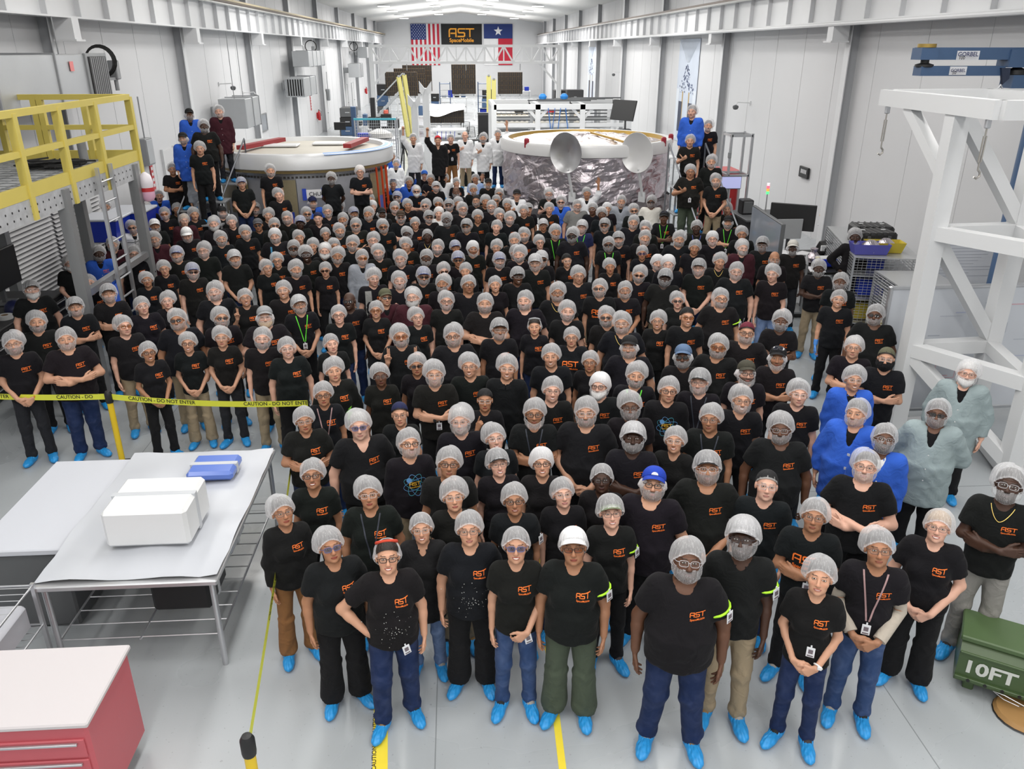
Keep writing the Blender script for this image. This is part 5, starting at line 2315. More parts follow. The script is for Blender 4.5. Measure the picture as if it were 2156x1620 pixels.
def make_person(p, i):
    b, pose, ex = p['build'], p['pose'], p['ex']
    sh = p['shirt']
    kind = {'V': 'v', 'Vn': 'v', 'P': 'v', 'Pn': 'v', 'B': 's', 'G': 's', 'GG': 's', 'W': 's', 'M': 's', 'J': 's', 'A': 'l', 'S': 'l', 'H': 'l', 'HT': 'l', 'R': 'l', 'Xl-cream': 'l'}.get(sh, 't')
    body = bpy.data.objects.new('person', body_mesh(b, pose, p['hv']))
    COL.objects.link(body)
    body.location = p['loc']
    body.rotation_euler = (0, 0, p['rz'])
    body.scale = (p['s'],) * 3
    tag(body, p['label'], 'person', 'people posing for the group photo')
    sk = SKINS[p['skin']]
    k = 1 + PRNG.uniform(-.10, .10)
    body.color = (sk[0] * k, sk[1] * k, sk[2] * k, 1)
    hc = HAIRC[ex.get('h', '')]
    body['hair_tone'] = [c * .8 for c in hc]
    body['beard'] = (PRNG.uniform(.35, .95) if p['beard'] in ('b', 's', 'Bb') else .18 if b in 'mh' else 0.0)
    body['smile'] = float(ex.get('s', PRNG.choice((0, 0, .1, .35))))
    body['lip'] = .9 if b in 'fj' else .25
    M = head_matrix(p['hr'])
    near = p['y'] > 560
    # clothes
    col = BLACK
    if kind == 's':
        col = SHIRTC[sh]
    elif sh.startswith('X'):
        col = SHIRTC[sh.split('-')[1]]
    cname = {'s': 'smock', 'v': 'v_neck_shirt', 'l': 'long_sleeved_shirt', 't': 't_shirt'}[kind]
    if sh in ('P', 'Pn'):
        cname = 'polo_shirt'
    if sh in ('H', 'HT'):
        cname = 'hooded_sweatshirt'
    if sh == 'W':
        cname = 'white_coat'
    shirt = part(cname, shirt_mesh(b, pose, kind), body, tuple(c * PRNG.uniform(.85, 1.2) for c in col) if col is BLACK else col)
    if sh in ('T', 'V', 'P', 'S', 'HT') or (sh == 'B' and i % 5 == 0):
        part('chest_logo', logo_mesh(b, pose, kind, 'S'), shirt)
    if sh == 'L':
        part('chest_logo', logo_mesh(b, pose, kind, 'L'), shirt, label='large orange chest emblem')
    if sh in ('P', 'Pn') or kind == 's':
        part('collar', small(f'collar:{b}', collar_ring(b, 22)), shirt, col)
    if kind == 's' and sh != 'J':
        part('undershirt', shirt_mesh(b, pose, 't'), body, (.70, .70, .70) if ex.get('cuff') == 'white' else BLACK)
        bv = shirt_bvh(b, pose, kind)
        mb = MB()
        for kz in range(4):
            q = on_shirt(bv, .004, 1.24 - .13 * kz, .002)
            if ex.get('labels'):
                mb.cbox((q[0] + .02, q[1], q[2]), (.028, .004, .030))
            else:
                mb.cbox(q, (.012, .005, .012), .002)
        part('button' if not ex.get('labels') else 'label_tab', small(f'button:{b}{pose}{bool(ex.get("labels"))}', lambda: (mb, mat('button_white', (.7, .7, .7), .4))), shirt)
        pk = MB()
        q0, q1 = on_shirt(bv, .105, 1.27, .003), on_shirt(bv, .105, 1.21, .003)
        pk.poly([(.055, on_shirt(bv, .055, 1.27, .003)[1], 1.27), (.055, on_shirt(bv, .055, 1.18, .003)[1], 1.18), (.125, on_shirt(bv, .125, 1.18, .003)[1], 1.18), (.125, on_shirt(bv, .125, 1.27, .003)[1], 1.27)], .004)
        part('breast_pocket', small(f'pocket:{b}{pose}', lambda: (pk, CLOTH)), shirt, tuple(c * .93 for c in col))
    if sh == 'H' or sh == 'HT':
        part('hood', small(f'hood:{b}', collar_ring(b, 4, .012, .044)), shirt, col)
    if ex.get('cuff') in ('lime', 'white', 'blue') and kind != 's':
        cc = {'lime': (.55, .85, .06), 'white': (.75, .75, .74), 'blue': (.15, .28, .75)}[ex['cuff']]
        nk = BUILD[b]['nk']

        def fnc():
            mb = MB()
            mb.path([((nk + .012) * math.sin(a) * 1.06, .018 - (nk + .014) * math.cos(a) - .016 * (.5 + .5 * math.cos(a)), 1.452 - .034 * (.5 + .5 * math.cos(a))) for a in (2 * math.pi * j / 28 for j in range(28))], .008, 6, True)
            return mb, CLOTH
        part('undershirt_collar', small(f'undershirt_collar:{b}', fnc), body, cc, label=f"{ex['cuff']} undershirt collar")
    tcol = ex.get('t') or PRNG.choice(('black', 'black', 'black', 'jeans', 'jeans', 'dark', 'khaki'))
    covers = p['y'] > 520 or 'z' in ex
    leg = ex.get('leg') or (('w' if b in 'fj' and i % 3 == 0 else 's') if covers else 'n')
    tr = part('trousers', trouser_mesh(b, leg), body, TROUS[tcol])
    me = tr.data
    if not len(me.materials):
        me.materials.append(CLOTH)
    if 'jeans' in tcol or tcol == 'blue':
        tr.material_slots[0].link = 'OBJECT'
        tr.material_slots[0].material = DENIM
    if covers:
        for sgn, (fx, fy) in zip((-1, 1), leg_feet(b, leg)):
            c = part('shoe_cover', cover_mesh(), body)
            c.location = (fx, fy - .02, 0)
            c.rotation_euler = (0, 0, sgn * R(PRNG.uniform(6, 22)))
            if p['y'] > 900:
                q = part('shoe', shoe_mesh(), body, PRNG.choice(((.02, .02, .02), (.25, .15, .06), (.35, .33, .3), (.05, .04, .04))))
                q.location, q.rotation_euler = c.location, c.rotation_euler
    # head
    h, cap = p['head'], None
    if h[0] in 'ck' and '-' in h:
        cap = h.split('-')[1]
    hair_me = hair_mesh(h in ('nl', 'hb'))
    if h != '0':
        part('hair', hair_me, body, hc, M)
    if h == 'n':
        part('hairnet', hairnet_mesh((0, 1, 3, 0, 4)[(i * 7 + i // 5) % 5]), body, None, M)
    elif h == 'nl':
        part('hairnet', long_hairnet_mesh(), body, None, M)
    elif h == 'wh':
        part('hairnet', hairnet_mesh(2), body, None, M, label='opaque white bouffant')
    elif h in ('w', 'v', 'W'):
        a_, br = cap_meshes('b')
        cc = (.50, .51, .52) if h == 'W' else {'v': (.20, .24, .15)}.get(h, PRNG.choice(((.02, .02, .022), (.02, .02, .022), (.30, .30, .31), (.04, .06, .18))))
        if h == 'W':
            cc = (.78, .78, .78)
        cp = part('cap', a_, body, cc if h != 'v' else hc, M)
        part('cap_brim', br, cp, cc)
        if h == 'W':
            part('hairnet', long_hairnet_mesh(), body, None, M)
        else:
            part('hairnet', capnet_mesh(), body, None, M)
    elif cap:
        a_, br = cap_meshes('b' if h[0] == 'c' else 'k')
        cp = part('cap' if h[0] == 'c' else 'skull_cap', a_, body, CAPC[cap], M @ Matrix.Rotation(math.pi, 4, 'Z') if cap == 'blackr' else M)
        if br and h[0] == 'c':
            part('cap_brim', br, cp, CAPC[cap])
        if cap == 'royal':
            mb = MB()
            mb.poly([(.026 * math.cos(a), -.117 - .008 * abs(math.sin(a)) * 0, .078 + .022 * math.sin(a)) for a in (math.pi * j / 12 for j in range(13))], .006)
            part('cap_patch', small('cap_patch', lambda: (mb, mat('patch_white', (.75, .76, .8), .8))), cp, label='white half-round patch')
        if h[0] == 'c' and p['beard'] != '-':
            part('hairnet', hairnet_mesh(2), body, None, M @ Matrix.Translation((0, .012, -.03)) @ Matrix.Diagonal((.98, .95, .62, 1)))
    elif h == 'hb':
        mb = MB()
        mb.path([dome(R(-100 + 200 * j / 24), .55, .018, 0, -.01) + Vector((0, .02, .0)) for j in range(25)], .013, 8)
        part('head_band', small('head_band', lambda: (mb, CAPM)), body, (.55, .06, .03) if 'red' in str(ex.get('a')) else (.35, .36, .38), M)
        part('hairnet', long_hairnet_mesh(), body, None, M @ Matrix.Translation((0, .035, -.012)))
    bd = p['beard']
    if bd[0] == 'B':
        part('beard', big_beard_mesh(), body, hc, M)
    if bd in ('b', 'Bb'):
        part('beard_net', beardnet_mesh((i * 5 + i // 3) % 2 if bd == 'b' else 0), body, None, M @ Matrix.Scale(1.06 if bd == 'Bb' else 1, 4))
    elif bd == 's':
        part('beard_net', beardnet_mesh(2), body, None, M)
    elif bd == 'm':
        g_ = part('face_mask', beardnet_mesh(1).copy(), body, BLACK, M, label='black cloth face mask')
        g_.data.materials[0] = CLOTH
    e = p['eye']
    if e != '-':
        gm, ls = glasses_meshes(e)
        gl = part('glasses', gm, body, {'g': PRNG.choice(((.55, .57, .6), (.4, .42, .45), (.05, .05, .06))), 'f': (.015, .012, .012), 'k': (.02, .02, .02), 'y': (.03, .02, .015), 'u': (.10, .11, .25)}[e], M)
        if p['y'] > 480 or e in 'ky':
            for l in ls:
                part('lens', l, gl)
    if ex.get('gog') or ex.get('gogb'):
        gm, ls = glasses_meshes('u')
        gl = part('goggles', gm, body, (.05, .05, .06), M @ Matrix.Translation((0, -.022, .075)) @ Matrix.Rotation(R(-25), 4, 'X'))
        for l in ls:
            part('lens', l, gl)
    # things worn
    A = arms(b, pose)
    if ex.get('l'):
        lm, bpos = lanyard_meshes(b, pose, kind)
        part('lanyard', lm, body, RIB[ex['l']], label=f"{ex['l'] if ex['l'] != 'multi' else 'patterned'} lanyard ribbon")
    bm = badge_meshes()
    if ex.get('bd') or ex.get('l') in ('green', 'multi'):
        if ex.get('l'):
            pos = bpos
        else:
            q = on_shirt(shirt_bvh(b, pose, kind), .03, 1.05, .012)
            pos = q
        g_ = part('badge', bm[0], body)
        g_.location = pos
        part('badge_photo', bm[1], g_)
    if ex.get('bdh'):
        g_ = part('badge', bm[0], body)
        g_.location = (.10, -BUILD[b]['hip'][1] - .035, .86)
        g_.rotation_euler = (0, R(-12), R(20))
        part('badge_photo', bm[1], g_)
    if ex.get('arm') or ex.get('id'):
        P = A[1]
        r = BUILD[b]['ua'] + .033
        if ex.get('arm') or ex.get('lime') or 'lime' in str(ex.get('a')):
            mb = ring_at(P['sh'], P['el'], .48, r, .010, None)
            part('armband', small(f'armband:{b}{pose}', lambda: (mb, PLAST)), body, (.45, .85, .03), label='lime reflective armband')
        g_ = part('badge', bm[0], body)
        c = P['sh'] + (P['el'] - P['sh']) * .5
        g_.location = (c[0] + r * .9, c[1] - r * .75, c[2] - .01)
        g_.rotation_euler = (0, R(-8), R(50))
        part('badge_photo', bm[1], g_)
    if ex.get('watch'):
        P = A[1]
        mb = ring_at(P['el'], P['wr'], .93, BUILD[b]['wr'] + .007, .007, None)
        c = Vector(P['el']).lerp(Vector(P['wr']), .93)
        mb.cbox((c.x + .012, c.y - BUILD[b]['wr'] - .010, c.z + .012), (.034, .014, .034), .005)
        part('watch', small(f'watch:{b}{pose}', lambda: (mb, CAPM)), body, {'white': (.8, .8, .8), 'black': (.02, .02, .02), 'orange': (.7, .2, .03)}[ex['watch']])
    if ex.get('chain'):
        bvh = shirt_bvh(b, pose, kind)
        nk = BUILD[b]['nk']
        mb = MB()
        pts = []
        for j in range(25):
            u = -1 + 2 * j / 24
            z = 1.365 + .105 * abs(u) ** 1.7
            x_ = u * (nk + .022)
            pts.append(Vector(on_shirt(bvh, x_, z, .006, .0)))
        mb.path(pts, .0035, 6)
        part('necklace', small(f'necklace:{b}{pose}{kind}', lambda: (mb, mat('gold_chain', (.85, .60, .18), .3, 1))), body, label=f"{ex['chain']} chain")
        if ex['chain'] == 'silver':
            body.children[-1].material_slots[0].link = 'OBJECT'
            body.children[-1].material_slots[0].material = mat('silver_chain', (.7, .7, .72), .3, 1)
    if ex.get('gl'):
        Fd = Field()
        P = {k_: (v_ * 1 if not isinstance(v_, np.ndarray) else v_) for k_, v_ in A[-1].items()}
        key = f'glove:{b}{pose}'
        if key not in _ME:
            lo, hi = hand(Fd, P, 1.10)
            Fd.cone(P['el'] + (P['wr'] - P['el']) * .8, P['wr'], BUILD[b]['wr'] + .008, BUILD[b]['wr'] + .006, .01)
            lo, hi = lo - .06, hi + .06
            xs, ys, zs = (axis(lo[a_], hi[a_], .0065) for a_ in range(3))
            V, Q = nets(Fd.grid(xs, ys, zs), xs, ys, zs)
            _ME[key] = mesh_arrays('glove', V, Q)
            _ME[key].materials.append(mat('blue_glove', (.08, .28, .75), .5))
        part('glove', _ME[key], body, label='blue rubber glove')
    if ex.get('strap') or ex.get('jk'):
        wd = .032 if ex.get('strap') else .10
        mb = ribbon(b, pose, kind, -.105, wd, 1.43, 1.0)
        part('strap' if ex.get('strap') else 'folded_jacket', small(f'strap:{b}{pose}{wd}', lambda: (mb, CLOTH)), body, (.05, .24, .42) if ex.get('strap') else (.26, .26, .25))
    if ex.get('sleeve'):
        mb = MB()
        for s_ in (-1, 1):
            P = A[s_]
            a_, w2 = P['sh'] + (P['el'] - P['sh']) * .55, P['el'] + (P['wr'] - P['el']) * .92
            r_ = BUILD[b]['el'] + .010
            mb.path([a_, P['el'] + (a_ - P['el']) * .3, P['el'] + np.array([0, .0, -.004]), P['el'] + (w2 - P['el']) * .3, P['el'] + (w2 - P['el']) * .7, w2], r_, 14)
        part('undershirt_sleeve', small(f'undershirt_sleeve:{b}{pose}', lambda: (mb, CLOTH)), body, (.42, .37, .31), label='beige undershirt sleeves')
    if ex.get('speck'):
        bvh = shirt_bvh(b, pose, kind)
        mb = MB()
        rr = random.Random(5)
        for j in range(46):
            x_, z_ = rr.gauss(-.02, .06), rr.gauss(1.08, .07)
            q = on_shirt(bvh, x_, z_, .003)
            r_ = rr.uniform(.0015, .005)
            mb.add([(q[0] - r_, q[1], q[2]), (q[0], q[1], q[2] - r_ * 1.4), (q[0] + r_, q[1], q[2]), (q[0], q[1], q[2] + r_)], [(0, 1, 2, 3)])
        sp_ = part('paint_specks', small(f'paint_specks:{b}{pose}', lambda: (mb, mat('speck_white', (.6, .6, .58), .8))), shirt)
        sp_['kind'] = 'stuff'
    if sh in ('A', 'R', 'HT'):
        bvh = shirt_bvh(b, pose, kind)
        if sh == 'A':
            cx, cz = .02, 1.24
            mats_ = [mat('print_teal', (.06, .35, .45), .7), mat('print_blue', (.12, .30, .60), .7)]
            mb, m2 = MB(), MB()
            for j in range(4):
                ang = math.pi * j / 4 + .3
                pts = []
                for q in range(40):
                    t_ = 2 * math.pi * q / 40
                    u, v_ = .115 * math.cos(t_), .050 * math.sin(t_)
                    pts.append(Vector(on_shirt(bvh, cx + u * math.cos(ang) - v_ * math.sin(ang), cz + u * math.sin(ang) + v_ * math.cos(ang), .003)))
                (mb if j % 2 else m2).path(pts, .0022, 4, True)
            m2.poly([on_shirt(bvh, cx - .055 + .026 * math.cos(2 * math.pi * q / 16), cz + .055 + .026 * math.sin(2 * math.pi * q / 16), .004) for q in range(16)], .002, (0, -1, 0))
            part('atom_print', small(f'atom_print:{b}{pose}', lambda: (mb, mats_[0])), shirt)
            part('atom_print', small(f'atom_prin2:{b}{pose}', lambda: (m2, mats_[1])), shirt)
            lm = logo_mesh(b, pose, kind, 'S').copy()
            lm.materials[0] = mat('print_yellow', (.85, .48, .03), .7)
            for v_ in lm.vertices:
                x2, z2 = (v_.co.x - BUILD[b]['chest'][0] * .5) * 1.1 + cx, (v_.co.z - 1.305) * 1.1 + cz
                v_.co = on_shirt(bvh, x2, z2, .006)
            part('chest_logo', lm, shirt, label='yellow chest emblem')
        elif sh == 'R':
            mb = MB()
            mb.poly([on_shirt(bvh, -.02 + .055 * math.cos(math.pi * q / 16), 1.13 + .05 * math.sin(math.pi * q / 16), .004) for q in range(17)], .002, (0, -1, 0))
            part('planet_print', small('planet_print', lambda: (mb, mat('print_planet', (.10, .22, .42), .7, 0, .7, 30))), shirt)
            V, Fc = text_geo('UNCONVENTIONAL')
            mb2 = MB()
            k_ = .20 / V[:, 0].max()
            mb2.add([on_shirt(bvh, -.11 + q[0] * k_, 1.10 + q[1] * k_, .004) for q in V], Fc)
            part('lettering', small('lettering', lambda: (mb2, mat('print_white', (.75, .75, .75), .7))), shirt)
        else:
            mb = MB()
            for j in range(9):
                rr = random.Random(j)
                x_, z_ = .125 + rr.uniform(-.02, .02), 1.16 - .028 * j
                mb.poly([on_shirt(bvh, x_ - .028, z_, .004), on_shirt(bvh, x_ + .005, z_ - .012, .004), on_shirt(bvh, x_ + .03, z_ + .008, .004), on_shirt(bvh, x_ + .004, z_ + .018, .004)], .002, (0, -1, 0))
            part('green_print', small('green_print', lambda: (mb, mat('print_green', (.22, .70, .05), .7))), shirt)
    return body


for i, p in enumerate(PEOPLE):
    p['o'] = make_person(p, i)


# ------------------------------------------------------------------ flags and banner on the far wall
YW = YF - .03


def sheet(nm, x0, x1, z0, z1, y, m, parent=None, waves=3, amp=.03, nx=24, nz=12):
    v, f = [], []
    for j in range(nz + 1):
        for i in range(nx + 1):
            u, w_ = i / nx, j / nz
            v.append((x0 + (x1 - x0) * u, y - amp * (1 + math.sin(waves * 6.28 * u + 1.2 * w_)) * (1 - .5 * w_), z0 + (z1 - z0) * w_))
    for j in range(nz):
        for i in range(nx):
            q = j * (nx + 1) + i
            f.append((q, q + 1, q + nx + 2, q + nx + 1))
    mb = MB()
    mb.add(v, f, True)
    mb.add([(p[0], p[1] + .012, p[2]) for p in v], [tuple(reversed(q)) for q in f], True)
    return mb.build(nm, m, parent)


# national flag, hung with the stripes downwards: the canton stands top left
fx0, fx1, fz1, fz0 = -4.83, -1.70, 7.44, 3.2
t = empty('flag', ((fx0 + fx1) / 2, YW, fz0))
tag(t, 'tall flag with white stars on blue and hanging red and white stripes', 'flag')
ox, oz = (fx0 + fx1) / 2, fz0
red, wht, blu = mat('flag_red', (.50, .02, .045), .8), mat('flag_white', (.80, .80, .81), .8), mat('flag_blue', (.02, .04, .17), .8)
sheet('field', fx0 - ox, fx1 - ox, 0, fz1 - oz, -.01, wht, t)
sw_ = (fx1 - fx0) / 13
for k in range(0, 13, 2):
    top = (fz1 - oz) if k > 6 else (fz1 - oz) - 1.60
    MB().box(fx0 - ox + k * sw_, fx0 - ox + (k + 1) * sw_, -.085, -.078, 0, top).build('stripe', red, t)
MB().box(fx0 - ox - .005, fx0 - ox + 7 * sw_, -.092, -.078, fz1 - oz - 1.60, fz1 - oz).build('canton', blu, t)
star = None
for r_ in range(9):
    for c_ in range(6 if r_ % 2 == 0 else 5):
        px = fx0 - ox + 7 * sw_ * ((c_ + (.5 if r_ % 2 == 0 else 1)) / 6)
        pz = fz1 - oz - 1.60 * (r_ + .6) / 9.4
        if star is None:
            pts = [(.062 * (1 if k % 2 == 0 else .42) * math.sin(math.pi * k / 5), -.1, .062 * (1 if k % 2 == 0 else .42) * math.cos(math.pi * k / 5)) for k in range(10)]
            star = MB().poly(pts, .006, (0, -1, 0)).build('star', wht, t, (px, 0, pz))
        else:
            rep(star, t, (px, 0, pz))
t = empty('banner', ((-1.49 + 3.03) / 2, YW, 5.18))
tag(t, 'black banner with orange lettering between the two flags', 'banner')
sheet('cloth', -2.26, 2.26, 0, 2.27, -.02, mat('banner_black', (.012, .012, .013), .8), t, 2, .02)
v, f = [], []
for j, q in enumerate(ast_strokes()):
    f.append(tuple(range(len(v), len(v) + 4)))
    v += [(-1.35 + p.x * .77, -.10 - .003 * (j % 7), .98 + p.y * .77) for p in q]
ORB = mat('banner_orange', (.85, .36, .03), .7)
m_ = MB()
m_.add(v, f)
m_.build('emblem', ORB, t)
text_on('lettering', 'SpaceMobile', t, ORB, (-1.35, -.10, .42), (1, 0, 0), (0, 0, 1), width=2.7, offset=.018)
t = empty('flag', ((3.25 + 6.44) / 2, YW, 3.2))
tag(t, 'tall flag with one white star on blue over white and red halves', 'flag')
hx = (6.44 - 3.25) / 2
sheet('field', -hx, hx, 0, 4.24, -.01, wht, t)
MB().box(0, hx, -.09, -.078, 0, 2.75).build('red_half', red, t)
MB().box(-hx, hx, -.094, -.080, 2.75, 4.24).build('blue_band', blu, t)
MB().poly([(.50 * (1 if k % 2 == 0 else .42) * math.sin(math.pi * k / 5), -.1, 3.5 + .50 * (1 if k % 2 == 0 else .42) * math.cos(math.pi * k / 5)) for k in range(10)], .006, (0, -1, 0)).build('star', wht, t)

# ------------------------------------------------------------------ printed hangings on the right wall


def hanging(y0, y1, z0, z1, seed, label):
    t = empty('wall_hanging', (XR - .02, (y0 + y1) / 2, z0))
    tag(t, label, 'poster')
    h, w_ = z1 - z0, y1 - y0
    MB().box(-.02, 0, -w_ / 2, w_ / 2, 0, h).build('sheet', mat('print_ground', (.58, .64, .74), .6, 0, .12, 1.5), t)
    rr = random.Random(seed)
    a, b, c, d = MB(), MB(), MB(), MB()
    for k in range(26):                                     # beams running to a vanishing point
        u = -w_ / 2 + w_ * k / 25
        c.poly([(-.026, u, h), (-.026, u + .03, h), (-.026, u * .12 + .006, h * .78), (-.026, u * .12, h * .78)], .004, (-1, 0, 0))
    for k in range(90):                                     # dark lattice in the middle
        z = h * rr.uniform(.48, .74)
        sp = w_ * .42 * (1 - (z / h - .48) / .30)
        y = rr.uniform(-sp, sp)
        s = rr.uniform(.03, .12)
        a.poly([(-.027, y, z), (-.027, y + s, z + s * .4), (-.027, y + s * .7, z + s), (-.027, y - s * .2, z + s * .7)], .004, (-1, 0, 0))
    for sy in (-1, 1):
        b.box(-.03, -.022, sy * w_ * .16 - .06, sy * w_ * .16 + .06, h * .05, h * .50)
        d.box(-.031, -.022, sy * w_ * .25 - w_ * .09, sy * w_ * .25 + w_ * .09, h * .10, h * .40)
        c.box(-.028, -.022, sy * w_ * .42 - w_ * .07, sy * w_ * .42 + w_ * .07, h * .02, h * .52)
    c.build('beam_print', mat('print_pale', (.70, .75, .82), .6), t)['kind'] = 'stuff'
    a.build('lattice_print', mat('print_slate', (.12, .15, .26), .6), t)['kind'] = 'stuff'
    b.build('gold_print', mat('print_gold', (.50, .33, .10), .6), t)
    d.build('panel_print', mat('print_ink', (.05, .06, .10), .6), t)


hanging(34.0, 37.1, 1.1, 5.25, 3, 'tall blue and gold printed hanging behind the rolling stair')
hanging(59.6, 62.7, 1.1, 5.25, 5, 'tall pale printed hanging far down the white wall')

# ------------------------------------------------------------------ ducts on the left wall


def duct(px, cy_, sx, sy, sz, z, label, louv=False, rods=True):
    t = empty('air_duct', (px, cy_, z))
    tag(t, label, 'duct')
    n = max(2, int(sy / 1.2))
    s0 = None
    for k in range(n):
        L = sy / n
        if s0 is None:
            s0 = MB().cbox((0, 0, sz / 2), (sx, L - .02, sz), .015).build('duct_section', GALV, t, (0, -sy / 2 + L / 2, 0))
            s1 = MB().cbox((0, 0, sz / 2), (sx + .05, .035, sz + .05), .004).build('flange', mat('duct_flange', (.42, .43, .45), .4, .5), t, (0, -sy / 2 + L, 0))
        else:
            rep(s0, t, (0, -sy / 2 + L * (k + .5), 0))
            rep(s1, t, (0, -sy / 2 + L * (k + 1), 0))
    if louv:
        MB().box(-sx / 2 + .06, sx / 2 - .06, -sy / 2 - .01, -sy / 2 + .01, .06, sz - .06).build('grille_back', BLK, t)
        g0 = None
        for k in range(7):
            xx = -sx / 2 + .1 + (sx - .2) * k / 6
            if g0 is None:
                g0 = MB().box(-.018, .018, -.05, .0, .06, sz - .06).build('grille_blade', GALV, t, (xx, -sy / 2, 0))
            else:
                rep(g0, t, (xx, -sy / 2, 0))
    for yy in (-sy * .3, sy * .3) if rods else ():
        MB().tube((0, yy, sz), (0, yy, sz + (5.4 - z - sz)), .012, 6).build('hanger_rod', GREYM, t)
    MB().box(XL - px + .01, -sx / 2, -.15, .15, sz * .3, sz * .7).build('wall_spigot', GALV, t)
    return t


# the nearest duct runs past the platform and ends in a dark grille
t = empty('air_duct', (-7.7, 14.7, 3.92))
tag(t, 'long galvanised duct above the yellow platform ending in a dark grille', 'duct')
d0 = MB().cbox((0, 0, .42), (.95, 2.1, .84), .02).build('duct_section', GALV, t, (0, -4.0, 0))
for k in (-1.85, .3, 2.45):
    rep(d0, t, (0, k, 0))
e0 = MB().cbox((0, 0, .42), (1.02, .05, .90), .004).build('flange', mat('duct_flange', (.42, .43, .45), .4, .5), t, (0, -2.93, 0))
for k in (-.78, 1.37):
    rep(e0, t, (0, k, 0))
MB().cbox((.49, 3.1, .40), (.06, 1.0, .92), .01).build('grille_frame', GREYM, t)
MB().box(.50, .53, 2.68, 3.52, .02, .80).build('grille_back', BLK, t)
b0 = MB().box(.525, .56, -.022, .022, .03, .79).build('grille_blade', mat('blade_grey', (.25, .25, .26), .4, .4), t, (0, 2.75, 0))
for k in range(1, 9):
    rep(b0, t, (0, 2.75 + .09 * k, 0))
MB().box(.49, .50, 1.9, 2.05, .55, .72).build('red_label', mat('label_red', (.75, .25, .25), .7), t)
for yy in (-3.2, -.6, 2.2):
    MB().tube((.2, yy, .84), (.2, yy, 1.5), .014, 6).build('hanger_rod', GREYM, t)
duct(-7.55, 30.0, .9, 2.0, .95, 2.35, 'large galvanised box duct low on the wall over the drum')
duct(-7.6, 42.5, .9, 3.4, .85, 2.75, 'galvanised duct with a slatted end, second along the wall', True, False)
duct(-7.6, 45.5, .8, 5.0, .72, 4.05, 'long galvanised duct high under the crane girder')
duct(-7.6, 66, .8, 2.6, .95, 2.9, 'small galvanised box duct beside the far columns')
duct(-7.6, 74, .8, 5.0, .8, 4.2, 'far high duct beyond the long one')

for (yy, z, n, lab) in ((20.3, 4.6, 3, 'coiled black cable on a grey bracket over the platform'), (49.6, 5.0, 2, 'coiled cable hung above the second duct'), (70.4, 5.05, 2, 'coiled cable far along the duct wall')):
    t = empty('cable_reel', (XL + .37, yy, z))
    tag(t, lab, 'cable')
    mb = MB()
    for k in range(n):
        mb.path([((.30 + .02 * k) * math.cos(a), .04 * k, (.30 + .02 * k) * math.sin(a)) for a in (2 * math.pi * j / 22 for j in range(22))], .018, 6, True)
    mb.build('coil', RUB, t)
    MB().box(-.35, .10, -.45, .70, -.42, -.36).build('bracket', GREYM, t)
    MB().cbox((.05, .62, -.20), (.2, .22, .42), .02).build('drive_box', GREYM, t)
    MB().tube((.05, .62, -.41), (.05, .62, -.66), .05, 8).build('connector', GREYM, t)


def camera_arm(x, y, z, side, lab):
    t = empty('security_camera', (x, y, z))
    tag(t, lab, 'camera')
    MB().cbox((-side * .02, 0, 0), (.04, .10, .12)).build('wall_plate', WHITE, t)
    MB().path([(0, 0, 0), (-side * .45, 0, .02), (-side * .5, 0, -.08)], .018, 6).build('arm', WHITE, t)
    MB().lathe([(.02, -.06), (.09, -.09), (.10, -.14), (.07, -.20), (.0, -.22)], (-side * .5, 0, 0), 14).build('dome', DARKM, t)


camera_arm(XL, 31.2, 3.7, -1, 'dome camera on a white arm between the first columns')
camera_arm(XL, 34.5, 3.25, -1, 'dome camera on a white arm close to the second column')
camera_arm(XR, 27.6, 3.2, 1, 'dome camera on the wall past the tall hanging')
camera_arm(XR, 50, 3.6, 1, 'dome camera between the two hangings')


def extinguisher(x, y, z, lab):
    t = empty('fire_extinguisher', (x, y, z))
    tag(t, lab, 'extinguisher')
    MB().lathe([(.0, 0), (.085, .01), (.09, .05), (.09, .42), (.06, .50), (.03, .53), (.03, .58)], (0, 0, 0), 14).build('cylinder', REDP, t)
    MB().cbox((.0, 0, .60), (.06, .05, .06)).build('valve', DARKM, t)
    MB().path([(.03, 0, .58), (.12, 0, .52), (.13, 0, .25)], .014, 6).build('hose', RUB, t)
    MB().box(-.14, -.08, -.08, .08, .1, .45).build('wall_bracket', REDP, t)


extinguisher(XL + .15, 51.8, .85, 'red extinguisher on the wall behind the drum')
extinguisher(XL + .15, 80, 1.0, 'red extinguisher far along the duct wall')
for (x, yy, z, lab) in ((XL + .02, 23.3, 1.65, 'tall red and white fire hose sign by the door'), (XL + .02, 50.0, 2.0, 'narrow red sign on the wall behind the drum'), (XR - .02, 47.5, 1.4, 'narrow red sign on the wall by the tilted screen')):
    t = empty('wall_sign', (x, yy, z))
    tag(t, lab, 'sign')
    MB().box(-.015, .015, -.09, .09, -.45, .45).build('plate', mat('sign_red', (.50, .05, .06), .5), t)
    s_ = 1 if x < 0 else -1
    a = MB().box(s_ * .016 - .002, s_ * .016 + .002, -.06, .06, -.04, .04).build('white_bar', WHITE, t, (0, 0, -.3))
    for k in range(1, 5):
        rep(a, t, (0, 0, -.3 + .15 * k))
for (yy, z, lab) in ((22.9, 2.3, 'small grey junction box beside the crane girder'), (56.3, 2.1, 'grey electric box on the wall behind the drum')):
    t = empty('electric_box', (XL + .125, yy, z))
    tag(t, lab, 'box')
    MB().cbox((0, 0, 0), (.2, .5, .7), .015).build('case', GREYM, t)
    MB().cbox((.105, 0, 0), (.02, .44, .62), .006).build('lid', GALV, t)
    MB().tube((0, 0, .35), (0, 0, 1.4), .02, 6).build('conduit', GREYM, t)
t = empty('wall_display', at_x(1693, 363, XR - .05))
tag(t, 'small black clock display alone on the bare wall', 'display')
MB().cbox((0, 0, 0), (.06, .60, .30), .01).build('case', BLK, t)
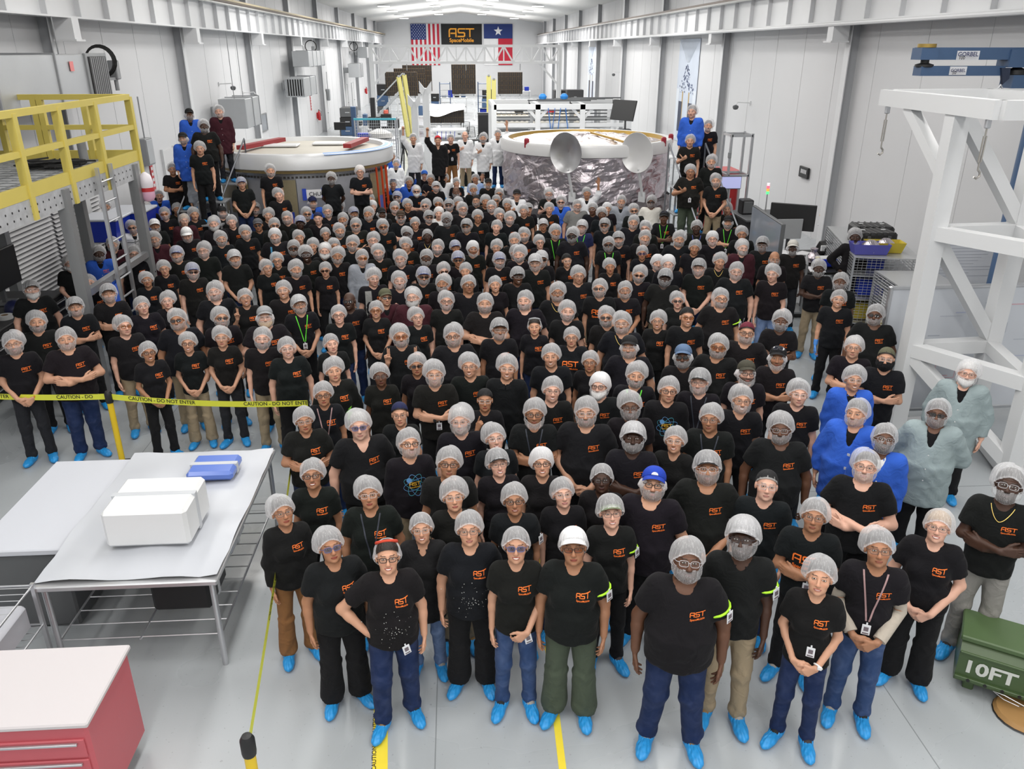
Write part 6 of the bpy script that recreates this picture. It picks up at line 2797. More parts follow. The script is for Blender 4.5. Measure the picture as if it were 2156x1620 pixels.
for k in range(4):
    MB().box(-.034, -.030, -.2 + .1 * k, -.14 + .1 * k, -.03, .08).build('digit', mat('digit_white', (.7, .7, .72), .5), t)

# ------------------------------------------------------------------ yellow work platform
PX0, PX1, PY0, PY1, PZ = -8.1, -5.5, 8.0, 14.5, 3.12
t = empty('work_platform', (-6.8, 11.5, 0))
tag(t, 'raised work platform with yellow guard rails and perforated grey edge beams', 'platform')
off = Vector((-6.8, 11.5, 0))


def pl(nm, mb, m):
    o = mb.build(nm, m, t)
    o.location = (-off.x, -off.y, 0)
    return o


pl('deck', MB().box(PX0, PX1, PY0, PY1, PZ - .05, PZ), mat('deck_plate', (.42, .43, .44), .5, .3, .15, 40))
gr = MB()
for k in range(26):
    gr.box(PX0, PX1, PY0 + .25 * k, PY0 + .25 * k + .03, PZ, PZ + .012)
for k in range(11):
    gr.box(PX0 + .25 * k, PX0 + .25 * k + .03, PY0, PY1, PZ, PZ + .012)
pl('grating', gr, mat('grating_grey', (.30, .31, .32), .5, .4))['kind'] = 'stuff'
EDGE = mat('edge_beam', (.50, .51, .525), .5, .2, .35, 9)
pl('edge_beam', MB().box(PX1, PX1 + .05, PY0, PY1, PZ - .30, PZ - .02), EDGE)
pl('edge_beam', MB().box(PX0, PX1, PY1, PY1 + .05, PZ - .30, PZ - .02), EDGE)
hl = MB()
for k in range(40):
    for z in (PZ - .12, PZ - .22):
        hl.tube((PX1 + .05, PY0 + .1 + .16 * k, z), (PX1 + .052, PY0 + .1 + .16 * k, z), .016, 6)
pl('beam_hole', hl, BLK)['kind'] = 'stuff'
for (a, b_) in (((PX1 + .03, PY0, 0), (PX1 + .03, PY1, 0)), ((PX0, PY1 + .02, 0), (PX1, PY1 + .02, 0))):
    for z, w_ in ((PZ + 1.0, .085), (PZ + .52, .075), (PZ + .06, .05)):
        pl('rail' if z > PZ + .1 else 'toe_board', MB().bar((a[0], a[1], z), (b_[0], b_[1], z), w_, w_ if z > PZ + .1 else .17), YEL)
for yy in (PY1 + .02, 13.1, 11.9, 10.7, 9.5, 8.4):
    pl('post', MB().bar((PX1 + .03, yy, PZ - .30), (PX1 + .03, yy, PZ + 1.0), .10), YEL)
for xx in (-6.2, -6.9, -7.0, -7.6, -8.0):
    pl('post', MB().bar((xx, PY1 + .02, PZ - .1), (xx, PY1 + .02, PZ + 1.0), .09), YEL)
for (xx, yy) in ((PX1 + .02, 14.2), (PX1 + .02, 11.6), (-6.5, 14.3), (-7.9, 14.3), (-7.9, 9)):
    pl('leg', MB().bar((xx, yy, 0), (xx, yy, PZ - .05), .15), mat('leg_grey', (.27, .275, .28), .45, .4, .1, 3))
pl('cross_bar', MB().bar((PX1 + .02, 11.6, 1.55), (PX1 + .02, 14.2, 1.55), .10), ALU)
for sx in (0, .5):
    pl('ladder_side', MB().bar((PX1 + .12, 12.6 + sx, 0), (PX1 + .12, 12.6 + sx, PZ + .1), .05), ALU)
rg = MB().tube((PX1 + .12, 12.6, 0), (PX1 + .12, 13.1, 0), .016, 8).build('ladder_rung', ALU, t, (-off.x, -off.y, .3))
for k in range(1, 10):
    rep(rg, t, (-off.x, -off.y, .3 + .3 * k))
t2 = empty('wire_heap', (-6.3, 13.3, PZ + .012))
tag(t2, 'tangle of dark cables lying on the platform deck', 'cables')
mb = MB()
rr = random.Random(4)
for k in range(5):
    mb.path([(rr.uniform(-.5, .5) * (.4 + j / 12), rr.uniform(-.4, .4), .03 + .02 * k) for j in range(12)], .014, 6)
mb.build('cables', RUB, t2)
t2 = empty('stub_post', (-6.1, 13.9, PZ + .012))
tag(t2, 'short grey steel stub standing on the platform deck', 'post')
MB().tube((0, 0, .01), (0, 0, .34), .07, 14).build('tube', GREYM, t2)
MB().cbox((0, 0, .01), (.26, .26, .02)).build('foot_plate', GREYM, t2)
t2 = empty('waste_bag', (PX1 + .15, 14.35, 2.42))
t2.scale = (.9, .9, .8)
tag(t2, 'white and pink plastic bag hung from the platform corner', 'bag')
MB().lathe([(.02, .62), (.10, .55), (.13, .40), (.12, .30)], (0, 0, 0), 14).build('bag_top', mat('bag_white', (.72, .68, .72), .35), t2)
MB().lathe([(.125, .30), (.13, .22)], (0, 0, 0), 14).build('red_band', REDP, t2)
MB().lathe([(.125, .22), (.13, .10), (.09, .02), (.0, .0)], (0, 0, 0), 14).build('bag_bottom', mat('bag_pink', (.72, .42, .55), .35), t2)

# shelving with blue totes behind the platform
t = empty('wire_shelving', (-7.0, 17.0, 0))
tag(t, 'chrome wire shelving under blue totes beside the platform legs', 'shelf')
for z in (.2, .75, 1.3):
    mb = MB()
    mb.path([(-.55, -.8, z), (.55, -.8, z), (.55, .8, z), (-.55, .8, z)], .012, 6, True)
    for k in range(15):
        mb.tube((-.55, -.75 + .105 * k, z), (.55, -.75 + .105 * k, z), .005, 4)
    mb.build('shelf_grid', ALU, t)
for sx in (-.55, .55):
    for sy in (-.8, .8):
        MB().tube((sx, sy, 0), (sx, sy, 1.34), .016, 8).build('post', ALU, t)
mb = MB()
for k in range(14):
    mb.tube((.56, -.8, .15 + .085 * k), (.56, .8, .15 + .085 * k), .004, 4)
    mb.tube((.56, -.8 + .12 * k, .1), (.56, -.8 + .12 * k, 1.3), .004, 4)
mb.build('side_grid', ALU, t)['kind'] = 'stuff'
for k, (x, y, lab) in enumerate(((-7.1, 16.55, 'blue tote with grey lid at the front of the wire shelving'), (-6.85, 17.35, 'blue tote with grey lid behind the front one'), (-7.3, 19.5, 'open blue tote with red and white sticker on the bench'))):
    b_ = empty('storage_tote', (x, y, 1.312 if k < 2 else .912))
    tag(b_, lab, 'tote')
    m2 = MB()
    m2.add([(-.30, -.34, 0), (.30, -.34, 0), (.30, .34, 0), (-.30, .34, 0), (-.36, -.38, .42), (.36, -.38, .42), (.36, .38, .42), (-.36, .38, .42)],
           [(0, 3, 2, 1), (0, 1, 5, 4), (1, 2, 6, 5), (2, 3, 7, 6), (3, 0, 4, 7)] + ([(4, 5, 6, 7)] if k < 2 else []))
    m2.build('body', BLUEP, b_)
    if k < 2:
        MB().cbox((0, 0, .44), (.78, .82, .05), .015).build('lid', mat('lid_grey', (.55, .57, .62), .4), b_)
    else:
        MB().box(-.05, .12, -.405, -.395, .1, .32).build('sticker', mat('sticker_white', (.8, .8, .8), .5), b_)
        MB().box(.0, .08, -.412, -.404, .13, .29).build('sticker_mark', REDP, b_)
t = empty('work_bench', (-7.4, 19.6, 0))
tag(t, 'long dark bench against the door wall behind the platform', 'bench')
MB().cbox((0, 0, .88), (1.1, 2.6, .06)).build('bench_top', DARKM, t)
for sx in (-.5, .5):
    for sy in (-1.2, 1.2):
        MB().bar((sx, sy, 0), (sx, sy, .86), .06).build('leg', GREYM, t)
MB().cbox((0, 0, .35), (1.0, 2.4, .04)).build('lower_shelf', DARKM, t)
t = empty('hanging_gown', (-5.28, 12.1, .62))
tag(t, 'blue gown hanging from the cross bar of the platform', 'gown')
v, f = [], []
for j in range(9):
    for i in range(13):
        a = 6.28 * i / 12
        r = (.10 + .10 * j / 8) * (1 + .16 * math.sin(5 * a + j * .3))
        v.append((r * .5 * math.cos(a), r * math.sin(a) * 1.3, .95 - .95 * j / 8))
for j in range(8):
    for i in range(12):
        q = j * 13 + i
        f.append((q, q + 13, q + 14, q + 1))
m2 = MB()
m2.add(v, f, True)
m2.build('cloth', mat('gown_blue', (.008, .07, .42), .7), t)
MB().path([(0, 0, .93), (0, 0, 1.0), (-.12, 0, 1.0)], .008, 6).build('hook', ALU, t)

# black tool chest, screen and small things at the left edge
TCX, TCY = -7.3, 12.2
t = empty('tool_chest', (TCX, TCY, 0))
tag(t, 'wide black tool chest with many drawers beneath the louvred wall', 'chest')
MB().cbox((0, 0, .55), (1.0, 3.0, .90), .02).build('cabinet', BLK, t)
MB().cbox((0, 0, 1.02), (1.04, 3.05, .04), .01).build('chest_top', mat('chest_top', (.03, .03, .032), .6), t)
d0 = h0 = None
for c_ in range(3):
    for k in range(6):
        p_ = (.505, -1.0 + c_, .19 + .135 * k)
        if d0 is None:
            d0 = MB().cbox((0, 0, 0), (.02, .94, .12), .006).build('drawer', mat('drawer_black', (.022, .022, .024), .4), t, p_)
            MB().cbox((.02, 0, .035), (.025, .9, .02), .005).build('handle', ALU, d0)
        else:
            o = rep(d0, t, p_)
            rep(d0.children[0], o)
for sx in (-.4, .4):
    for sy in (-1.3, 1.3):
        MB().tube((sx - .02, sy, .06), (sx + .02, sy, .06), .06, 12).build('caster', RUB, t)
t = empty('monitor', (-7.35, 13.0, 1.042))
tag(t, 'large black screen turned away on the tool chest', 'monitor')
MB().cbox((0, 0, .55), (.06, 1.0, .62), .01).build('screen', BLK, t)
MB().bar((-.05, 0, .02), (-.05, 0, .5), .06).build('stand', DARKM, t)
MB().cbox((-.05, 0, .012), (.24, .4, .02), .005).build('foot', DARKM, t)
for (x, y, kind_, lab) in ((-6.95, 11.7, 'box', 'small green and white carton on the tool chest'), (-6.98, 12.15, 'tape', 'roll of white tape lying on the tool chest'), (-7.0, 12.5, 'helmet', 'dark blue bump cap on the tool chest'), (-6.9, 11.3, 'box2', 'small purple and white carton on the tool chest')):
    t = empty({'box': 'carton', 'box2': 'carton', 'tape': 'tape_roll', 'helmet': 'bump_cap'}[kind_], (x, y, 1.041))
    tag(t, lab, {'box': 'carton', 'box2': 'carton', 'tape': 'tape', 'helmet': 'cap'}[kind_])
    if kind_[:3] == 'box':
        MB().cbox((0, 0, .08), (.14, .2, .15), .004).build('carton', mat('carton_white', (.7, .7, .7), .6), t)
        MB().cbox((0, 0, .15), (.146, .206, .06), .002).build('label', mat('carton_' + kind_, (.12, .5, .06) if kind_ == 'box' else (.12, .1, .3), .6), t)
    elif kind_ == 'tape':
        MB().lathe([(.05, 0), (.11, 0), (.11, .06), (.05, .06)], (0, 0, 0), 20, False).build('roll', mat('tape_white', (.72, .72, .72), .6), t)
        MB().lathe([(.05, .06), (.045, .03), (.05, 0)], (0, 0, 0), 20, False).build('core', mat('core_brown', (.3, .2, .12), .7), t)
    else:
        MB().lathe([(.15, 0), (.15, .06), (.13, .13), (.07, .18), (.0, .19)], (0, 0, 0), 18).build('shell', mat('cap_navy', (.015, .02, .08), .4), t)
        MB().cbox((.17, 0, .015), (.14, .2, .012), .004).build('peak', mat('cap_navy', (.015, .02, .08), .4), t)
t = empty('water_bottle', (-5.9, 11.2, .73))
tag(t, 'clear water bottle on the small bench beside the white beard', 'bottle')
MB().lathe([(.0, 0), (.032, .004), (.033, .14), (.028, .17), (.013, .20), (.013, .215)], (0, 0, 0), 14).build('bottle', mat('bottle_clear', (.55, .68, .80), .1), t)
MB().lathe([(.015, .215), (.015, .24), (.0, .242)], (0, 0, 0), 12).build('bottle_cap', WHITE, t)
t = empty('small_bench', (-5.9, 11.2, 0))
tag(t, 'narrow dark bench with vice post near the tool chest', 'bench')
MB().cbox((0, 0, .70), (.5, 1.0, .05)).build('bench_top', DARKM, t)
for sx in (-.2, .2):
    for sy in (-.45, .45):
        MB().bar((sx, sy, 0), (sx, sy, .68), .045).build('leg', GREYM, t)
MB().bar((.1, .42, .72), (.1, .42, 1.2), .05).build('vice_post', ALU, t)

# ------------------------------------------------------------------ caution tape on posts
POSTS = [at_z(228, 832, .98), at_z(521, 1563, .98)]


def stanchion(p, lab):
    t = empty('barrier_post', (p.x, p.y, 0))
    tag(t, lab, 'barrier')
    MB().lathe([(.0, 0), (.17, 0), (.17, .02), (.06, .045), (.04, .05)], (0, 0, 0), 24).build('base', RUB, t)
    MB().lathe([(.035, .045), (.035, .90), (.0, .91)], (0, 0, 0), 16).build('post', mat('post_yellow', (.75, .52, .02), .45), t)
    MB().lathe([(.042, .88), (.045, .90), (.045, 1.0), (.03, 1.03), (.0, 1.035)], (0, 0, 0), 16).build('head', BLK, t)
    return t


stanchion(POSTS[0], 'yellow barrier post in front of the folded arms, holding caution tape')
stanchion(POSTS[1], 'yellow barrier post nearest the camera, end of the sagging tape')
t = None


def tape_run(a, b_, sag, lab, words, wd=.075):
    """ribbon hanging between two points; the wording bends with it"""
    t = empty('caution_tape', a)
    tag(t, lab, 'tape')
    D = Vector(b_) - Vector(a)
    L = D.length
    side = Vector((D.x, D.y, 0)).cross(Vector((0, 0, 1))).normalized()
    at = lambda u: D * u - Vector((0, 0, sag * 4 * u * (1 - u)))
    n = 32
    v = []
    for i in range(n + 1):
        v += [tuple(at(i / n) + Vector((0, 0, -wd / 2))), tuple(at(i / n) + Vector((0, 0, wd / 2)))]
    m2 = MB()
    m2.add(v, [(2 * i, 2 * i + 2, 2 * i + 3, 2 * i + 1) for i in range(n)])
    m2.build('ribbon', LIME, t)
    for (u0, s) in words:
        V, Fc = text_geo(s, 0, .012)
        k = wd * .60
        m2 = MB()
        m2.add([at(u0 + q[0] * k / L) + side * .003 + Vector((0, 0, q[1] * k - wd * .21)) for q in V], Fc)
        m2.build('lettering', INK, t)
    return t


A0 = POSTS[0] + Vector((0, 0, -.02))
E0 = at_z(648, 849, .95)
tape_run(at_z(-60, 833, .95), A0, .02, 'lime caution tape reaching from the frame edge to the barrier post', [(.16, 'ENTER'), (.62, 'CAUTION - DO')])
tape_run(A0, E0, .05, 'lime caution tape stretched in front of the clasped hands', [(.10, 'CAUTION - DO NOT ENTER'), (.68, 'CAUTION - DO NOT ENTER')])
tape_run(POSTS[1] + Vector((0, 0, -.04)), at_z(612, 990, .93), .04, 'lime caution tape running back from the nearest barrier post', [(.35, 'CAUTION - DO NOT ENTER')])

# floor marking tape
for (a, b_, wd, lab, txt) in ((at_z(1152, 1350, 0), at_z(1187, 1640, 0), .055, 'plain yellow floor tape between the two pairs of jeans', None), (at_z(802, 1490, 0), at_z(800, 1640, 0), .11, 'yellow floor tape printed with caution wording', 'CAUTION')):
    d = Vector((b_.x - a.x, b_.y - a.y, 0))
    L = d.length + .4
    ang = math.atan2(d.y, d.x)
    t = empty('floor_tape', (a.x, a.y, 0), ang)
    tag(t, lab, 'tape')
    MB().box(-2.5 if txt is None else -.2, L, -wd / 2, wd / 2, .0005, .0018).build('strip', TAPEY, t)
    if txt:
        for k in range(4):
            text_on('lettering', txt, t, INK, (L - .15 - .32 * k, -.03, .0025), (-1, 0, 0), (0, -1, 0), height=.032, lift=.001, xs=1.1)
            MB().poly([(L - .40 - .32 * k, -.01, .003), (L - .37 - .32 * k, -.035, .003), (L - .43 - .32 * k, -.035, .003)], .0006, (0, 0, 1)).build('triangle', INK, t)

# ------------------------------------------------------------------ the drum on the stairs side
DX, DY, DR, DZ = at_y(641, 318, 21.3).x, 21.3, 2.2, 2.62
t = empty('drum_structure', (DX, DY, 0))
tag(t, 'wide metal ring structure with patched panels, white rim and red arms on top', 'structure')
MB().lathe([(DR - .14, .30), (DR - .14, 2.20)], (0, 0, 0), 12, False).build('panel_wall', mat('panel_metal', (.46, .47, .50), .38, .55, .12, 3), t)
MB().lathe([(DR, 2.26), (DR + .03, 2.28), (DR + .03, 2.52), (DR - .02, 2.62), (DR - .22, 2.62), (DR - .25, 2.50)], (0, 0, 0), 64, False).build('rim', mat('rim_white', (.66, .67, .68), .3, .2), t)
MB().lathe([(DR - .24, 2.52), (DR * .5, 2.56), (.0, 2.56)], (0, 0, 0), 48, False).build('top_sheet', mat('top_cream', (.52, .49, .42), .5, 0, .12, 2), t)
MB().lathe([(DR - .16, 2.19), (DR - .02, 2.20), (DR, 2.27)], (0, 0, 0), 64, False).build('gold_band', mat('band_gold', (.36, .27, .12), .4, .3, .3, 20), t)
MB().lathe([(DR - .10, .20), (DR - .10, .34)], (0, 0, 0), 40, True).build('base_ring', GREYM, t)
for k in range(8):
    a = 2 * math.pi * k / 8 + .2
    MB().tube((1.7 * math.cos(a), 1.7 * math.sin(a), 0), (1.7 * math.cos(a), 1.7 * math.sin(a), .22), .08, 10).build('leg', GREYM, t)
hole = None
for k in range(70):
    a = math.pi + math.pi * (k + .5) / 70
    p_ = ((DR - .125) * math.cos(a), (DR - .125) * math.sin(a), 2.10)
    if hole is None:
        hole = MB().cbox((0, 0, 0), (.05, .02, .045)).build('slot', mat('slot_dark', (.05, .045, .04), .6), t, p_, (0, 0, a + math.pi / 2))
    else:
        rep(hole, t, p_, (0, 0, a + math.pi / 2))


def on_drum(ang, z, r=DR - .13):
    return Vector((r * math.sin(ang), -r * math.cos(ang), z))


TANM = mat('panel_tan', (.27, .23, .14), .5, .1, .15, 25)


def patch(nm, a0, a1, z0, z1, m, th=.012):
    mb = MB()
    n = 4
    v = []
    for i in range(n + 1):
        a = a0 + (a1 - a0) * i / n
        for z in (z0, z1):
            v.append(tuple(on_drum(a, z, DR - .12 + th)))
    mb.add(v, [(2 * i, 2 * i + 2, 2 * i + 3, 2 * i + 1) for i in range(n)], True)
    return mb.build(nm, m, t)


patch('tan_panel', -.28, .05, .4, 2.05, TANM)
patch('tan_panel', -1.35, -1.0, 1.1, 2.05, TANM)
patch('tan_panel', .98, 1.4, .4, 2.05, TANM)
patch('tan_panel', -1.0, -.72, 1.2, 2.03, TANM, .014)
patch('metal_panel', .06, .95, .4, 2.08, mat('panel_grey', (.44, .45, .49), .33, .6, .18, 4))
for (a, z) in ((-.60, 1.88), (-.66, 1.50), (-.86, 1.40)):
    patch('port_frame', a - .07, a + .07, z - .14, z + .14, mat('port_gold', (.33, .26, .12), .4, .4), .02)
    patch('port', a - .04, a + .04, z - .09, z + .09, BLK, .026)
for (a, z, s) in ((.24, 1.72, 'CHU'), (-.12, 1.18, 'A+')):
    patch('paper_note', a - .09, a + .09, z - .10, z + .10, mat('paper', (.78, .78, .80), .7), .02)
    for sg in (-1, 1):
        patch('blue_tape', a + sg * .105 - .022, a + sg * .105 + .022, z - .14, z + .13, mat('blue_tape', (.02, .06, .45), .6), .03)
    p_ = on_drum(a - .055, z - .04, DR - .06)
    text_on('note_writing', s, t, INK, p_, (math.cos(a), math.sin(a), 0), (0, 0, 1), height=.09, lift=.012)
MB().cbox(tuple(on_drum(-.12, .98, DR - .02)), (.46, .22, .13), .02).build('red_tray', mat('tray_red', (.62, .04, .03), .4), t)
for sg, a in ((-1, -.33), (1, .20)):
    MB().tube(on_drum(-.12 + sg * .08, 1.0, DR - .03), on_drum(a, 1.05, DR - .10), .018, 6).build('tray_hose', mat('hose_white', (.7, .7, .7), .5), t)
for a in (1.02, 1.12, 1.22):
    MB().bar(on_drum(a, 2.2, DR + .02), on_drum(a + .03, .5, DR + .04), .06, .012).build('orange_strap', mat('strap_orange', (.72, .08, .02), .6), t)
MB().bar(on_drum(-1.42, 2.1, DR + .02), on_drum(-1.40, .3, DR + .06), .05).build('red_strap', REDP, t)
patch('blue_sheet', 1.05, 1.2, .95, 1.5, mat('film_blue', (.10, .18, .55), .2), .10)
for (x0, y0, x1, y1) in ((-1.35, -.95, -.72, .95), (1.18, -.75, 1.45, .95)):
    MB().bar((x0, y0, 2.66), (x1, y1, 2.66), .20, .10).build('red_arm', mat('arm_red', (.28, .02, .025), .5), t)
for (x, y, sx) in ((-.6, .1, .9), (.55, .5, .8)):
    MB().cbox((x, y, 2.60), (sx, .5, .05), .02).build('white_cover', WHITE, t)
mb = MB()
for i in range(18):
    a0, a1 = math.pi * (1.62 + .025 * i), math.pi * (1.62 + .025 * (i + 1))
    r0, r1 = DR - .16, DR + .035
    mb.add([(r0 * math.cos(a0), r0 * math.sin(a0), 2.635), (r1 * math.cos(a0), r1 * math.sin(a0), 2.60), (r1 * math.cos(a1), r1 * math.sin(a1), 2.60), (r0 * math.cos(a1), r0 * math.sin(a1), 2.635)], [(0, 1, 2, 3)])
mb.build('blue_edge', mat('edge_blue', (.22, .38, .72), .5), t)
t2 = empty('parts_cart', (at_y(575, 275, 31).x, 31, 0))
tag(t2, 'cart with blue bag, yellow pouch and clear bags behind the drum', 'cart')
MB().cbox((0, 0, 1.25), (1.7, .8, .05)).build('cart_top', ALU, t2)
for sx in (-.8, .8):
    for sy in (-.35, .35):
        MB().bar((sx, sy, 0), (sx, sy, 1.24), .05).build('leg', ALU, t2)
MB().lathe([(.0, 0), (.22, .02), (.25, .16), (.12, .30), (.0, .31)], (.2, 0, 1.28), 14).build('blue_bag', BLUEP, t2)
MB().cbox((.58, 0, 1.38), (.34, .3, .22), .06).build('yellow_pouch', mat('pouch_yellow', (.70, .55, .03), .5), t2)
MB().lathe([(.0, 0), (.25, .02), (.24, .16), (.0, .26)], (-.5, 0, 1.28), 12).build('clear_bag', mat('bag_clear', (.66, .64, .62), .25), t2)

# stands under the people along the drum


def step_stand(x, y, z, lab, rz=0, sx=.8, sy=.6):
    t = empty('step_stand', (x, y, 0), rz)
    tag(t, lab, 'stand')
    MB().cbox((0, 0, z - .025), (sx, sy, .05), .008).build('tread', ALU, t)
    for ax_ in (-1, 1):
        for ay in (-1, 1):
            MB().bar((ax_ * (sx / 2 - .03), ay * (sy / 2 - .03), 0), (ax_ * (sx / 2 - .03), ay * (sy / 2 - .03), z - .05), .04).build('leg', ALU, t)
    return t


for p in PEOPLE:
    if 'z' in p['ex'] and p['x'] > 480 and p['x'] < 800:
        step_stand(p['loc'][0], p['loc'][1], p['loc'][2], 'aluminium step under the ' + p['ex'].get('a', 'young face before the drum'), p['rz'])


def rolling_stair(group, lab, cat='stair'):
    """one welded stair: a tread under each person, stringers and hand rails"""
    g = sorted(group, key=lambda p: p['loc'][2])
    cx = sum(p['loc'][0] for p in g) / len(g)
    cyy = sum(p['loc'][1] for p in g) / len(g)
    t = empty('rolling_stair', (cx, cyy, 0))
    tag(t, lab, cat)
    for p in g:
        x, y, z = p['loc'][0] - cx, p['loc'][1] - cyy, p['loc'][2]
        MB().cbox((x, y, z - .02), (.62, .52, .04), .006).build('tread', mat('tread_grey', (.33, .34, .35), .5, .4, .2, 60), t)
        for sx in (-.29, .29):
            for sy in (-.22, .22):
                MB().bar((x + sx, y + sy, 0), (x + sx, y + sy, z - .04), .04).build('leg', ALU, t)
        MB().bar((x - .29, y + .22, z * .5), (x + .29, y + .22, z * .5), .03).build('brace', ALU, t)
    lo, hi = g[0], g[-1]
    for s_, k in ((-1, .42), (1, .42)):
        a = Vector((lo['loc'][0] - cx + s_ * k, lo['loc'][1] - cyy - .4, lo['loc'][2]))
        b_ = Vector((hi['loc'][0] - cx + s_ * k, hi['loc'][1] - cyy + .2, hi['loc'][2]))
        MB().path([a + Vector((0, 0, -.6)), a + Vector((0, 0, .7)), b_ + Vector((0, 0, .95)), b_ + Vector((0, 0, -.02)), (b_.x, b_.y, 0)], .020, 8).build('hand_rail', mat('rail_dark', (.22, .23, .25), .4, .5), t)
    return t


rolling_stair([p for p in PEOPLE if 'z' in p['ex'] and p['x'] < 470], 'rolling stair beside the drum carrying smocks and T-shirts')
rolling_stair([p for p in PEOPLE if 'z' in p['ex'] and p['x'] > 1400], 'rolling stair beside the foil-wrapped satellite')

# raised walkway of the six behind
wk = [p for p in PEOPLE if 'z' in p['ex'] and 800 < p['x'] < 1100]
wz = wk[0]['loc'][2]
wx0, wx1 = min(p['loc'][0] for p in wk) - .5, max(p['loc'][0] for p in wk) + .22
wy0, wy1 = min(p['loc'][1] for p in wk) - .5, max(p['loc'][1] for p in wk) + .6
t = empty('walkway', ((wx0 + wx1) / 2, (wy0 + wy1) / 2, 0))
tag(t, 'white raised walkway under the people with raised fists', 'walkway')
hx, hy = (wx1 - wx0) / 2, (wy1 - wy0) / 2
MB().box(-hx, hx, -hy, hy, wz - .06, wz).build('deck', WHITE, t)
for k in range(5):
    for sy in (-1, 1):
        x = -hx + .05 + (2 * hx - .1) * k / 4
        MB().bar((x, sy * (hy - .05), 0), (x, sy * (hy - .05), wz - .06), .09).build('leg', WHITE, t)
MB().bar((-hx, -hy + .05, wz - .30), (hx, -hy + .05, wz - .30), .09).build('beam', WHITE, t)
MB().bar((-hx, -hy + .05, .18), (hx, -hy + .05, .18), .09).build('beam', WHITE, t)
for k in range(4):
    x0 = -hx + .05 + (2 * hx - .1) * k / 4
    MB().bar((x0, -hy + .05, .18), (x0 + (2 * hx - .1) / 4, -hy + .05, wz - .30), .06).build('brace', WHITE, t)

# ------------------------------------------------------------------ foil-wrapped satellite
SX, SY, SR = at_y(1235, 300, 23).x, 23.1, 2.35
t = empty('satellite', (SX, SY, 0))
tag(t, 'round satellite body wrapped in crinkled silver foil with two dish antennas', 'satellite')


def foil_material(nm, col):
    m, nt, b = _mat(nm)
    tc = N(nt, 'ShaderNodeTexCoord')
    vo = N(nt, 'ShaderNodeTexVoronoi')
    vo.inputs['Scale'].default_value = 3.0
    nz = N(nt, 'ShaderNodeTexNoise')
    nz.inputs['Scale'].default_value = 1.6
    nz.inputs['Detail'].default_value = 4
    nz.inputs['Distortion'].default_value = 1.6
    nt.links.new(tc.outputs['Object'], nz.inputs['Vector'])
    nt.links.new(tc.outputs['Object'], vo.inputs['Vector'])
    bp = N(nt, 'ShaderNodeBump')
    bp.inputs['Strength'].default_value = .9
    bp.inputs['Distance'].default_value = .10
    h = X(nt, nz.outputs['Fac']) + X(nt, vo.outputs['Distance']) * .35
    nt.links.new(h.s, bp.inputs['Height'])
    nt.links.new(bp.outputs['Normal'], b.inputs['Normal'])
    nt.links.new(mixc(nt, X(nt, nz.outputs['Fac']), tuple(c * .75 for c in col), tuple(min(1, c * 1.2) for c in col)), b.inputs['Base Color'])
    b.inputs['Metallic'].default_value = .92
    b.inputs['Roughness'].default_value = .36
    return m


FOIL = foil_material('silver_foil', (.60, .545, .58))
rr = random.Random(9)
v, f = [], []
nu, nv = 96, 16
ph = [rr.uniform(0, 6.28) for _ in range(12)]
for j in range(nv + 1):
    for i in range(nu):
        a = 2 * math.pi * i / nu
        z = 1.05 + 1.28 * j / nv
        d = .035 * math.sin(9 * a + 5 * z + ph[0]) + .03 * math.sin(17 * a - 9 * z + ph[1]) + .025 * abs(math.sin(13 * a + 11 * z + ph[2])) + rr.uniform(-.018, .018)
        r = SR - .06 + d * math.sin(math.pi * min(1, max(0, (j + .5) / (nv + 1)))) ** .3
        v.append((r * math.cos(a), r * math.sin(a), z))
for j in range(nv):
    for i in range(nu):
        f.append((j * nu + i, j * nu + (i + 1) % nu, (j + 1) * nu + (i + 1) % nu, (j + 1) * nu + i))
m2 = MB()
m2.add(v, f, False)
m2.build('foil_wrap', FOIL, t)
MB().lathe([(SR - .02, 2.28), (SR + .04, 2.30), (SR + .04, 2.54), (SR, 2.60), (SR - .16, 2.60), (SR - .18, 2.50)], (0, 0, 0), 64, False).build('rim', mat('rim_white2', (.70, .70, .70), .35, .1), t)
MB().lathe([(SR - .18, 2.46), (SR - .20, 2.60), (SR - .24, 2.46)], (0, 0, 0), 64, False).build('gold_edge', mat('edge_gold', (.50, .32, .08), .35, .6), t)
v, f = [], []
for j in range(9):
    for i in range(56):
        a = 2 * math.pi * i / 56
        r = (SR - .22) * j / 8
        v.append((r * math.cos(a), r * math.sin(a), 2.50 + .16 * (1 - (j / 8) ** 2) + rr.uniform(-.03, .03) * (j < 8)))
for j in range(8):
    for i in range(56):
        f.append((j * 56 + i, j * 56 + (i + 1) % 56, (j + 1) * 56 + (i + 1) % 56, (j + 1) * 56 + i))
m2 = MB()
m2.add(v, f)
m2.build('foil_top', foil_material('pink_foil', (.66, .60, .60)), t)
MB().lathe([(SR - .30, .62), (SR - .10, .66), (SR - .10, 1.05)], (0, 0, 0), 48, True).build('lower_ring', ALU, t)
v, f = [], []
for j in range(6):
    for i in range(64):
        a = 2 * math.pi * i / 64
        z = .72 + .40 * j / 5
        r = SR + .02 + .07 * math.sin(math.pi * j / 5) + rr.uniform(-.05, .05)
        v.append((r * math.cos(a), r * math.sin(a), z))
for j in range(5):
    for i in range(64):
        f.append((j * 64 + i, j * 64 + (i + 1) % 64, (j + 1) * 64 + (i + 1) % 64, (j + 1) * 64 + i))
m2 = MB()
m2.add(v, f)
m2.build('foil_skirt', foil_material('dark_foil', (.26, .24, .25)), t)
for k in range(8):
    a = 2 * math.pi * k / 8 + .3
    MB().tube((1.8 * math.cos(a), 1.8 * math.sin(a), 0), (1.8 * math.cos(a), 1.8 * math.sin(a), .64), .09, 10).build('leg', WHITE, t)
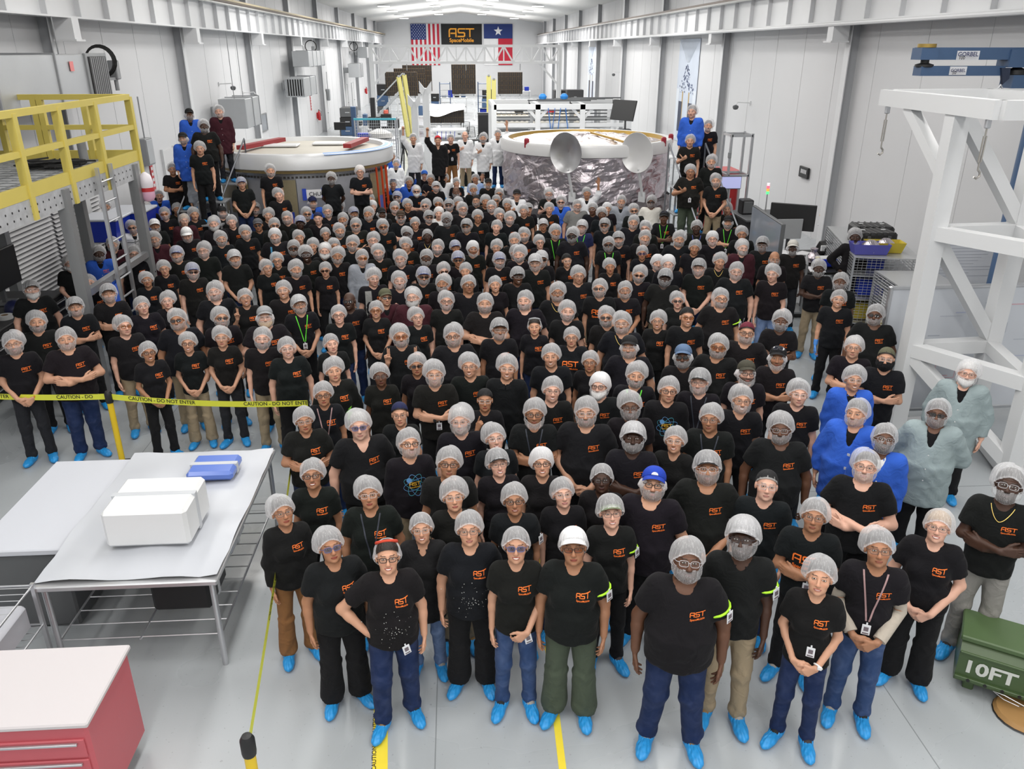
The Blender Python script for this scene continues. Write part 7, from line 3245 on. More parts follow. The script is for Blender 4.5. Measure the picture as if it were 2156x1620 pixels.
MB().bar((.1, -.2, 2.72), (.9, -2.1, 2.60), .05).build('gold_strut', mat('edge_gold', (.50, .32, .08), .35, .6), t)
for a in (-2.45, -1.95, -.65, -.25):
    p_ = Vector(((SR - .02) * math.cos(a), (SR - .02) * math.sin(a), 2.58))
    MB().cbox((p_.x, p_.y, p_.z), (.13, .11, .26), .03).build('red_cover', mat('cover_red', (.30, .015, .03), .5), t)
for (px, rotz, lab) in ((1191, -.78, 'dish'), (1341, -.85, 'dish')):
    q = at_y(px, 322, SY - SR - .20)
    d = empty('dish_antenna', (q.x - SX, q.y - SY, q.z), rotz, t)
    prof = [(.0, -.13), (.15, -.122), (.30, -.092), (.43, -.045), (.53, .01), (.535, .0), (.43, -.06), (.28, -.11), (.0, -.15)]
    MB().lathe([(a_ * .93, b_) for a_, b_ in prof], (0, 0, 0), 40, False).build('reflector', mat('dish_white' if px > 1300 else 'dish_silver', (.70, .70, .70) if px > 1300 else (.52, .52, .53), .28, .2 if px > 1300 else .75), d, (0, 0, 0), (R(90), 0, 0))
    MB().bar((.06, .03, -.40), (.02 + .05, .30, -1.25), .05).build('strut', WHITE, d)
    MB().bar((.05, .25, -1.25), (.05, .25, -1.0), .20, .04).build('strut_foot', WHITE, d)

# ------------------------------------------------------------------ far half of the hall
CELL = mat('solar_cell', (.014, .012, .012), .35)
CELLG = mat('cell_gold', (.11, .065, .022), .4, .3)


def array_panel(cx, Y, wd, z0, z1, nx, nz, lab, stand=True, th=.08):
    t = empty('solar_panel', (cx, Y, 0))
    tag(t, lab, 'panel')
    MB().cbox((0, th / 2 + .02, (z0 + z1) / 2), (wd, th, z1 - z0), .005).build('backing', mat('panel_gold', (.13, .085, .04), .5, .2), t)
    cw, ch = wd / nx, (z1 - z0) / nz
    c0 = g0 = None
    for i in range(nx):
        for j in range(nz):
            p_ = (-wd / 2 + cw * (i + .5), 0, z0 + ch * (j + .5))
            if c0 is None:
                c0 = MB().cbox((0, .012, 0), (cw * .90, .024, ch * .90), .003).build('cell_block', CELL, t, p_)
                MB().box(-cw * .06, cw * .06, -.006, .0, -ch * .36, ch * .36).build('gold_trace', CELLG, c0)
            else:
                o = rep(c0, t, p_)
                rep(c0.children[0], o)
    if stand:
        for sx in (-1, 1):
            MB().bar((sx * wd * .42, .2, 0), (sx * wd * .42, .2, z1), .09).build('stand_post', WHITE, t)
            MB().bar((sx * wd * .42, -.3, .05), (sx * wd * .42, .9, .05), .09).build('stand_foot', WHITE, t)
        MB().bar((-wd * .42, .2, z0 - .08), (wd * .42, .2, z0 - .08), .09).build('stand_bar', WHITE, t)
    return t


array_panel(-3.93, 62, 2.3, 1.72, 3.35, 8, 5, 'broad dark solar panel in front of the stack on the duct side')
array_panel(-3.40, 63.5, 2.3, 1.80, 3.55, 8, 5, 'dark solar panel second in the overlapping stack')
array_panel(-2.90, 65, 2.2, 1.9, 3.75, 8, 5, 'dark solar panel rearmost in the overlapping stack')
array_panel(.57, 62, 1.75, 1.84, 3.85, 6, 6, 'upright pair of dark solar panels on the hall axis')
array_panel(3.95, 62, 1.8, 1.83, 3.32, 6, 5, 'dark solar panel behind grey pipework')
array_panel(-.65, 45, 2.1, 1.2, 2.05, 9, 3, 'low row of dark solar cells under silver sheet')
t = empty('silver_sheet', (-.65, 45, 2.06))
tag(t, 'crumpled silver sheet draped over the low solar cells', 'sheet')
v, f = [], []
for j in range(9):
    for i in range(25):
        u = i / 24
        x = -1.1 + 2.2 * u
        yy = .5 - .9 * j / 8
        z = .32 if j < 6 else .32 - (.30 + .22 * math.sin(3.3 * u + .6)) * (j - 5) / 3
        v.append((x, yy - (.02 * j if j > 5 else 0), z - .26 + .04 * math.sin(9 * u + j)))
for j in range(8):
    for i in range(24):
        q = j * 25 + i
        f.append((q, q + 1, q + 26, q + 25))
m2 = MB()
m2.add(v, f, True)
m2.build('sheet', foil_material('sheet_foil', (.74, .74, .75)), t)
t = empty('optical_bench', (-.4, 43.2, 0))
tag(t, 'long white test bench with blue cables under the low solar cells', 'bench')
MB().cbox((0, 0, 1.0), (1.7, 1.4, .12), .01).build('bench_top', WHITE, t)
MB().cbox((0, 0, .55), (1.5, 1.2, .08), .01).build('shelf', GREYM, t)
for sx in (-.75, .75):
    for sy in (-.55, .55):
        MB().bar((sx, sy, 0), (sx, sy, .95), .10).build('leg', WHITE, t)
for k in range(5):
    MB().tube((-.6 + .22 * k, -.72, 1.0), (-.62 + .22 * k, -.74, .62), .015, 6).build('blue_cable', BLUEP, t)
# tall white lifting columns
for (cx, top) in ((-1.63, 3.0), (-1.19, 3.45)):
    t = empty('lift_column', (cx, 33 + (.4 if top > 3.2 else 0), 0))
    tag(t, 'slim white forked column, ' + ('taller of two' if top > 3.2 else 'shorter of two') + ' near the raised fists', 'column')
    MB().cbox((0, 0, top / 2), (.27, .25, top), .02).build('column', WHITE, t)
    for s_ in (-1, 1):
        MB().poly([(s_ * .02, -.1, top - .02), (s_ * .24, -.1, top + .26), (s_ * .24, -.1, top - .12), (s_ * .10, -.1, top - .25)], .12, (0, 1, 0)).build('fork', WHITE, t)
        MB().poly([(s_ * .10, -.05, 1.2), (s_ * .55, -.05, 0.0), (s_ * .10, -.05, 0.0)], .06, (0, 1, 0)).build('gusset', WHITE, t)
# yellow strongback beams leaning
for (p0, p1, Y, lab) in (((-3.35, 3.35), (-2.9, .02), 50, 'yellow spreader beam leaning before the stacked solar panels'), ((-3.05, 3.45), (-2.65, .02), 50.5, 'yellow spreader beam leaning beside the first one'), ((1.95, 3.4), (1.9, .02), 50, 'yellow spreader beam upright near the white rack'), ((2.25, 3.2), (2.2, .02), 50, 'second yellow spreader beam near the white rack')):
    t = empty('spreader_beam', (p1[0], Y, 0))
    tag(t, lab, 'beam')
    MB().bar((0, 0, p1[1]), (p0[0] - p1[0], .5, p0[1]), .26, .12).build('beam', mat('beam_yellow', (.48, .44, .14), .5), t)
    MB().cbox((p0[0] - p1[0], .45, p0[1] + .03), (.12, .12, .14), .03).build('end_lug', GREYM, t)
# far bridge: white truss spanning the hall
t = empty('truss_bridge', (0.7, 57, 0))
tag(t, 'white lattice bridge spanning the hall below the flags', 'bridge')
x0, x1, zt, zb = -6.2, 6.2, 5.05, 4.05
for z in (zt, zb):
    for yy in (-.5, .5):
        MB().bar((x0, yy, z), (x1, yy, z), .16).build('chord', WHITE, t)
n = 20
for k in range(n + 1):
    x = x0 + (x1 - x0) * k / n
    MB().bar((x, -.5, zb), (x, -.5, zt), .08).build('upright', WHITE, t)
    if k < n:
        xb = x + (x1 - x0) / n
        MB().bar((x, -.5, zb if k % 2 else zt), (xb, -.5, zt if k % 2 else zb), .10).build('diagonal', WHITE, t)
for x in (x0, x1):
    for yy in (-.5, .5):
        MB().bar((x, yy, 0), (x, yy, zt), .20).build('leg', WHITE, t)
    s_ = 1 if x < 0 else -1
    MB().bar((x, 0, 2.6), (x + s_ * 1.4, 0, zb), .12).build('knee', WHITE, t)
for x in (-3.9, 0.0, 3.6):
    MB().bar((x, 0, zb - .5), (x, 0, zb), .05).build('hoist_rod', GREYM, t)
# wheeled scaffold racks
for (cx, Y, lab) in ((-.75, 58, 'dark wheeled rack with blue basket beside the upright pair'), (1.85, 58, 'dark wheeled rack with trays on the white-rack side of the upright pair')):
    t = empty('tray_rack', (cx, Y, 0))
    tag(t, lab, 'rack')
    for sx in (-.35, .35):
        for sy in (-.3, .3):
            MB().bar((sx, sy, 0), (sx, sy, 2.8), .05).build('post', NAVY, t)
    for k in range(7):
        MB().cbox((0, 0, .3 + .4 * k), (.72, .62, .03)).build('tray', GREYM if k % 2 else NAVY, t)
    MB().cbox((0, -.05, .95), (.5, .4, .25), .05).build('basket', BLUEP, t)
# big white rack with blue straps
t = empty('white_rack', (4.6, 39, 0))
tag(t, 'large white steel rack with slatted bays and blue straps', 'rack')
for sy in (-1.8, 1.8):
    for z in (.15, .95, 1.35, 1.72, 2.5):
        MB().bar((-2.95, sy, z), (3.1, sy, z), .22 if z in (.15, 2.5) else .16).build('rail', WHITE, t)
    for k, x in enumerate((-2.95, -1.0, 1.0, 2.35, 3.1)):
        MB().bar((x, sy, 0), (x, sy, 2.6), .22 if k != 3 else .14).build('post', WHITE, t)
    for x in (-1.0, 1.0):
        for s_ in (-1, 1):
            MB().bar((x, sy, 1.95), (x + s_ * .45, sy, 2.42), .12).build('knee', WHITE, t)
for x in (-2.95, -1.0, 1.0, 3.1):
    MB().bar((x, -1.8, 2.55), (x, 1.8, 2.55), .16).build('cross_rail', WHITE, t)
slat = MB().cbox((0, 0, 0), (1.8, .04, .055)).build('slat', DARKM, t, (-1.98, 1.2, .5))
for x in (-1.98, 0, 1.75):
    for k in range(13):
        if k or x != -1.98:
            rep(slat, t, (x, 1.2, .5 + .15 * k))
for (x, w_) in ((-.55, .22), (-.25, .1), (.0, .12), (.22, .22)):
    MB().bar((x, -1.9, 2.45), (x + (.15 if w_ > .2 else -.12), -1.9, 1.35), w_, .02).build('blue_strap', mat('strap_blue', (.015, .15, .48), .6), t)
bar0 = MB().bar((-1.2, 0, 0), (1.2, 0, 0), .06).build('dark_tube', DARKM, t, (.3, -.9, 2.70))
for k in range(1, 7):
    rep(bar0, t, (-.6 + .45 * k, -.9 + .36 * k, 2.70))
for (x, yy) in ((-.65, -.4), (.35, -.3)):
    MB().lathe([(.0, 0), (.16, .03), (.19, .14), (.1, .25), (.0, .27)], (x, yy, 2.72), 12).build('blue_bundle', mat('bundle_blue', (.03, .25, .70), .5), t)
t = empty('assembly_line', (4.6, 50, 0))
tag(t, 'long pale assembly line of small parts behind the white rack', 'machine')
MB().cbox((0, 0, 1.0), (5.8, 1.2, .5), .02).build('bed', mat('machine_cream', (.62, .59, .53), .5), t)
MB().cbox((0, 0, .38), (5.6, 1.0, .76), .02).build('base', DARKM, t)
c0 = MB().cbox((0, 0, 0), (.22, .9, .12), .03).build('part_tray', mat('tray_cream', (.66, .60, .50), .5), t, (-2.7, 0, 1.31))
for k in range(1, 19):
    rep(c0, t, (-2.7 + .3 * k, 0, 1.31))
s0 = MB().cbox((0, 0, 0), (.14, .02, .2)).build('window_slot', DARKM, t, (-2.7, -.605, 1.02))
for k in range(1, 19):
    rep(s0, t, (-2.7 + .3 * k, -.605, 1.02))
t = empty('loudspeaker', (7.15, 51, 0))
tag(t, 'tall black cabinet standing behind the white rack', 'cabinet')
MB().cbox((0, 0, 1.3), (1.0, .8, 2.6), .02).build('case', mat('cabinet_black', (.03, .03, .032), .5), t)
for z in (.9, 2.2):
    MB().cbox((0, -.405, z), (.15, .02, .05)).build('latch', GREYM, t)
for (x, lab) in ((3.7, 'black test box nearer the yellow beam, on the assembly line'), (4.6, 'black test box next to the red tool, on the assembly line')):
    t = empty('test_box', (x, 50, 1.372))
    tag(t, lab, 'box')
    MB().cbox((0, 0, .25), (.5, .5, .5), .02).build('case', BLK, t)
    MB().cbox((.18, -.26, .25), (.05, .03, .06)).build('knob', GREYM, t)
t = empty('red_tool', (5.6, 50, 1.372))
tag(t, 'red machine tool on the assembly line', 'tool')
MB().lathe([(.0, 0), (.30, .02), (.32, .16), (.2, .22), (.0, .23)], (0, 0, 0), 16).build('body', REDP, t)
MB().bar((-.4, 0, .32), (.4, 0, .32), .1).build('head', DARKM, t)
MB().bar((0, 0, .2), (0, 0, .36), .08).build('neck', DARKM, t)
t = empty('black_cabinet', (1.42, 44, 0))
tag(t, 'narrow black cabinet beside the mesh office chair', 'cabinet')
MB().cbox((0, 0, .86), (.62, .7, 1.72), .02).build('case', BLK, t)
MB().cbox((.24, -.36, .95), (.03, .03, .2)).build('handle', GREYM, t)
MB().cbox((0, .1, 1.76), (.66, .4, .06), .01).build('laptop', DARKM, t)


def office_chair(x, y, rz, lab):
    t = empty('office_chair', (x, y, 0), rz)
    tag(t, lab, 'chair')
    MB().cbox((0, 0, .50), (.50, .48, .07), .03).build('seat', BLK, t)
    fr = MB()
    fr.path([(-.23, .24, .62), (.23, .24, .62), (.21, .30, 1.12), (-.21, .30, 1.12)], .02, 6, True)
    for k in range(7):
        fr.tube((-.2, .25 + .007 * k, .68 + .06 * k), (.2, .25 + .007 * k, .68 + .06 * k), .007, 5)
    fr.build('backrest', BLK, t)
    MB().tube((0, 0, .12), (0, 0, .48), .03, 8).build('column', DARKM, t)
    for k in range(5):
        a = 2 * math.pi * k / 5
        MB().bar((0, 0, .13), (.28 * math.cos(a), .28 * math.sin(a), .08), .04).build('leg', BLK, t)
        MB().lathe([(.0, 0), (.03, .005), (.03, .055), (.0, .06)], (.28 * math.cos(a), .28 * math.sin(a), 0), 10).build('caster', BLK, t)
    for s_ in (-1, 1):
        MB().path([(s_ * .26, .15, .5), (s_ * .28, .1, .7), (s_ * .28, -.15, .72)], .02, 6).build('armrest', BLK, t)


office_chair(.86, 43.2, .5, 'black mesh office chair in the open floor beyond the walkway')
office_chair(.35, 46.5, -.7, 'black office chair behind the mesh one')
# left background: cage cart, masts, monitor, desk clutter
t = empty('cage_cart', (-3.05, 32, 0))
tag(t, 'tall grey mesh cart with turquoise top edge behind the drum', 'cart')
for sx in (-.75, .75):
    for sy in (-.5, .5):
        MB().bar((sx, sy, .1), (sx, sy, 2.45), .05).build('post', ALU, t)
        MB().lathe([(.0, 0), (.06, .01), (.06, .09), (.0, .1)], (sx, sy, 0), 10).build('caster', RUB, t)
for z in (.3, 1.0, 1.7):
    MB().cbox((0, 0, z), (1.5, 1.0, .04)).build('shelf', ALU, t)
    MB().lathe([(.0, 0), (.5, .03), (.45, .2), (.15, .33), (.0, .34)], (.1, 0, z + .022), 12).build('white_bags', mat('bag_clear', (.66, .64, .62), .25), t)
MB().cbox((-.5, -.2, 1.83), (.42, .4, .2), .02).build('blue_bin', BLUEP, t)
MB().cbox((0, -.5, 2.45), (1.56, .06, .07)).build('top_edge', mat('edge_teal', (.10, .50, .62), .4), t)
m2 = MB()
for k in range(20):
    m2.tube((-.75, -.52, .3 + .105 * k), (.75, -.52, .3 + .105 * k), .006, 4)
    m2.tube((-.75 + .078 * k, -.52, .25), (-.75 + .078 * k, -.52, 2.42), .006, 4)
m2.build('mesh_front', ALU, t)['kind'] = 'stuff'
for (x, y, h, lab) in ((-4.12, 34, 2.75, 'dark blue grey mast standing beside the mesh cart'), (-3.58, 36.5, 2.95, 'black mast behind the mesh cart')):
    t = empty('mast', (x, y, 0))
    tag(t, lab, 'mast')
    MB().cbox((0, 0, h / 2), (.20, .20, h), .02).build('tube', NAVY if x < -4 else BLK, t)
    MB().cbox((0, 0, .02), (.5, .5, .04), .01).build('foot_plate', GREYM, t)
t = empty('monitor', (-4.7, 34, 0))
tag(t, 'black monitor on a pole behind the drum', 'monitor')
MB().cbox((0, 0, 2.0), (.46, .05, .30), .01).build('screen', BLK, t)
MB().tube((0, .06, .02), (0, .06, 2.0), .025, 8).build('pole', DARKM, t)
MB().lathe([(.0, 0), (.25, .0), (.25, .02), (.0, .03)], (0, .06, 0), 16).build('foot', DARKM, t)
t = empty('equipment_desk', (-3.3, 38.5, 0))
tag(t, 'desk crowded with black instruments and a white screen behind the mesh cart', 'desk')
MB().cbox((0, 0, 1.5), (1.5, .9, .06)).build('desk_top', WHITE, t)
for sx in (-.7, .7):
    for sy in (-.4, .4):
        MB().bar((sx, sy, 0), (sx, sy, 1.48), .06).build('leg', GREYM, t)
for (x, w_, h_) in ((-.45, .5, .5), (.1, .45, .62), (.52, .3, .4)):
    MB().cbox((x, 0, 1.53 + h_ / 2), (w_, .5, h_), .02).build('instrument', BLK, t)
MB().cbox((.0, -.3, 1.75), (.3, .02, .24)).build('white_screen', mat('screen_white', (.75, .77, .8), .3), t)
MB().lathe([(.0, 0), (.12, .01), (.10, .16), (.0, .17)], (.1, 0, 2.152), 12).build('red_lamp_base', mat('lamp_red', (.6, .12, .08), .4), t)
t = empty('metal_stair', (-4.9, 60.2, 0))
tag(t, 'grey metal stair rising towards the stacked solar panels', 'stair')
for k in range(8):
    MB().cbox((-.9 + .28 * k, 0, .25 + .28 * k), (.32, 1.2, .04)).build('tread', GALV, t)
for sy in (-.6, .6):
    MB().bar((-1.1, sy, .05), (1.2, sy, 2.35), .06, .18).build('stringer', GALV, t)
    MB().path([(-1.1, sy, .1), (-1.1, sy, 1.1), (1.2, sy, 3.3), (1.2, sy, 2.3), (1.2, sy, 0)], .03, 6).build('hand_rail', GALV, t)
t = empty('camera_tripod', (-1.95, 30.5, 0))
tag(t, 'black tripod standing behind the waving white coat', 'tripod')
for k in range(3):
    a = 2 * math.pi * k / 3 + .4
    MB().tube((.45 * math.cos(a), .45 * math.sin(a), .01), (.04 * math.cos(a), .04 * math.sin(a), 1.5), .025, 8).build('leg', BLK, t)
MB().cbox((0, 0, 1.62), (.18, .22, .26), .03).build('head', BLK, t)
t = empty('tilted_screen', (6.6, 33, 0))  # a black screen tilted on its pole
tag(t, 'tilted black screen on an arm against the bare wall', 'screen')
MB().cbox((0, 0, 0), (.06, 1.25, .78), .01).build('screen', BLK, t, (0, 0, 2.62), (0, R(14), R(35)))
MB().tube((.12, .1, .02), (.12, .1, 2.6), .04, 8).build('pole', DARKM, t)
MB().cbox((.12, .1, .02), (.7, .7, .04), .01).build('foot', DARKM, t)
MB().cbox((.1, .1, 1.75), (.5, .5, .3), .03).build('instrument', BLK, t)
t = empty('side_desk', (7.6, 31.5, 0))
tag(t, 'white desk with red clamp under the tilted screen', 'desk')
MB().cbox((0, 0, 1.0), (1.6, .9, .05)).build('desk_top', WHITE, t)
for sx in (-.7, .7):
    for sy in (-.35, .35):
        MB().bar((sx, sy, 0), (sx, sy, .98), .05).build('leg', GREYM, t)
MB().path([(-.3, 0, 1.04), (-.35, 0, 1.3), (-.15, 0, 1.4), (-.05, 0, 1.1)], .035, 8).build('red_clamp', REDP, t)

# more benches, carts and crates in the far half
for (x, y, sx, sy, z1, kind_, lab) in ((-2.0, 52, 1.6, 1.0, 1.1, 'bench', 'white instrument bench between the yellow beams and the silver sheet'), (3.2, 55, 1.4, 1.0, 1.3, 'bench', 'white bench with dark boxes beyond the yellow beams near the rack'),
                                       (-4.6, 44, 1.2, 1.6, 1.2, 'bench', 'white bench with dark boxes between the masts and the wall'), (-.2, 70, 2.2, 1.0, 1.2, 'bench', 'white bench far down the hall under the upright pair'),
                                       (-3.8, 72, 2.4, 1.0, 1.5, 'bench', 'white bench far down the hall under the panel stack'), (5.2, 72, 2.2, 1.0, 1.6, 'bench', 'white bench far down the hall past the assembly line'),
                                       (-5.6, 66, .9, 1.4, 2.4, 'crate', 'dark crate stack beside the grey metal stair'), (2.4, 66, .8, .8, 2.0, 'crate', 'dark crate stack between the far panels'), (-1.7, 66, .7, .7, 1.7, 'crate', 'small dark crate stack beside the wheeled rack'),
                                       (7.4, 60, 1.0, 1.4, 2.2, 'crate', 'dark crate stack against the far bare wall'), (-6.6, 52, .9, 1.6, 1.6, 'crate', 'dark crate stack by the wall doors')):
    t = empty('work_table' if kind_ == 'bench' else 'crate_stack', (x, y, 0))
    tag(t, lab, 'bench' if kind_ == 'bench' else 'crates')
    if kind_ == 'bench':
        MB().cbox((0, 0, z1 - .04), (sx, sy, .08), .01).build('bench_top', WHITE, t)
        for ax_ in (-1, 1):
            for ay in (-1, 1):
                MB().bar((ax_ * (sx / 2 - .06), ay * (sy / 2 - .06), 0), (ax_ * (sx / 2 - .06), ay * (sy / 2 - .06), z1 - .08), .07).build('leg', WHITE, t)
        MB().cbox((0, 0, z1 * .4), (sx * .94, sy * .9, .05)).build('shelf', GREYM, t)
        for k in range(4):
            h_ = .2 + .12 * ((k * 3) % 4)
            MB().cbox((-sx * .36 + sx * .24 * k, 0, z1 + h_ / 2), (sx * .17, sy * .4, h_), .02).build('instrument', (BLK, NAVY, GREYM, BLUEP)[(k + int(y)) % 4], t)
    else:
        for k in range(3):
            MB().cbox((.03 * (k - 1), 0, z1 / 3 * (k + .5)), (sx, sy, z1 / 3 - .02), .02).build('crate', (DARKM, NAVY, BLK)[(k + int(y)) % 3], t)
            MB().cbox((.03 * (k - 1), -sy / 2 - .01, z1 / 3 * (k + .5)), (sx * .3, .02, .06), .005).build('latch', ALU, t)

# ------------------------------------------------------------------ gantry side
t = empty('profile_frame', (6.95, 20.2, 0))
tag(t, 'tall aluminium profile frame beside the rolling stair', 'frame')
for sx in (-.26, .26):
    for sy in (-.3, .3):
        MB().bar((sx, sy, 0), (sx, sy, 2.95), .055).build('post', ALU, t)
for z in (.1, 1.95, 2.90):
    for sy in (-.3, .3):
        MB().bar((-.26, sy, z), (.26, sy, z), .055).build('cross_bar', ALU, t)
    for sx in (-.26, .26):
        MB().bar((sx, -.3, z), (sx, .3, z), .055).build('cross_bar', ALU, t)
MB().cbox((-.28, -.33, 2.45), (.08, .06, .14), .01).build('switch', GREYM, t)
t = empty('red_cabinet', (6.85, 21.3, 0))
tag(t, 'red cabinet behind the aluminium profile frame', 'cabinet')
MB().cbox((0, 0, .95), (.95, .8, 1.88), .02).build('case', REDP, t)
MB().cbox((0, 0, 1.91), (1.0, .85, .05), .01).build('lid', mat('red_pale', (.60, .12, .12), .4), t)
MB().cbox((.3, -.41, 1.1), (.04, .03, .25)).build('handle', ALU, t)
t = empty('lit_monitor', (6.30, 18.5, 0))
tag(t, 'lit lavender monitor on a pole beside the rolling stair', 'monitor')
MB().cbox((0, 0, 2.0), (.50, .05, .30), .01).build('bezel', DARKM, t)
MB().box(-.235, .235, -.030, -.025, 1.87, 2.13).build('lit_panel', mat('screen_lavender', (.42, .44, .72), .3, emit=.55), t)
MB().tube((0, .07, .02), (0, .07, 2.0), .03, 8).build('pole', ALU, t)
MB().cbox((0, .07, .015), (.5, .5, .03), .01).build('foot', DARKM, t)
t = empty('instrument_rack', (6.75, 17.6, 0))
tag(t, 'black equipment rack with orange cables behind the large screen', 'rack')
MB().cbox((0, 0, .70), (.75, .9, 1.36), .02).build('case', BLK, t)
MB().cbox((0, 0, 1.40), (1.05, 1.2, .05), .01).build('rack_top', DARKM, t)
m_o = mat('cable_orange', (.60, .12, .02), .6)
for k in range(7):
    x = -.30 + .09 * k
    MB().path([(x, -.46, 1.0 - .03 * (k % 3)), (x + .03, -.50, .75), (x - .02, -.48, .45)], .012, 5).build('orange_cable', m_o, t)
for z in (.3, 1.15, 1.25):
    MB().cbox((0, -.46, z), (.68, .02, .07)).build('unit', DARKM, t)
for sx in (-.3, .3):
    for sy in (-.38, .38):
        MB().lathe([(.0, 0), (.03, .0), (.03, .03), (.0, .03)], (sx, sy, 0), 8).build('foot', RUB, t)
t = empty('stack_light', (6.70, 17.2, 1.426))
tag(t, 'signal lamp with red and green segments on the equipment rack', 'lamp')
MB().tube((0, 0, 0), (0, 0, .52), .014, 8).build('stem', ALU, t)
for k, (c_, e_) in enumerate((((.1, .9, .25), 1.2), ((.9, .5, .1), .5), ((1, .1, .15), 1.6), ((.9, .75, .8), .6))):
    MB().tube((0, 0, .52 + .06 * k), (0, 0, .575 + .06 * k), .032, 12).build('segment', mat(f'signal_{k}', c_, .3, emit=e_), t)
MB().lathe([(.0, 0), (.06, .0), (.06, .015), (.0, .02)], (0, 0, 0), 12).build('base', GREYM, t)
t = empty('speaker_box', (6.45, 17.75, 1.426))
tag(t, 'small black box on the equipment rack', 'box')
MB().cbox((0, 0, .16), (.26, .3, .32), .02).build('case', BLK, t)
MB().cbox((0, -.155, .16), (.2, .02, .26), .01).build('grille', DARKM, t)
t = empty('large_screen', (5.95, 15.1, 0), R(-4))
tag(t, 'large grey screen on a stand facing the rear rows', 'screen')
MB().cbox((0, 0, 1.42), (.07, 1.95, 1.0), .01).build('bezel', DARKM, t)
MB().box(-.042, -.036, -.95, .95, .95, 1.89).build('glass', mat('screen_grey', (.27, .30, .35), .12), t)
for sy in (-.5, .5):
    MB().bar((.07, sy, .05), (.07, sy, 1.5), .06).build('stand_post', BLK, t)
    MB().bar((-.3, sy, .03), (.4, sy, .03), .06).build('stand_foot', BLK, t)
t = empty('dark_monitor', (7.2, 16.9, 0))
tag(t, 'black monitor above the paper-covered desk', 'monitor')
MB().cbox((0, 0, 1.50), (.95, .06, .56), .01).build('screen', BLK, t, None, (0, 0, R(-30)))
MB().bar((0, .08, .02), (0, .08, 1.4), .06).build('pole', DARKM, t)
MB().cbox((0, .08, .02), (.5, .3, .04)).build('foot', DARKM, t)
MB().cbox((-.15, -.28, 1.30), (.55, .03, .42), .005).build('grey_panel', mat('panel_mid', (.35, .36, .37), .4), t)
MB().bar((-.15, -.26, 1.1), (0, .05, 1.0), .03).build('panel_arm', DARKM, t)
t = empty('paper_desk', (7.35, 15.75, 0))
tag(t, 'dark desk covered with white papers at the wall', 'desk')
MB().cbox((0, 0, .80), (1.35, 1.9, .05), .01).build('desk_top', BLK, t)
for sx in (-.6, .6):
    for sy in (-.88, .88):
        MB().bar((sx, sy, 0), (sx, sy, .78), .05).build('leg', DARKM, t)
rr = random.Random(12)
for k in range(9):
    t2 = empty('paper_sheet', (7.35 + rr.uniform(-.45, .45), 15.75 + rr.uniform(-.75, .75), .828 + .003 * k), rr.uniform(-1, 1))
    tag(t2, 'white paper sheet spread over the dark desk', 'paper', 'papers on the desk')
    MB().box(-.15, .15, -.21, .21, 0, .002).build('sheet', mat('paper', (.78, .78, .80), .7), t2)
for (x, y, nm, lab) in ((7.75, 16.3, 'tape_dispenser', 'black dispenser on the paper-covered desk'), (7.0, 14.98, 'drink_cup', 'cream lidded cup on the edge of the paper-covered desk'), (7.3, 15.2, 'blue_tray', 'blue plastic tray on the paper-covered desk'), (7.15, 15.5, 'foil_bag', 'crumpled foil bag on the paper-covered desk')):
    t2 = empty(nm, (x, y, .858))
    tag(t2, lab, nm.split('_')[1])
    if nm == 'tape_dispenser':
        MB().lathe([(.0, 0), (.17, .0), (.19, .1), (.14, .22), (.0, .26)], (0, 0, 0), 16).build('body', BLK, t2)
        MB().cbox((-.1, -.14, .12), (.12, .05, .12), .01).build('label', WHITE, t2)
    elif nm == 'drink_cup':
        MB().lathe([(.0, 0), (.035, 0), (.048, .20), (.048, .21)], (0, 0, 0), 16).build('cup', mat('cup_cream', (.66, .60, .45), .4), t2)
        MB().lathe([(.052, .21), (.052, .225), (.03, .24), (.0, .24)], (0, 0, 0), 16).build('lid', mat('cup_cream', (.66, .60, .45), .4), t2)
    elif nm == 'blue_tray':
        MB().cbox((0, 0, .08), (.4, .3, .16), .02).build('tray', BLUEP, t2)
        MB().cbox((0, 0, .165), (.36, .26, .012)).build('contents', WHITE, t2)
    else:
        MB().lathe([(.0, 0), (.14, .01), (.16, .1), (.07, .2), (.0, .22)], (0, 0, 0), 9).build('bag', FOIL, t2)
        MB().lathe([(.05, .2), (.08, .28), (.02, .3)], (0, 0, 0), 9).build('neck', FOIL, t2)
t = empty('trolley_handle', (6.62, 14.75, 0))
tag(t, 'grey bent tube trolley beside the paper-covered desk', 'trolley')
MB().path([(0, -.2, .1), (0, -.2, 1.05), (.05, 0, 1.18), (.05, .25, 1.12), (.02, .3, .1)], .022, 8).build('tube', GREYM, t)
MB().cbox((0, .05, .10), (.35, .6, .05), .01).build('plate', GREYM, t)
for sy in (-.2, .3):
    MB().tube((-.12, sy, .04), (.12, sy, .04), .04, 10).build('caster', RUB, t)
t = empty('air_outlet', (XR - .06, at_x(1740, 465, XR).y, at_x(1740, 465, XR).z))
tag(t, 'brass and black air outlet on the bare wall', 'valve')
MB().cbox((.02, 0, .0), (.06, .10, .34), .01).build('plate', BLK, t)
MB().tube((0, 0, .1), (-.14, 0, .16), .03, 8).build('tap', mat('brass', (.45, .32, .14), .4, .6), t)
MB().tube((0, 0, -.1), (-.12, .08, -.12), .025, 8).build('nozzle', ALU, t)


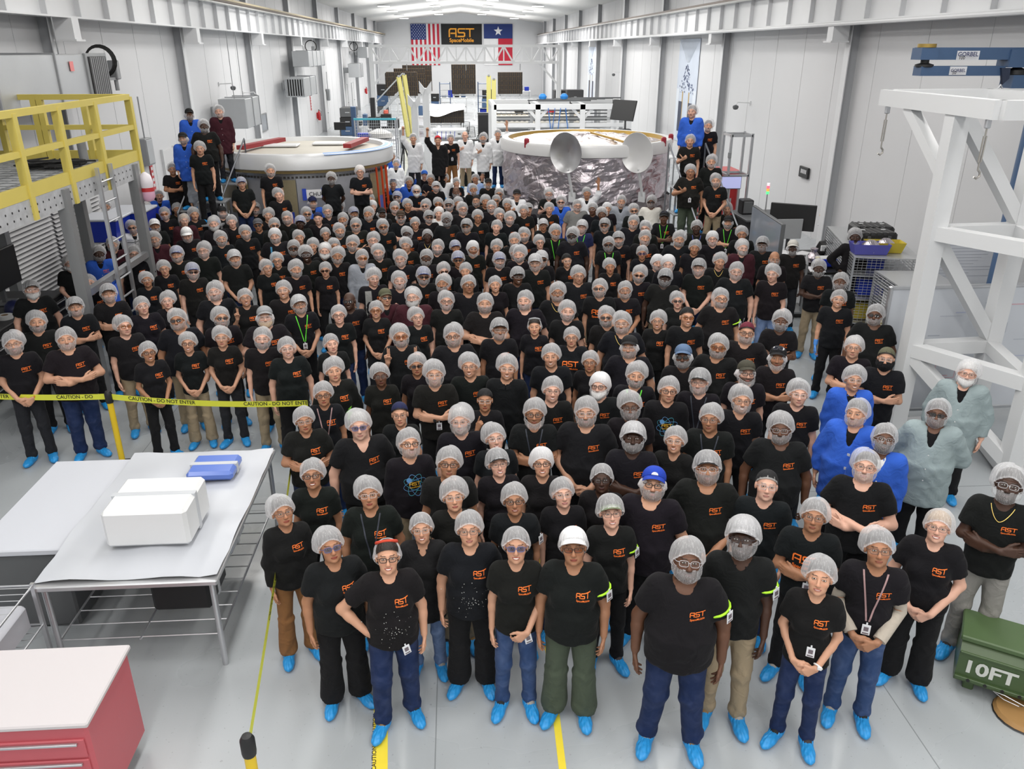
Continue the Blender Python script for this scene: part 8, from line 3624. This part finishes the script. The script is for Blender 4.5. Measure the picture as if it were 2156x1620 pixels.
def mesh_cart(x, y, rz, sx, sy, z1, lab):
    t = empty('mesh_cart', (x, y, 0), rz)
    tag(t, lab, 'cart')
    for ax_ in (-1, 1):
        for ay in (-1, 1):
            MB().bar((ax_ * sx / 2, ay * sy / 2, .12), (ax_ * sx / 2, ay * sy / 2, z1), .035).build('post', ALU, t)
            MB().tube((ax_ * sx / 2 - .02, ay * sy / 2, .07), (ax_ * sx / 2 + .02, ay * sy / 2, .07), .07, 12).build('caster', RUB, t)
    for z in (.16, .62, 1.05, z1 - .01):
        if z < z1:
            MB().cbox((0, 0, z), (sx, sy, .025)).build('shelf', ALU if z < z1 - .05 else mat('cart_lid', (.50, .51, .52), .4, .5), t)
    for side in range(4):
        m3 = MB()
        L = sy if side < 2 else sx
        n1 = int(L / .075)
        for k in range(n1 + 1):
            u = -L / 2 + L * k / n1
            p_ = ((-1) ** side * sx / 2, u) if side < 2 else (u, (-1) ** side * sy / 2)
            m3.tube((*p_, .15), (*p_, z1), .004, 4)
        for k in range(int((z1 - .15) / .05)):
            z = .15 + .05 * k
            a = ((-1) ** side * sx / 2, -L / 2, z) if side < 2 else (-L / 2, (-1) ** side * sy / 2, z)
            b_ = ((-1) ** side * sx / 2, L / 2, z) if side < 2 else (L / 2, (-1) ** side * sy / 2, z)
            m3.tube(a, b_, .004, 4)
        m3.build('mesh_side', ALU, t)['kind'] = 'stuff'
    return t


CARTX, CARTY, CARTR = 7.98, 15.05 - .15, R(-14)
c = mesh_cart(CARTX, CARTY, CARTR, 1.15, 2.75, 1.40, 'long wire mesh cart full of bins next to the extended arm')
cm = Matrix.Translation((CARTX, CARTY, 0)) @ Matrix.Rotation(CARTR, 4, 'Z')
for (x, y, z, s_, nm, col, lab) in ((-.15, -.95, .64, (.5, .6, .34), 'storage_bin', BLUEP, 'blue bin on the middle shelf of the mesh cart, near end'), (-.2, -.2, .64, (.5, .6, .34), 'storage_bin', mat('bin_yellow', (.60, .47, .05), .45), 'yellow bin on the middle shelf of the mesh cart'),
                                    (-.15, .6, .64, (.5, .6, .34), 'storage_bin', BLUEP, 'blue bin on the middle shelf of the mesh cart, far end'), (-.1, -.9, .175, (.6, .7, .34), 'storage_bin', mat('bin_yellow', (.60, .47, .05), .45), 'yellow bin at the bottom of the mesh cart'),
                                    (-.1, .1, .175, (.6, .8, .34), 'storage_bin', DARKM, 'dark bin at the bottom of the mesh cart'), (-.15, -.6, 1.065, (.5, .7, .24), 'storage_bin', BLUEP, 'blue bin on the upper shelf of the mesh cart'), (-.15, .4, 1.065, (.5, .7, .24), 'white_bags', WHITE, 'white bundle on the upper shelf of the mesh cart')):
    q = cm @ Vector((x, y, z))
    t2 = empty(nm, q, CARTR)
    tag(t2, lab, 'bin' if 'bin' in nm else 'bundle')
    MB().cbox((0, 0, s_[2] * .46), (s_[0] * .9, s_[1] * .9, s_[2] * .9), .02).build('bin', col, t2)
    MB().cbox((0, 0, s_[2] * .9), (s_[0], s_[1], .03), .01).build('rim', col, t2)
for (x, y, z, rz, lab) in ((.05, .35, 1.42, .1, 'black ribbed hard case on the mesh cart, upper one'), (-.05, -.25, 1.42, .25, 'black ribbed hard case on the mesh cart, nearer one')):
    q = cm @ Vector((x, y, z - .012))
    t2 = empty('hard_case', q, CARTR + rz)
    tag(t2, lab, 'case')
    MB().cbox((0, 0, .13), (.75, .50, .25), .04).build('shell', mat('case_black', (.022, .022, .023), .55), t2)
    for k in range(6):
        MB().cbox((-.3 + .12 * k, 0, .135), (.035, .515, .262), .01).build('rib', mat('case_black', (.022, .022, .023), .55), t2)
    for sx in (-.2, .2):
        MB().cbox((sx, -.26, .16), (.06, .02, .08), .005).build('latch', DARKM, t2)
        MB().cbox((sx, .02, .268), (.08, .05, .006)).build('white_label', WHITE, t2)
for (x, y, col, nm, lab) in ((.02, -.88, mat('bin_yellow', (.60, .47, .05), .45), 'storage_bin', 'yellow open bin on top of the mesh cart'), (-.28, -1.08, mat('bin_violet', (.10, .10, .42), .45), 'storage_bin', 'blue violet open bin hung on the near edge of the mesh cart top')):
    q = cm @ Vector((x, y, 1.41))
    t2 = empty(nm, q, CARTR + .1)
    tag(t2, lab, 'bin')
    m3 = MB()
    m3.add([(-.28, -.13, 0), (.28, -.13, 0), (.28, .13, 0), (-.28, .13, 0), (-.33, -.17, .19), (.33, -.17, .19), (.33, .17, .19), (-.33, .17, .19)], [(0, 3, 2, 1), (0, 1, 5, 4), (1, 2, 6, 5), (2, 3, 7, 6), (3, 0, 4, 7)])
    m3.build('bin', col, t2)
    MB().lathe([(.0, .02), (.14, .03), (.16, .16), (.06, .24), (.0, .25)], (.02, 0, 0), 9).build('foil_contents', FOIL, t2)
mesh_cart(7.75, 12.75, R(-6), 1.0, 1.0, 1.25, 'short wire mesh cart with yellow base behind the whiteboard')
t = empty('foam_block', (7.75, 12.75, .645))
tag(t, 'white foam blocks lying inside the short mesh cart', 'foam')
MB().cbox((0, 0, .16), (.75, .7, .30), .04).build('block', WHITE, t)
MB().cbox((-.1, -.05, .36), (.4, .4, .12), .04).build('grey_block', GREYM, t)
t = empty('yellow_bin', (7.75, 12.75, .175))
tag(t, 'yellow bin at the bottom of the short mesh cart', 'bin')
MB().cbox((0, 0, .18), (.8, .8, .34), .02).build('bin', mat('bin_yellow', (.60, .47, .05), .45), t)
MB().cbox((0, 0, .36), (.84, .84, .03), .01).build('rim', mat('bin_yellow', (.60, .47, .05), .45), t)

# whiteboard
t = empty('whiteboard', (6.95, 9.95, 0), R(1))
tag(t, 'wide wheeled whiteboard with faint coloured notes behind the white gantry', 'whiteboard')
MB().cbox((0, 0, 1.02), (2.45, .04, 1.78), .01).build('panel', mat('board_white', (.66, .69, .74), .18), t)
for z in (.13, 1.92):
    MB().cbox((0, 0, z), (2.5, .06, .05), .01).build('frame_bar', ALU, t)
for sx in (-1.24, 1.24):
    MB().cbox((sx, 0, 1.02), (.05, .06, 1.84), .01).build('frame_bar', ALU, t)
    MB().cbox((sx, 0, .05), (.06, .6, .06), .01).build('foot', GREYM, t)
    MB().bar((sx, 0, .06), (sx, 0, .15), .05).build('leg', GREYM, t)
rr = random.Random(3)
inks = [mat('marker_grey', (.45, .48, .55), .6), mat('marker_red', (.66, .45, .50), .6), mat('marker_blue', (.48, .52, .66), .6)]
for k in range(22):
    x, z = rr.uniform(-1.1, 1.0), rr.uniform(.55, 1.8)
    MB().box(x, x + rr.uniform(.06, .35), -.0225, -.0208, z, z + rr.uniform(.006, .018)).build('marker_line', inks[k % 3], t)
for (x0, z0, x1, z1, g_) in ((.1, 1.25, .5, 1.4, 0), (-.4, .6, -.1, .95, 1), (.45, .55, .9, .9, 2)):
    for (a, b_, c_, d_) in ((x0, x1, z0, z0 + .012), (x0, x1, z1, z1 + .012), (x0, x0 + .012, z0, z1), (x1, x1 + .012, z0, z1)):
        MB().box(a, b_, -.0225, -.0208, c_, d_).build('marker_line', inks[g_], t)
t = empty('wall_drawing', (at_y(2040, 580, 13.2).x, 13.2, .0))
tag(t, 'large grey technical drawing on a stand between the gantry posts', 'drawing')
MB().cbox((0, 0, 1.35), (1.3, .03, 1.1), .005).build('board', mat('drawing_paper', (.62, .64, .68), .6), t)
for k in range(18):
    a = MB().box(-.6, -.6 + rr.uniform(.3, 1.15), -.018, -.0155, .88 + .055 * k, .886 + .055 * k)
    a.build('drawn_line', mat('drawn_grey', (.38, .40, .46), .6), t)
for sx in (-.55, .55):
    MB().bar((sx, .04, 0), (sx, .04, 1.9), .04).build('stand', GREYM, t)

# white gantry frame
t = empty('white_gantry', (6.0, 9.4, 0))
tag(t, 'tall white steel lifting gantry with turnbuckles under its top frame', 'gantry')
G = Vector((6.0, 9.4, 0))


def gb(nm, a, b_, w_, h_=None):
    MB().bar(Vector(a) - G, Vector(b_) - G, w_, h_).build(nm, WHITE, t)


A, B_, C_ = (5.83, 9.42), (6.95, 9.5), (6.60, 8.15)
TZ = 4.25
fr_ = [(5.79, 8.62), (5.79, 11.1), (7.35, 11.25), (7.35, 8.62)]
for k in range(4):
    p_, q_ = fr_[k], fr_[(k + 1) % 4]
    gb('top_beam', (*p_, TZ), (*q_, TZ), .16, .20)
gb('post', (*A, 0), (*A, TZ), .20)
gb('post', (*B_, 0), (*B_, TZ), .20)
gb('post', (*C_, 0), (*C_, 2.8), .20)
for z in (2.77, 1.25):
    gb('beam', (*A, z), (*B_, z), .17)
    gb('beam', (*A, z), (*C_, z), .17)
    gb('beam', (*C_, z), (*B_, z), .15)
gb('base_beam', (*A, .12), (*B_, .12), .17)
gb('base_beam', (*C_, .12), (*B_, .12), .17)
gb('base_beam', (C_[0], C_[1], .12), (8.0, 7.4, .12), .17)
gb('brace', (A[0] + .05, A[1], 2.68), (B_[0], B_[1], 1.32), .15)
gb('brace', (A[0] + .05, A[1], 1.15), (B_[0], B_[1], .18), .13)
gb('brace', (A[0], A[1], 1.20), (C_[0], C_[1], .20), .15)
gb('brace', (5.8, 10.45, TZ - .08), (A[0], A[1] + .05, 3.45), .13)
gb('brace', (A[0] + .05, A[1] - .02, TZ - .1), (B_[0], B_[1], 2.85), .15)
for (x, y) in ((5.79, 10.98), (5.79, 8.78)):
    d = empty('turnbuckle', (x - G.x, y - G.y, TZ - .1), 0, t)
    MB().cbox((0, 0, -.05), (.06, .05, .10), .01).build('clevis', ALU, d)
    m3 = MB()
    m3.tube((0, 0, -.10), (0, 0, -.18), .010, 8)
    m3.tube((-.014, 0, -.18), (-.014, 0, -.46), .010, 8)
    m3.tube((.014, 0, -.18), (.014, 0, -.46), .010, 8)
    m3.tube((0, 0, -.46), (0, 0, -.55), .010, 8)
    m3.build('body', mat('buckle_steel', (.42, .40, .37), .35, .8), d)
    MB().path([(0, 0, -.54), (.03, 0, -.57), (.035, 0, -.61), (0, 0, -.64), (-.03, 0, -.62)], .012, 6).build('hook', mat('buckle_steel', (.42, .40, .37), .35, .8), d)

# blue jib crane
MX, MY = at_y(2094, 618, 12.4).x, 12.4
t = empty('jib_crane', (MX, MY, 0))
tag(t, 'blue jib crane with folded double arm above the white gantry', 'crane')
MB().lathe([(.30, 0), (.30, .03), (.17, .05), (.155, .08), (.155, 4.85)], (0, 0, 0), 24).build('mast', NAVY, t)


def jb(nm, x0, y0, x1, y1, m, dy=0.0, th=.22, Y=12.2):
    a, b_ = at_y(x0, y1, Y), at_y(x1, y0, Y)
    return MB().box(a.x - MX, b_.x - MX, Y - MY + dy, Y - MY + dy + th, a.z, b_.z).build(nm, m, t)


jb('upper_arm', 1938, 100, 2190, 126, NAVY)
jb('lower_arm', 1937, 139, 2118, 160, NAVY)
jb('head_block', 2120, 104, 2190, 142, NAVY, -.03, .30)
jb('hub_block', 2126, 158, 2190, 186, NAVY, -.03, .30)
jb('end_block', 1936, 101, 1977, 126, NAVY, -.02, .27)
q = at_y(1955, 130, 12.2)
MB().lathe([(.06, -.09), (.13, -.07), (.13, -.04), (.06, -.02), (.06, .06), (.11, .08)], (q.x - MX, .0 - .1, q.z), 16).build('pivot', BLK, t)
q = at_y(1959, 100, 12.2)
MB().lathe([(.0, 0), (.13, 0), (.13, .05), (.0, .05)], (q.x - MX, -.1, q.z), 16).build('pivot_cap', mat('cap_brass', (.35, .24, .06), .4, .4), t)
q = at_y(2150, 148, 12.2)
MB().lathe([(.05, -.1), (.14, -.06), (.14, .0), (.05, .04)], (q.x - MX, -.1, q.z), 16).build('pivot', BLK, t)
a, b_, c_, d_ = at_y(2106, 143, 12.19), at_y(2125, 143, 12.19), at_y(2122, 165, 12.19), at_y(2108, 178, 12.19)
MB().poly([(p_.x - MX, -.22, p_.z) for p_ in (a, b_, c_, d_)], .05, (0, 1, 0)).build('hook_plate', mat('plate_navy', (.02, .03, .06), .5), t)
for (x0, y0, x1, y1, k) in ((2012, 107, 2063, 127, 1), (1997, 140, 2036, 158, 2)):
    jb('label_plate', x0, y0, x1, y1, mat('plate_white', (.70, .71, .74), .5), -.012, .010)
    a, b_ = at_y(x0 + 3, y0 + 11.5, 12.16), at_y(x1 - 3, y0 + 2, 12.16)
    text_on('lettering', 'GORBEL', t, mat('letter_navy', (.04, .05, .13), .6), (a.x - MX, -.255, a.z), (1, 0, 0), (0, 0, 1), width=b_.x - a.x, lift=.003, offset=.02)
    a = at_y(x0 + 6, y1 - 2, 12.16)
    text_on('lettering', '100' if k == 1 else '50', t, INK, (a.x - MX, -.255, a.z), (1, 0, 0), (0, 0, 1), height=.045, lift=.003)
q = at_y(2108, 178, 12.19)
MB().path([(q.x - MX, -.2, q.z), (q.x - MX + .04, -.2, q.z - .06), (q.x - MX, -.2, q.z - .12), (q.x - MX - .03, -.2, q.z - .06), (q.x - MX, -.2, q.z)], .012, 6).build('hook', ALU, t)
MB().tube((q.x - MX, -.2, q.z - .12), (q.x - MX - .02, -.2, q.z - .34), .012, 6).build('cord', mat('cord_white', (.72, .72, .72), .6), t)

# green ammunition style case at the frame edge
p0, p1 = at_z(2000, 1452, 0), at_z(2190, 1515, 0)
d = (p1 - p0)
L = 1.3
ang = math.atan2(d.y, d.x)
t = empty('ammunition_case', (p0.x, p0.y, 0), ang)
tag(t, 'dark green steel case stencilled with its length beside the black trousers', 'case')
GRN = mat('army_green', (.055, .095, .035), .42, 0, .08, 6)
m3 = MB()
prof = [(0, .12), (.10, .08), (.42, .08), (.50, .16), (.50, .34), (.40, .47), (.09, .47), (0, .40)]
n = len(prof)
v = [(x, y, z) for x in (0, L) for (y, z) in prof]
m3.add(v, [tuple(range(n - 1, -1, -1)), tuple(range(n, 2 * n))] + [(i, (i + 1) % n, (i + 1) % n + n, i + n) for i in range(n)])
m3.build('shell', GRN, t)
MB().cbox((L / 2, .25, .49), (L + .03, .40, .05), .01).build('lid', mat('army_green_lid', (.075, .125, .05), .4, 0, .08, 6), t)
MB().cbox((L / 2, -.01, .16), (L, .03, .03), .005).build('edge_rib', GRN, t)
MB().cbox((L / 2, -.012, .405), (L, .02, .02), .005).build('edge_rib', GRN, t)
h0 = MB().tube((0, -.004, 0), (0, .004, 0), .014, 10).build('hole', BLK, t, (.10, -.026, .16))
for k in range(1, 6):
    rep(h0, t, (.10 + .12 * k, -.026, .16))
MB().path([(.28, -.04, .15), (.36, -.05, .11), (.47, -.05, .09), (.50, -.05, .11), (.36, -.05, .15)], .004, 5, True).build('wire_pin', ALU, t)
text_on('lettering', '10FT', t, mat('stencil_white', (.60, .62, .58), .7), (.07, .0, .225), (1, 0, 0), (0, 0, 1), height=.115, lift=.006, xs=1.1, offset=.03)
for x in (.12, L - .12):
    MB().cbox((x, .25, .04), (.08, .36, .08), .01).build('foot', GRN, t)
q = at_z(2128, 1502, 0)
t = empty('cardboard_pad', (q.x, q.y + .02, 0), ang)
tag(t, 'tan leather pad lying under the front edge of the green case', 'pad')
MB().lathe([(.0, .0), (.20, .0), (.22, .02), (.20, .05), (.0, .06)], (.1, 0, 0), 20).build('pad', mat('leather_tan', (.36, .20, .07), .6, 0, .15, 10), t)
MB().lathe([(.215, .0), (.225, .008), (.215, .016)], (.1, 0, 0), 20, False).build('sole', BLK, t)

# ------------------------------------------------------------------ benches behind the sagging tape
t = empty('steel_table', (-2.75, 6.6, 0))
tag(t, 'steel table covered with clear film behind the sagging caution tape', 'table')
MB().cbox((0, 0, .88), (1.45, 2.3, .05), .01).build('table_top', mat('table_steel', (.55, .56, .58), .3, .6, .1, 3), t)
for sx in (-.66, .66):
    for sy in (-1.08, 1.08):
        MB().tube((sx, sy, 0), (sx, sy, .86), .025, 10).build('leg', ALU, t)
m3 = MB()
for k in range(12):
    m3.tube((-.66, -1.05 + .19 * k, .30), (.66, -1.05 + .19 * k, .30), .006, 5)
for x in (-.66, 0, .66):
    m3.tube((x, -1.08, .30), (x, 1.08, .30), .010, 6)
m3.build('wire_shelf', ALU, t)
v, f = [], []
for j in range(13):
    for i in range(11):
        u, w_ = i / 10, j / 12
        x, y = -.72 + 1.44 * u, -1.1 + 2.2 * w_
        v.append((x, y, .912 + .035 * abs(math.sin(7 * u + 4 * w_) * math.cos(9 * w_ - 3 * u))))
for j in range(12):
    for i in range(10):
        q_ = j * 11 + i
        f.append((q_, q_ + 1, q_ + 12, q_ + 11))
m3 = MB()
m3.add(v, f, True)
m3.build('film_cover', mat('film_white', (.50, .52, .56), .3), t)
for (x, y, z, sx, sy, sz, m_, nm, cat, lab) in ((-2.7, 6.2, .95, .7, .6, .35, WHITE, 'wrapped_box', 'box', 'white wrapped box on the film-covered table'), (-2.5, 7.2, .95, .45, .4, .10, mat('film_blue', (.10, .18, .55), .2), 'blue_package', 'package', 'flat blue package on the film-covered table'),
                                                (-2.5, 6.1, .312, .5, .5, .32, BLK, 'black_box', 'box', 'black box on the wire shelf under the film-covered table'), (-2.5, 6.9, .312, .45, .5, .26, mat('bubble_wrap', (.45, .46, .50), .15), 'bubble_parcel', 'parcel', 'grey bubble-wrapped parcel on the wire shelf')):
    t = empty(nm, (x, y, z))
    tag(t, lab, cat)
    MB().cbox((0, 0, sz / 2), (sx, sy, sz), .03).build('body', m_, t)
    MB().cbox((0, 0, sz / 2), (sx + .006, .06, sz + .006), .002).build('tape_strip', mat('strip_grey', (.5, .52, .55), .4), t)
t = empty('tool_trolley', (-2.95, 4.35, 0))
tag(t, 'red drawer trolley in the blurred corner beside the yellow post', 'trolley')
MB().cbox((0, 0, .50), (1.0, .70, .76), .02).build('cabinet', mat('trolley_red', (.50, .10, .12), .4), t)
d0 = None
for k in range(4):
    p_ = (0, -.355, .20 + .17 * k)
    if d0 is None:
        d0 = MB().cbox((0, 0, 0), (.94, .02, .15), .006).build('drawer', mat('trolley_red', (.50, .10, .12), .4), t, p_)
        MB().cbox((0, -.018, .045), (.86, .02, .02), .004).build('handle', ALU, d0)
    else:
        o = rep(d0, t, p_)
        rep(d0.children[0], o)
MB().cbox((0, 0, .90), (1.04, .74, .04), .01).build('trolley_top', mat('mat_grey', (.55, .52, .53), .7), t)
for sx in (-.4, .4):
    for sy in (-.28, .28):
        MB().tube((sx - .02, sy, .06), (sx + .02, sy, .06), .06, 12).build('caster', RUB, t)
t = empty('white_crate', (-3.9, 6.9, 0))
tag(t, 'white topped crate with dark sides left of the film-covered table'.replace('left of', 'next to'), 'crate')
MB().cbox((0, 0, .40), (.75, 1.6, .78), .02).build('body', DARKM, t)
MB().cbox((0, 0, .82), (.80, 1.66, .06), .01).build('lid', mat('lid_grey', (.55, .57, .62), .4), t)
for sy in (-.5, .5):
    MB().cbox((.385, sy, .45), (.03, .12, .05), .005).build('latch', ALU, t)
t = empty('wire_basket_cart', (-3.75, 5.1, 0))
tag(t, 'grey wire basket cart between the crate and the red trolley', 'cart')
for ax_ in (-.3, .3):
    for ay in (-.35, .35):
        MB().bar((ax_, ay, .08), (ax_, ay, .95), .03).build('post', ALU, t)
        MB().tube((ax_ - .015, ay, .04), (ax_ + .015, ay, .04), .04, 10).build('caster', RUB, t)
for z in (.15, .55, .93):
    m3 = MB()
    m3.path([(-.3, -.35, z), (.3, -.35, z), (.3, .35, z), (-.3, .35, z)], .010, 6, True)
    for k in range(9):
        m3.tube((-.3, -.32 + .08 * k, z), (.3, -.32 + .08 * k, z), .004, 4)
    m3.build('shelf_grid', ALU, t)
MB().cbox((0, 0, .68), (.5, .6, .24), .03).build('grey_parcel', mat('bubble_wrap', (.45, .46, .50), .15), t)
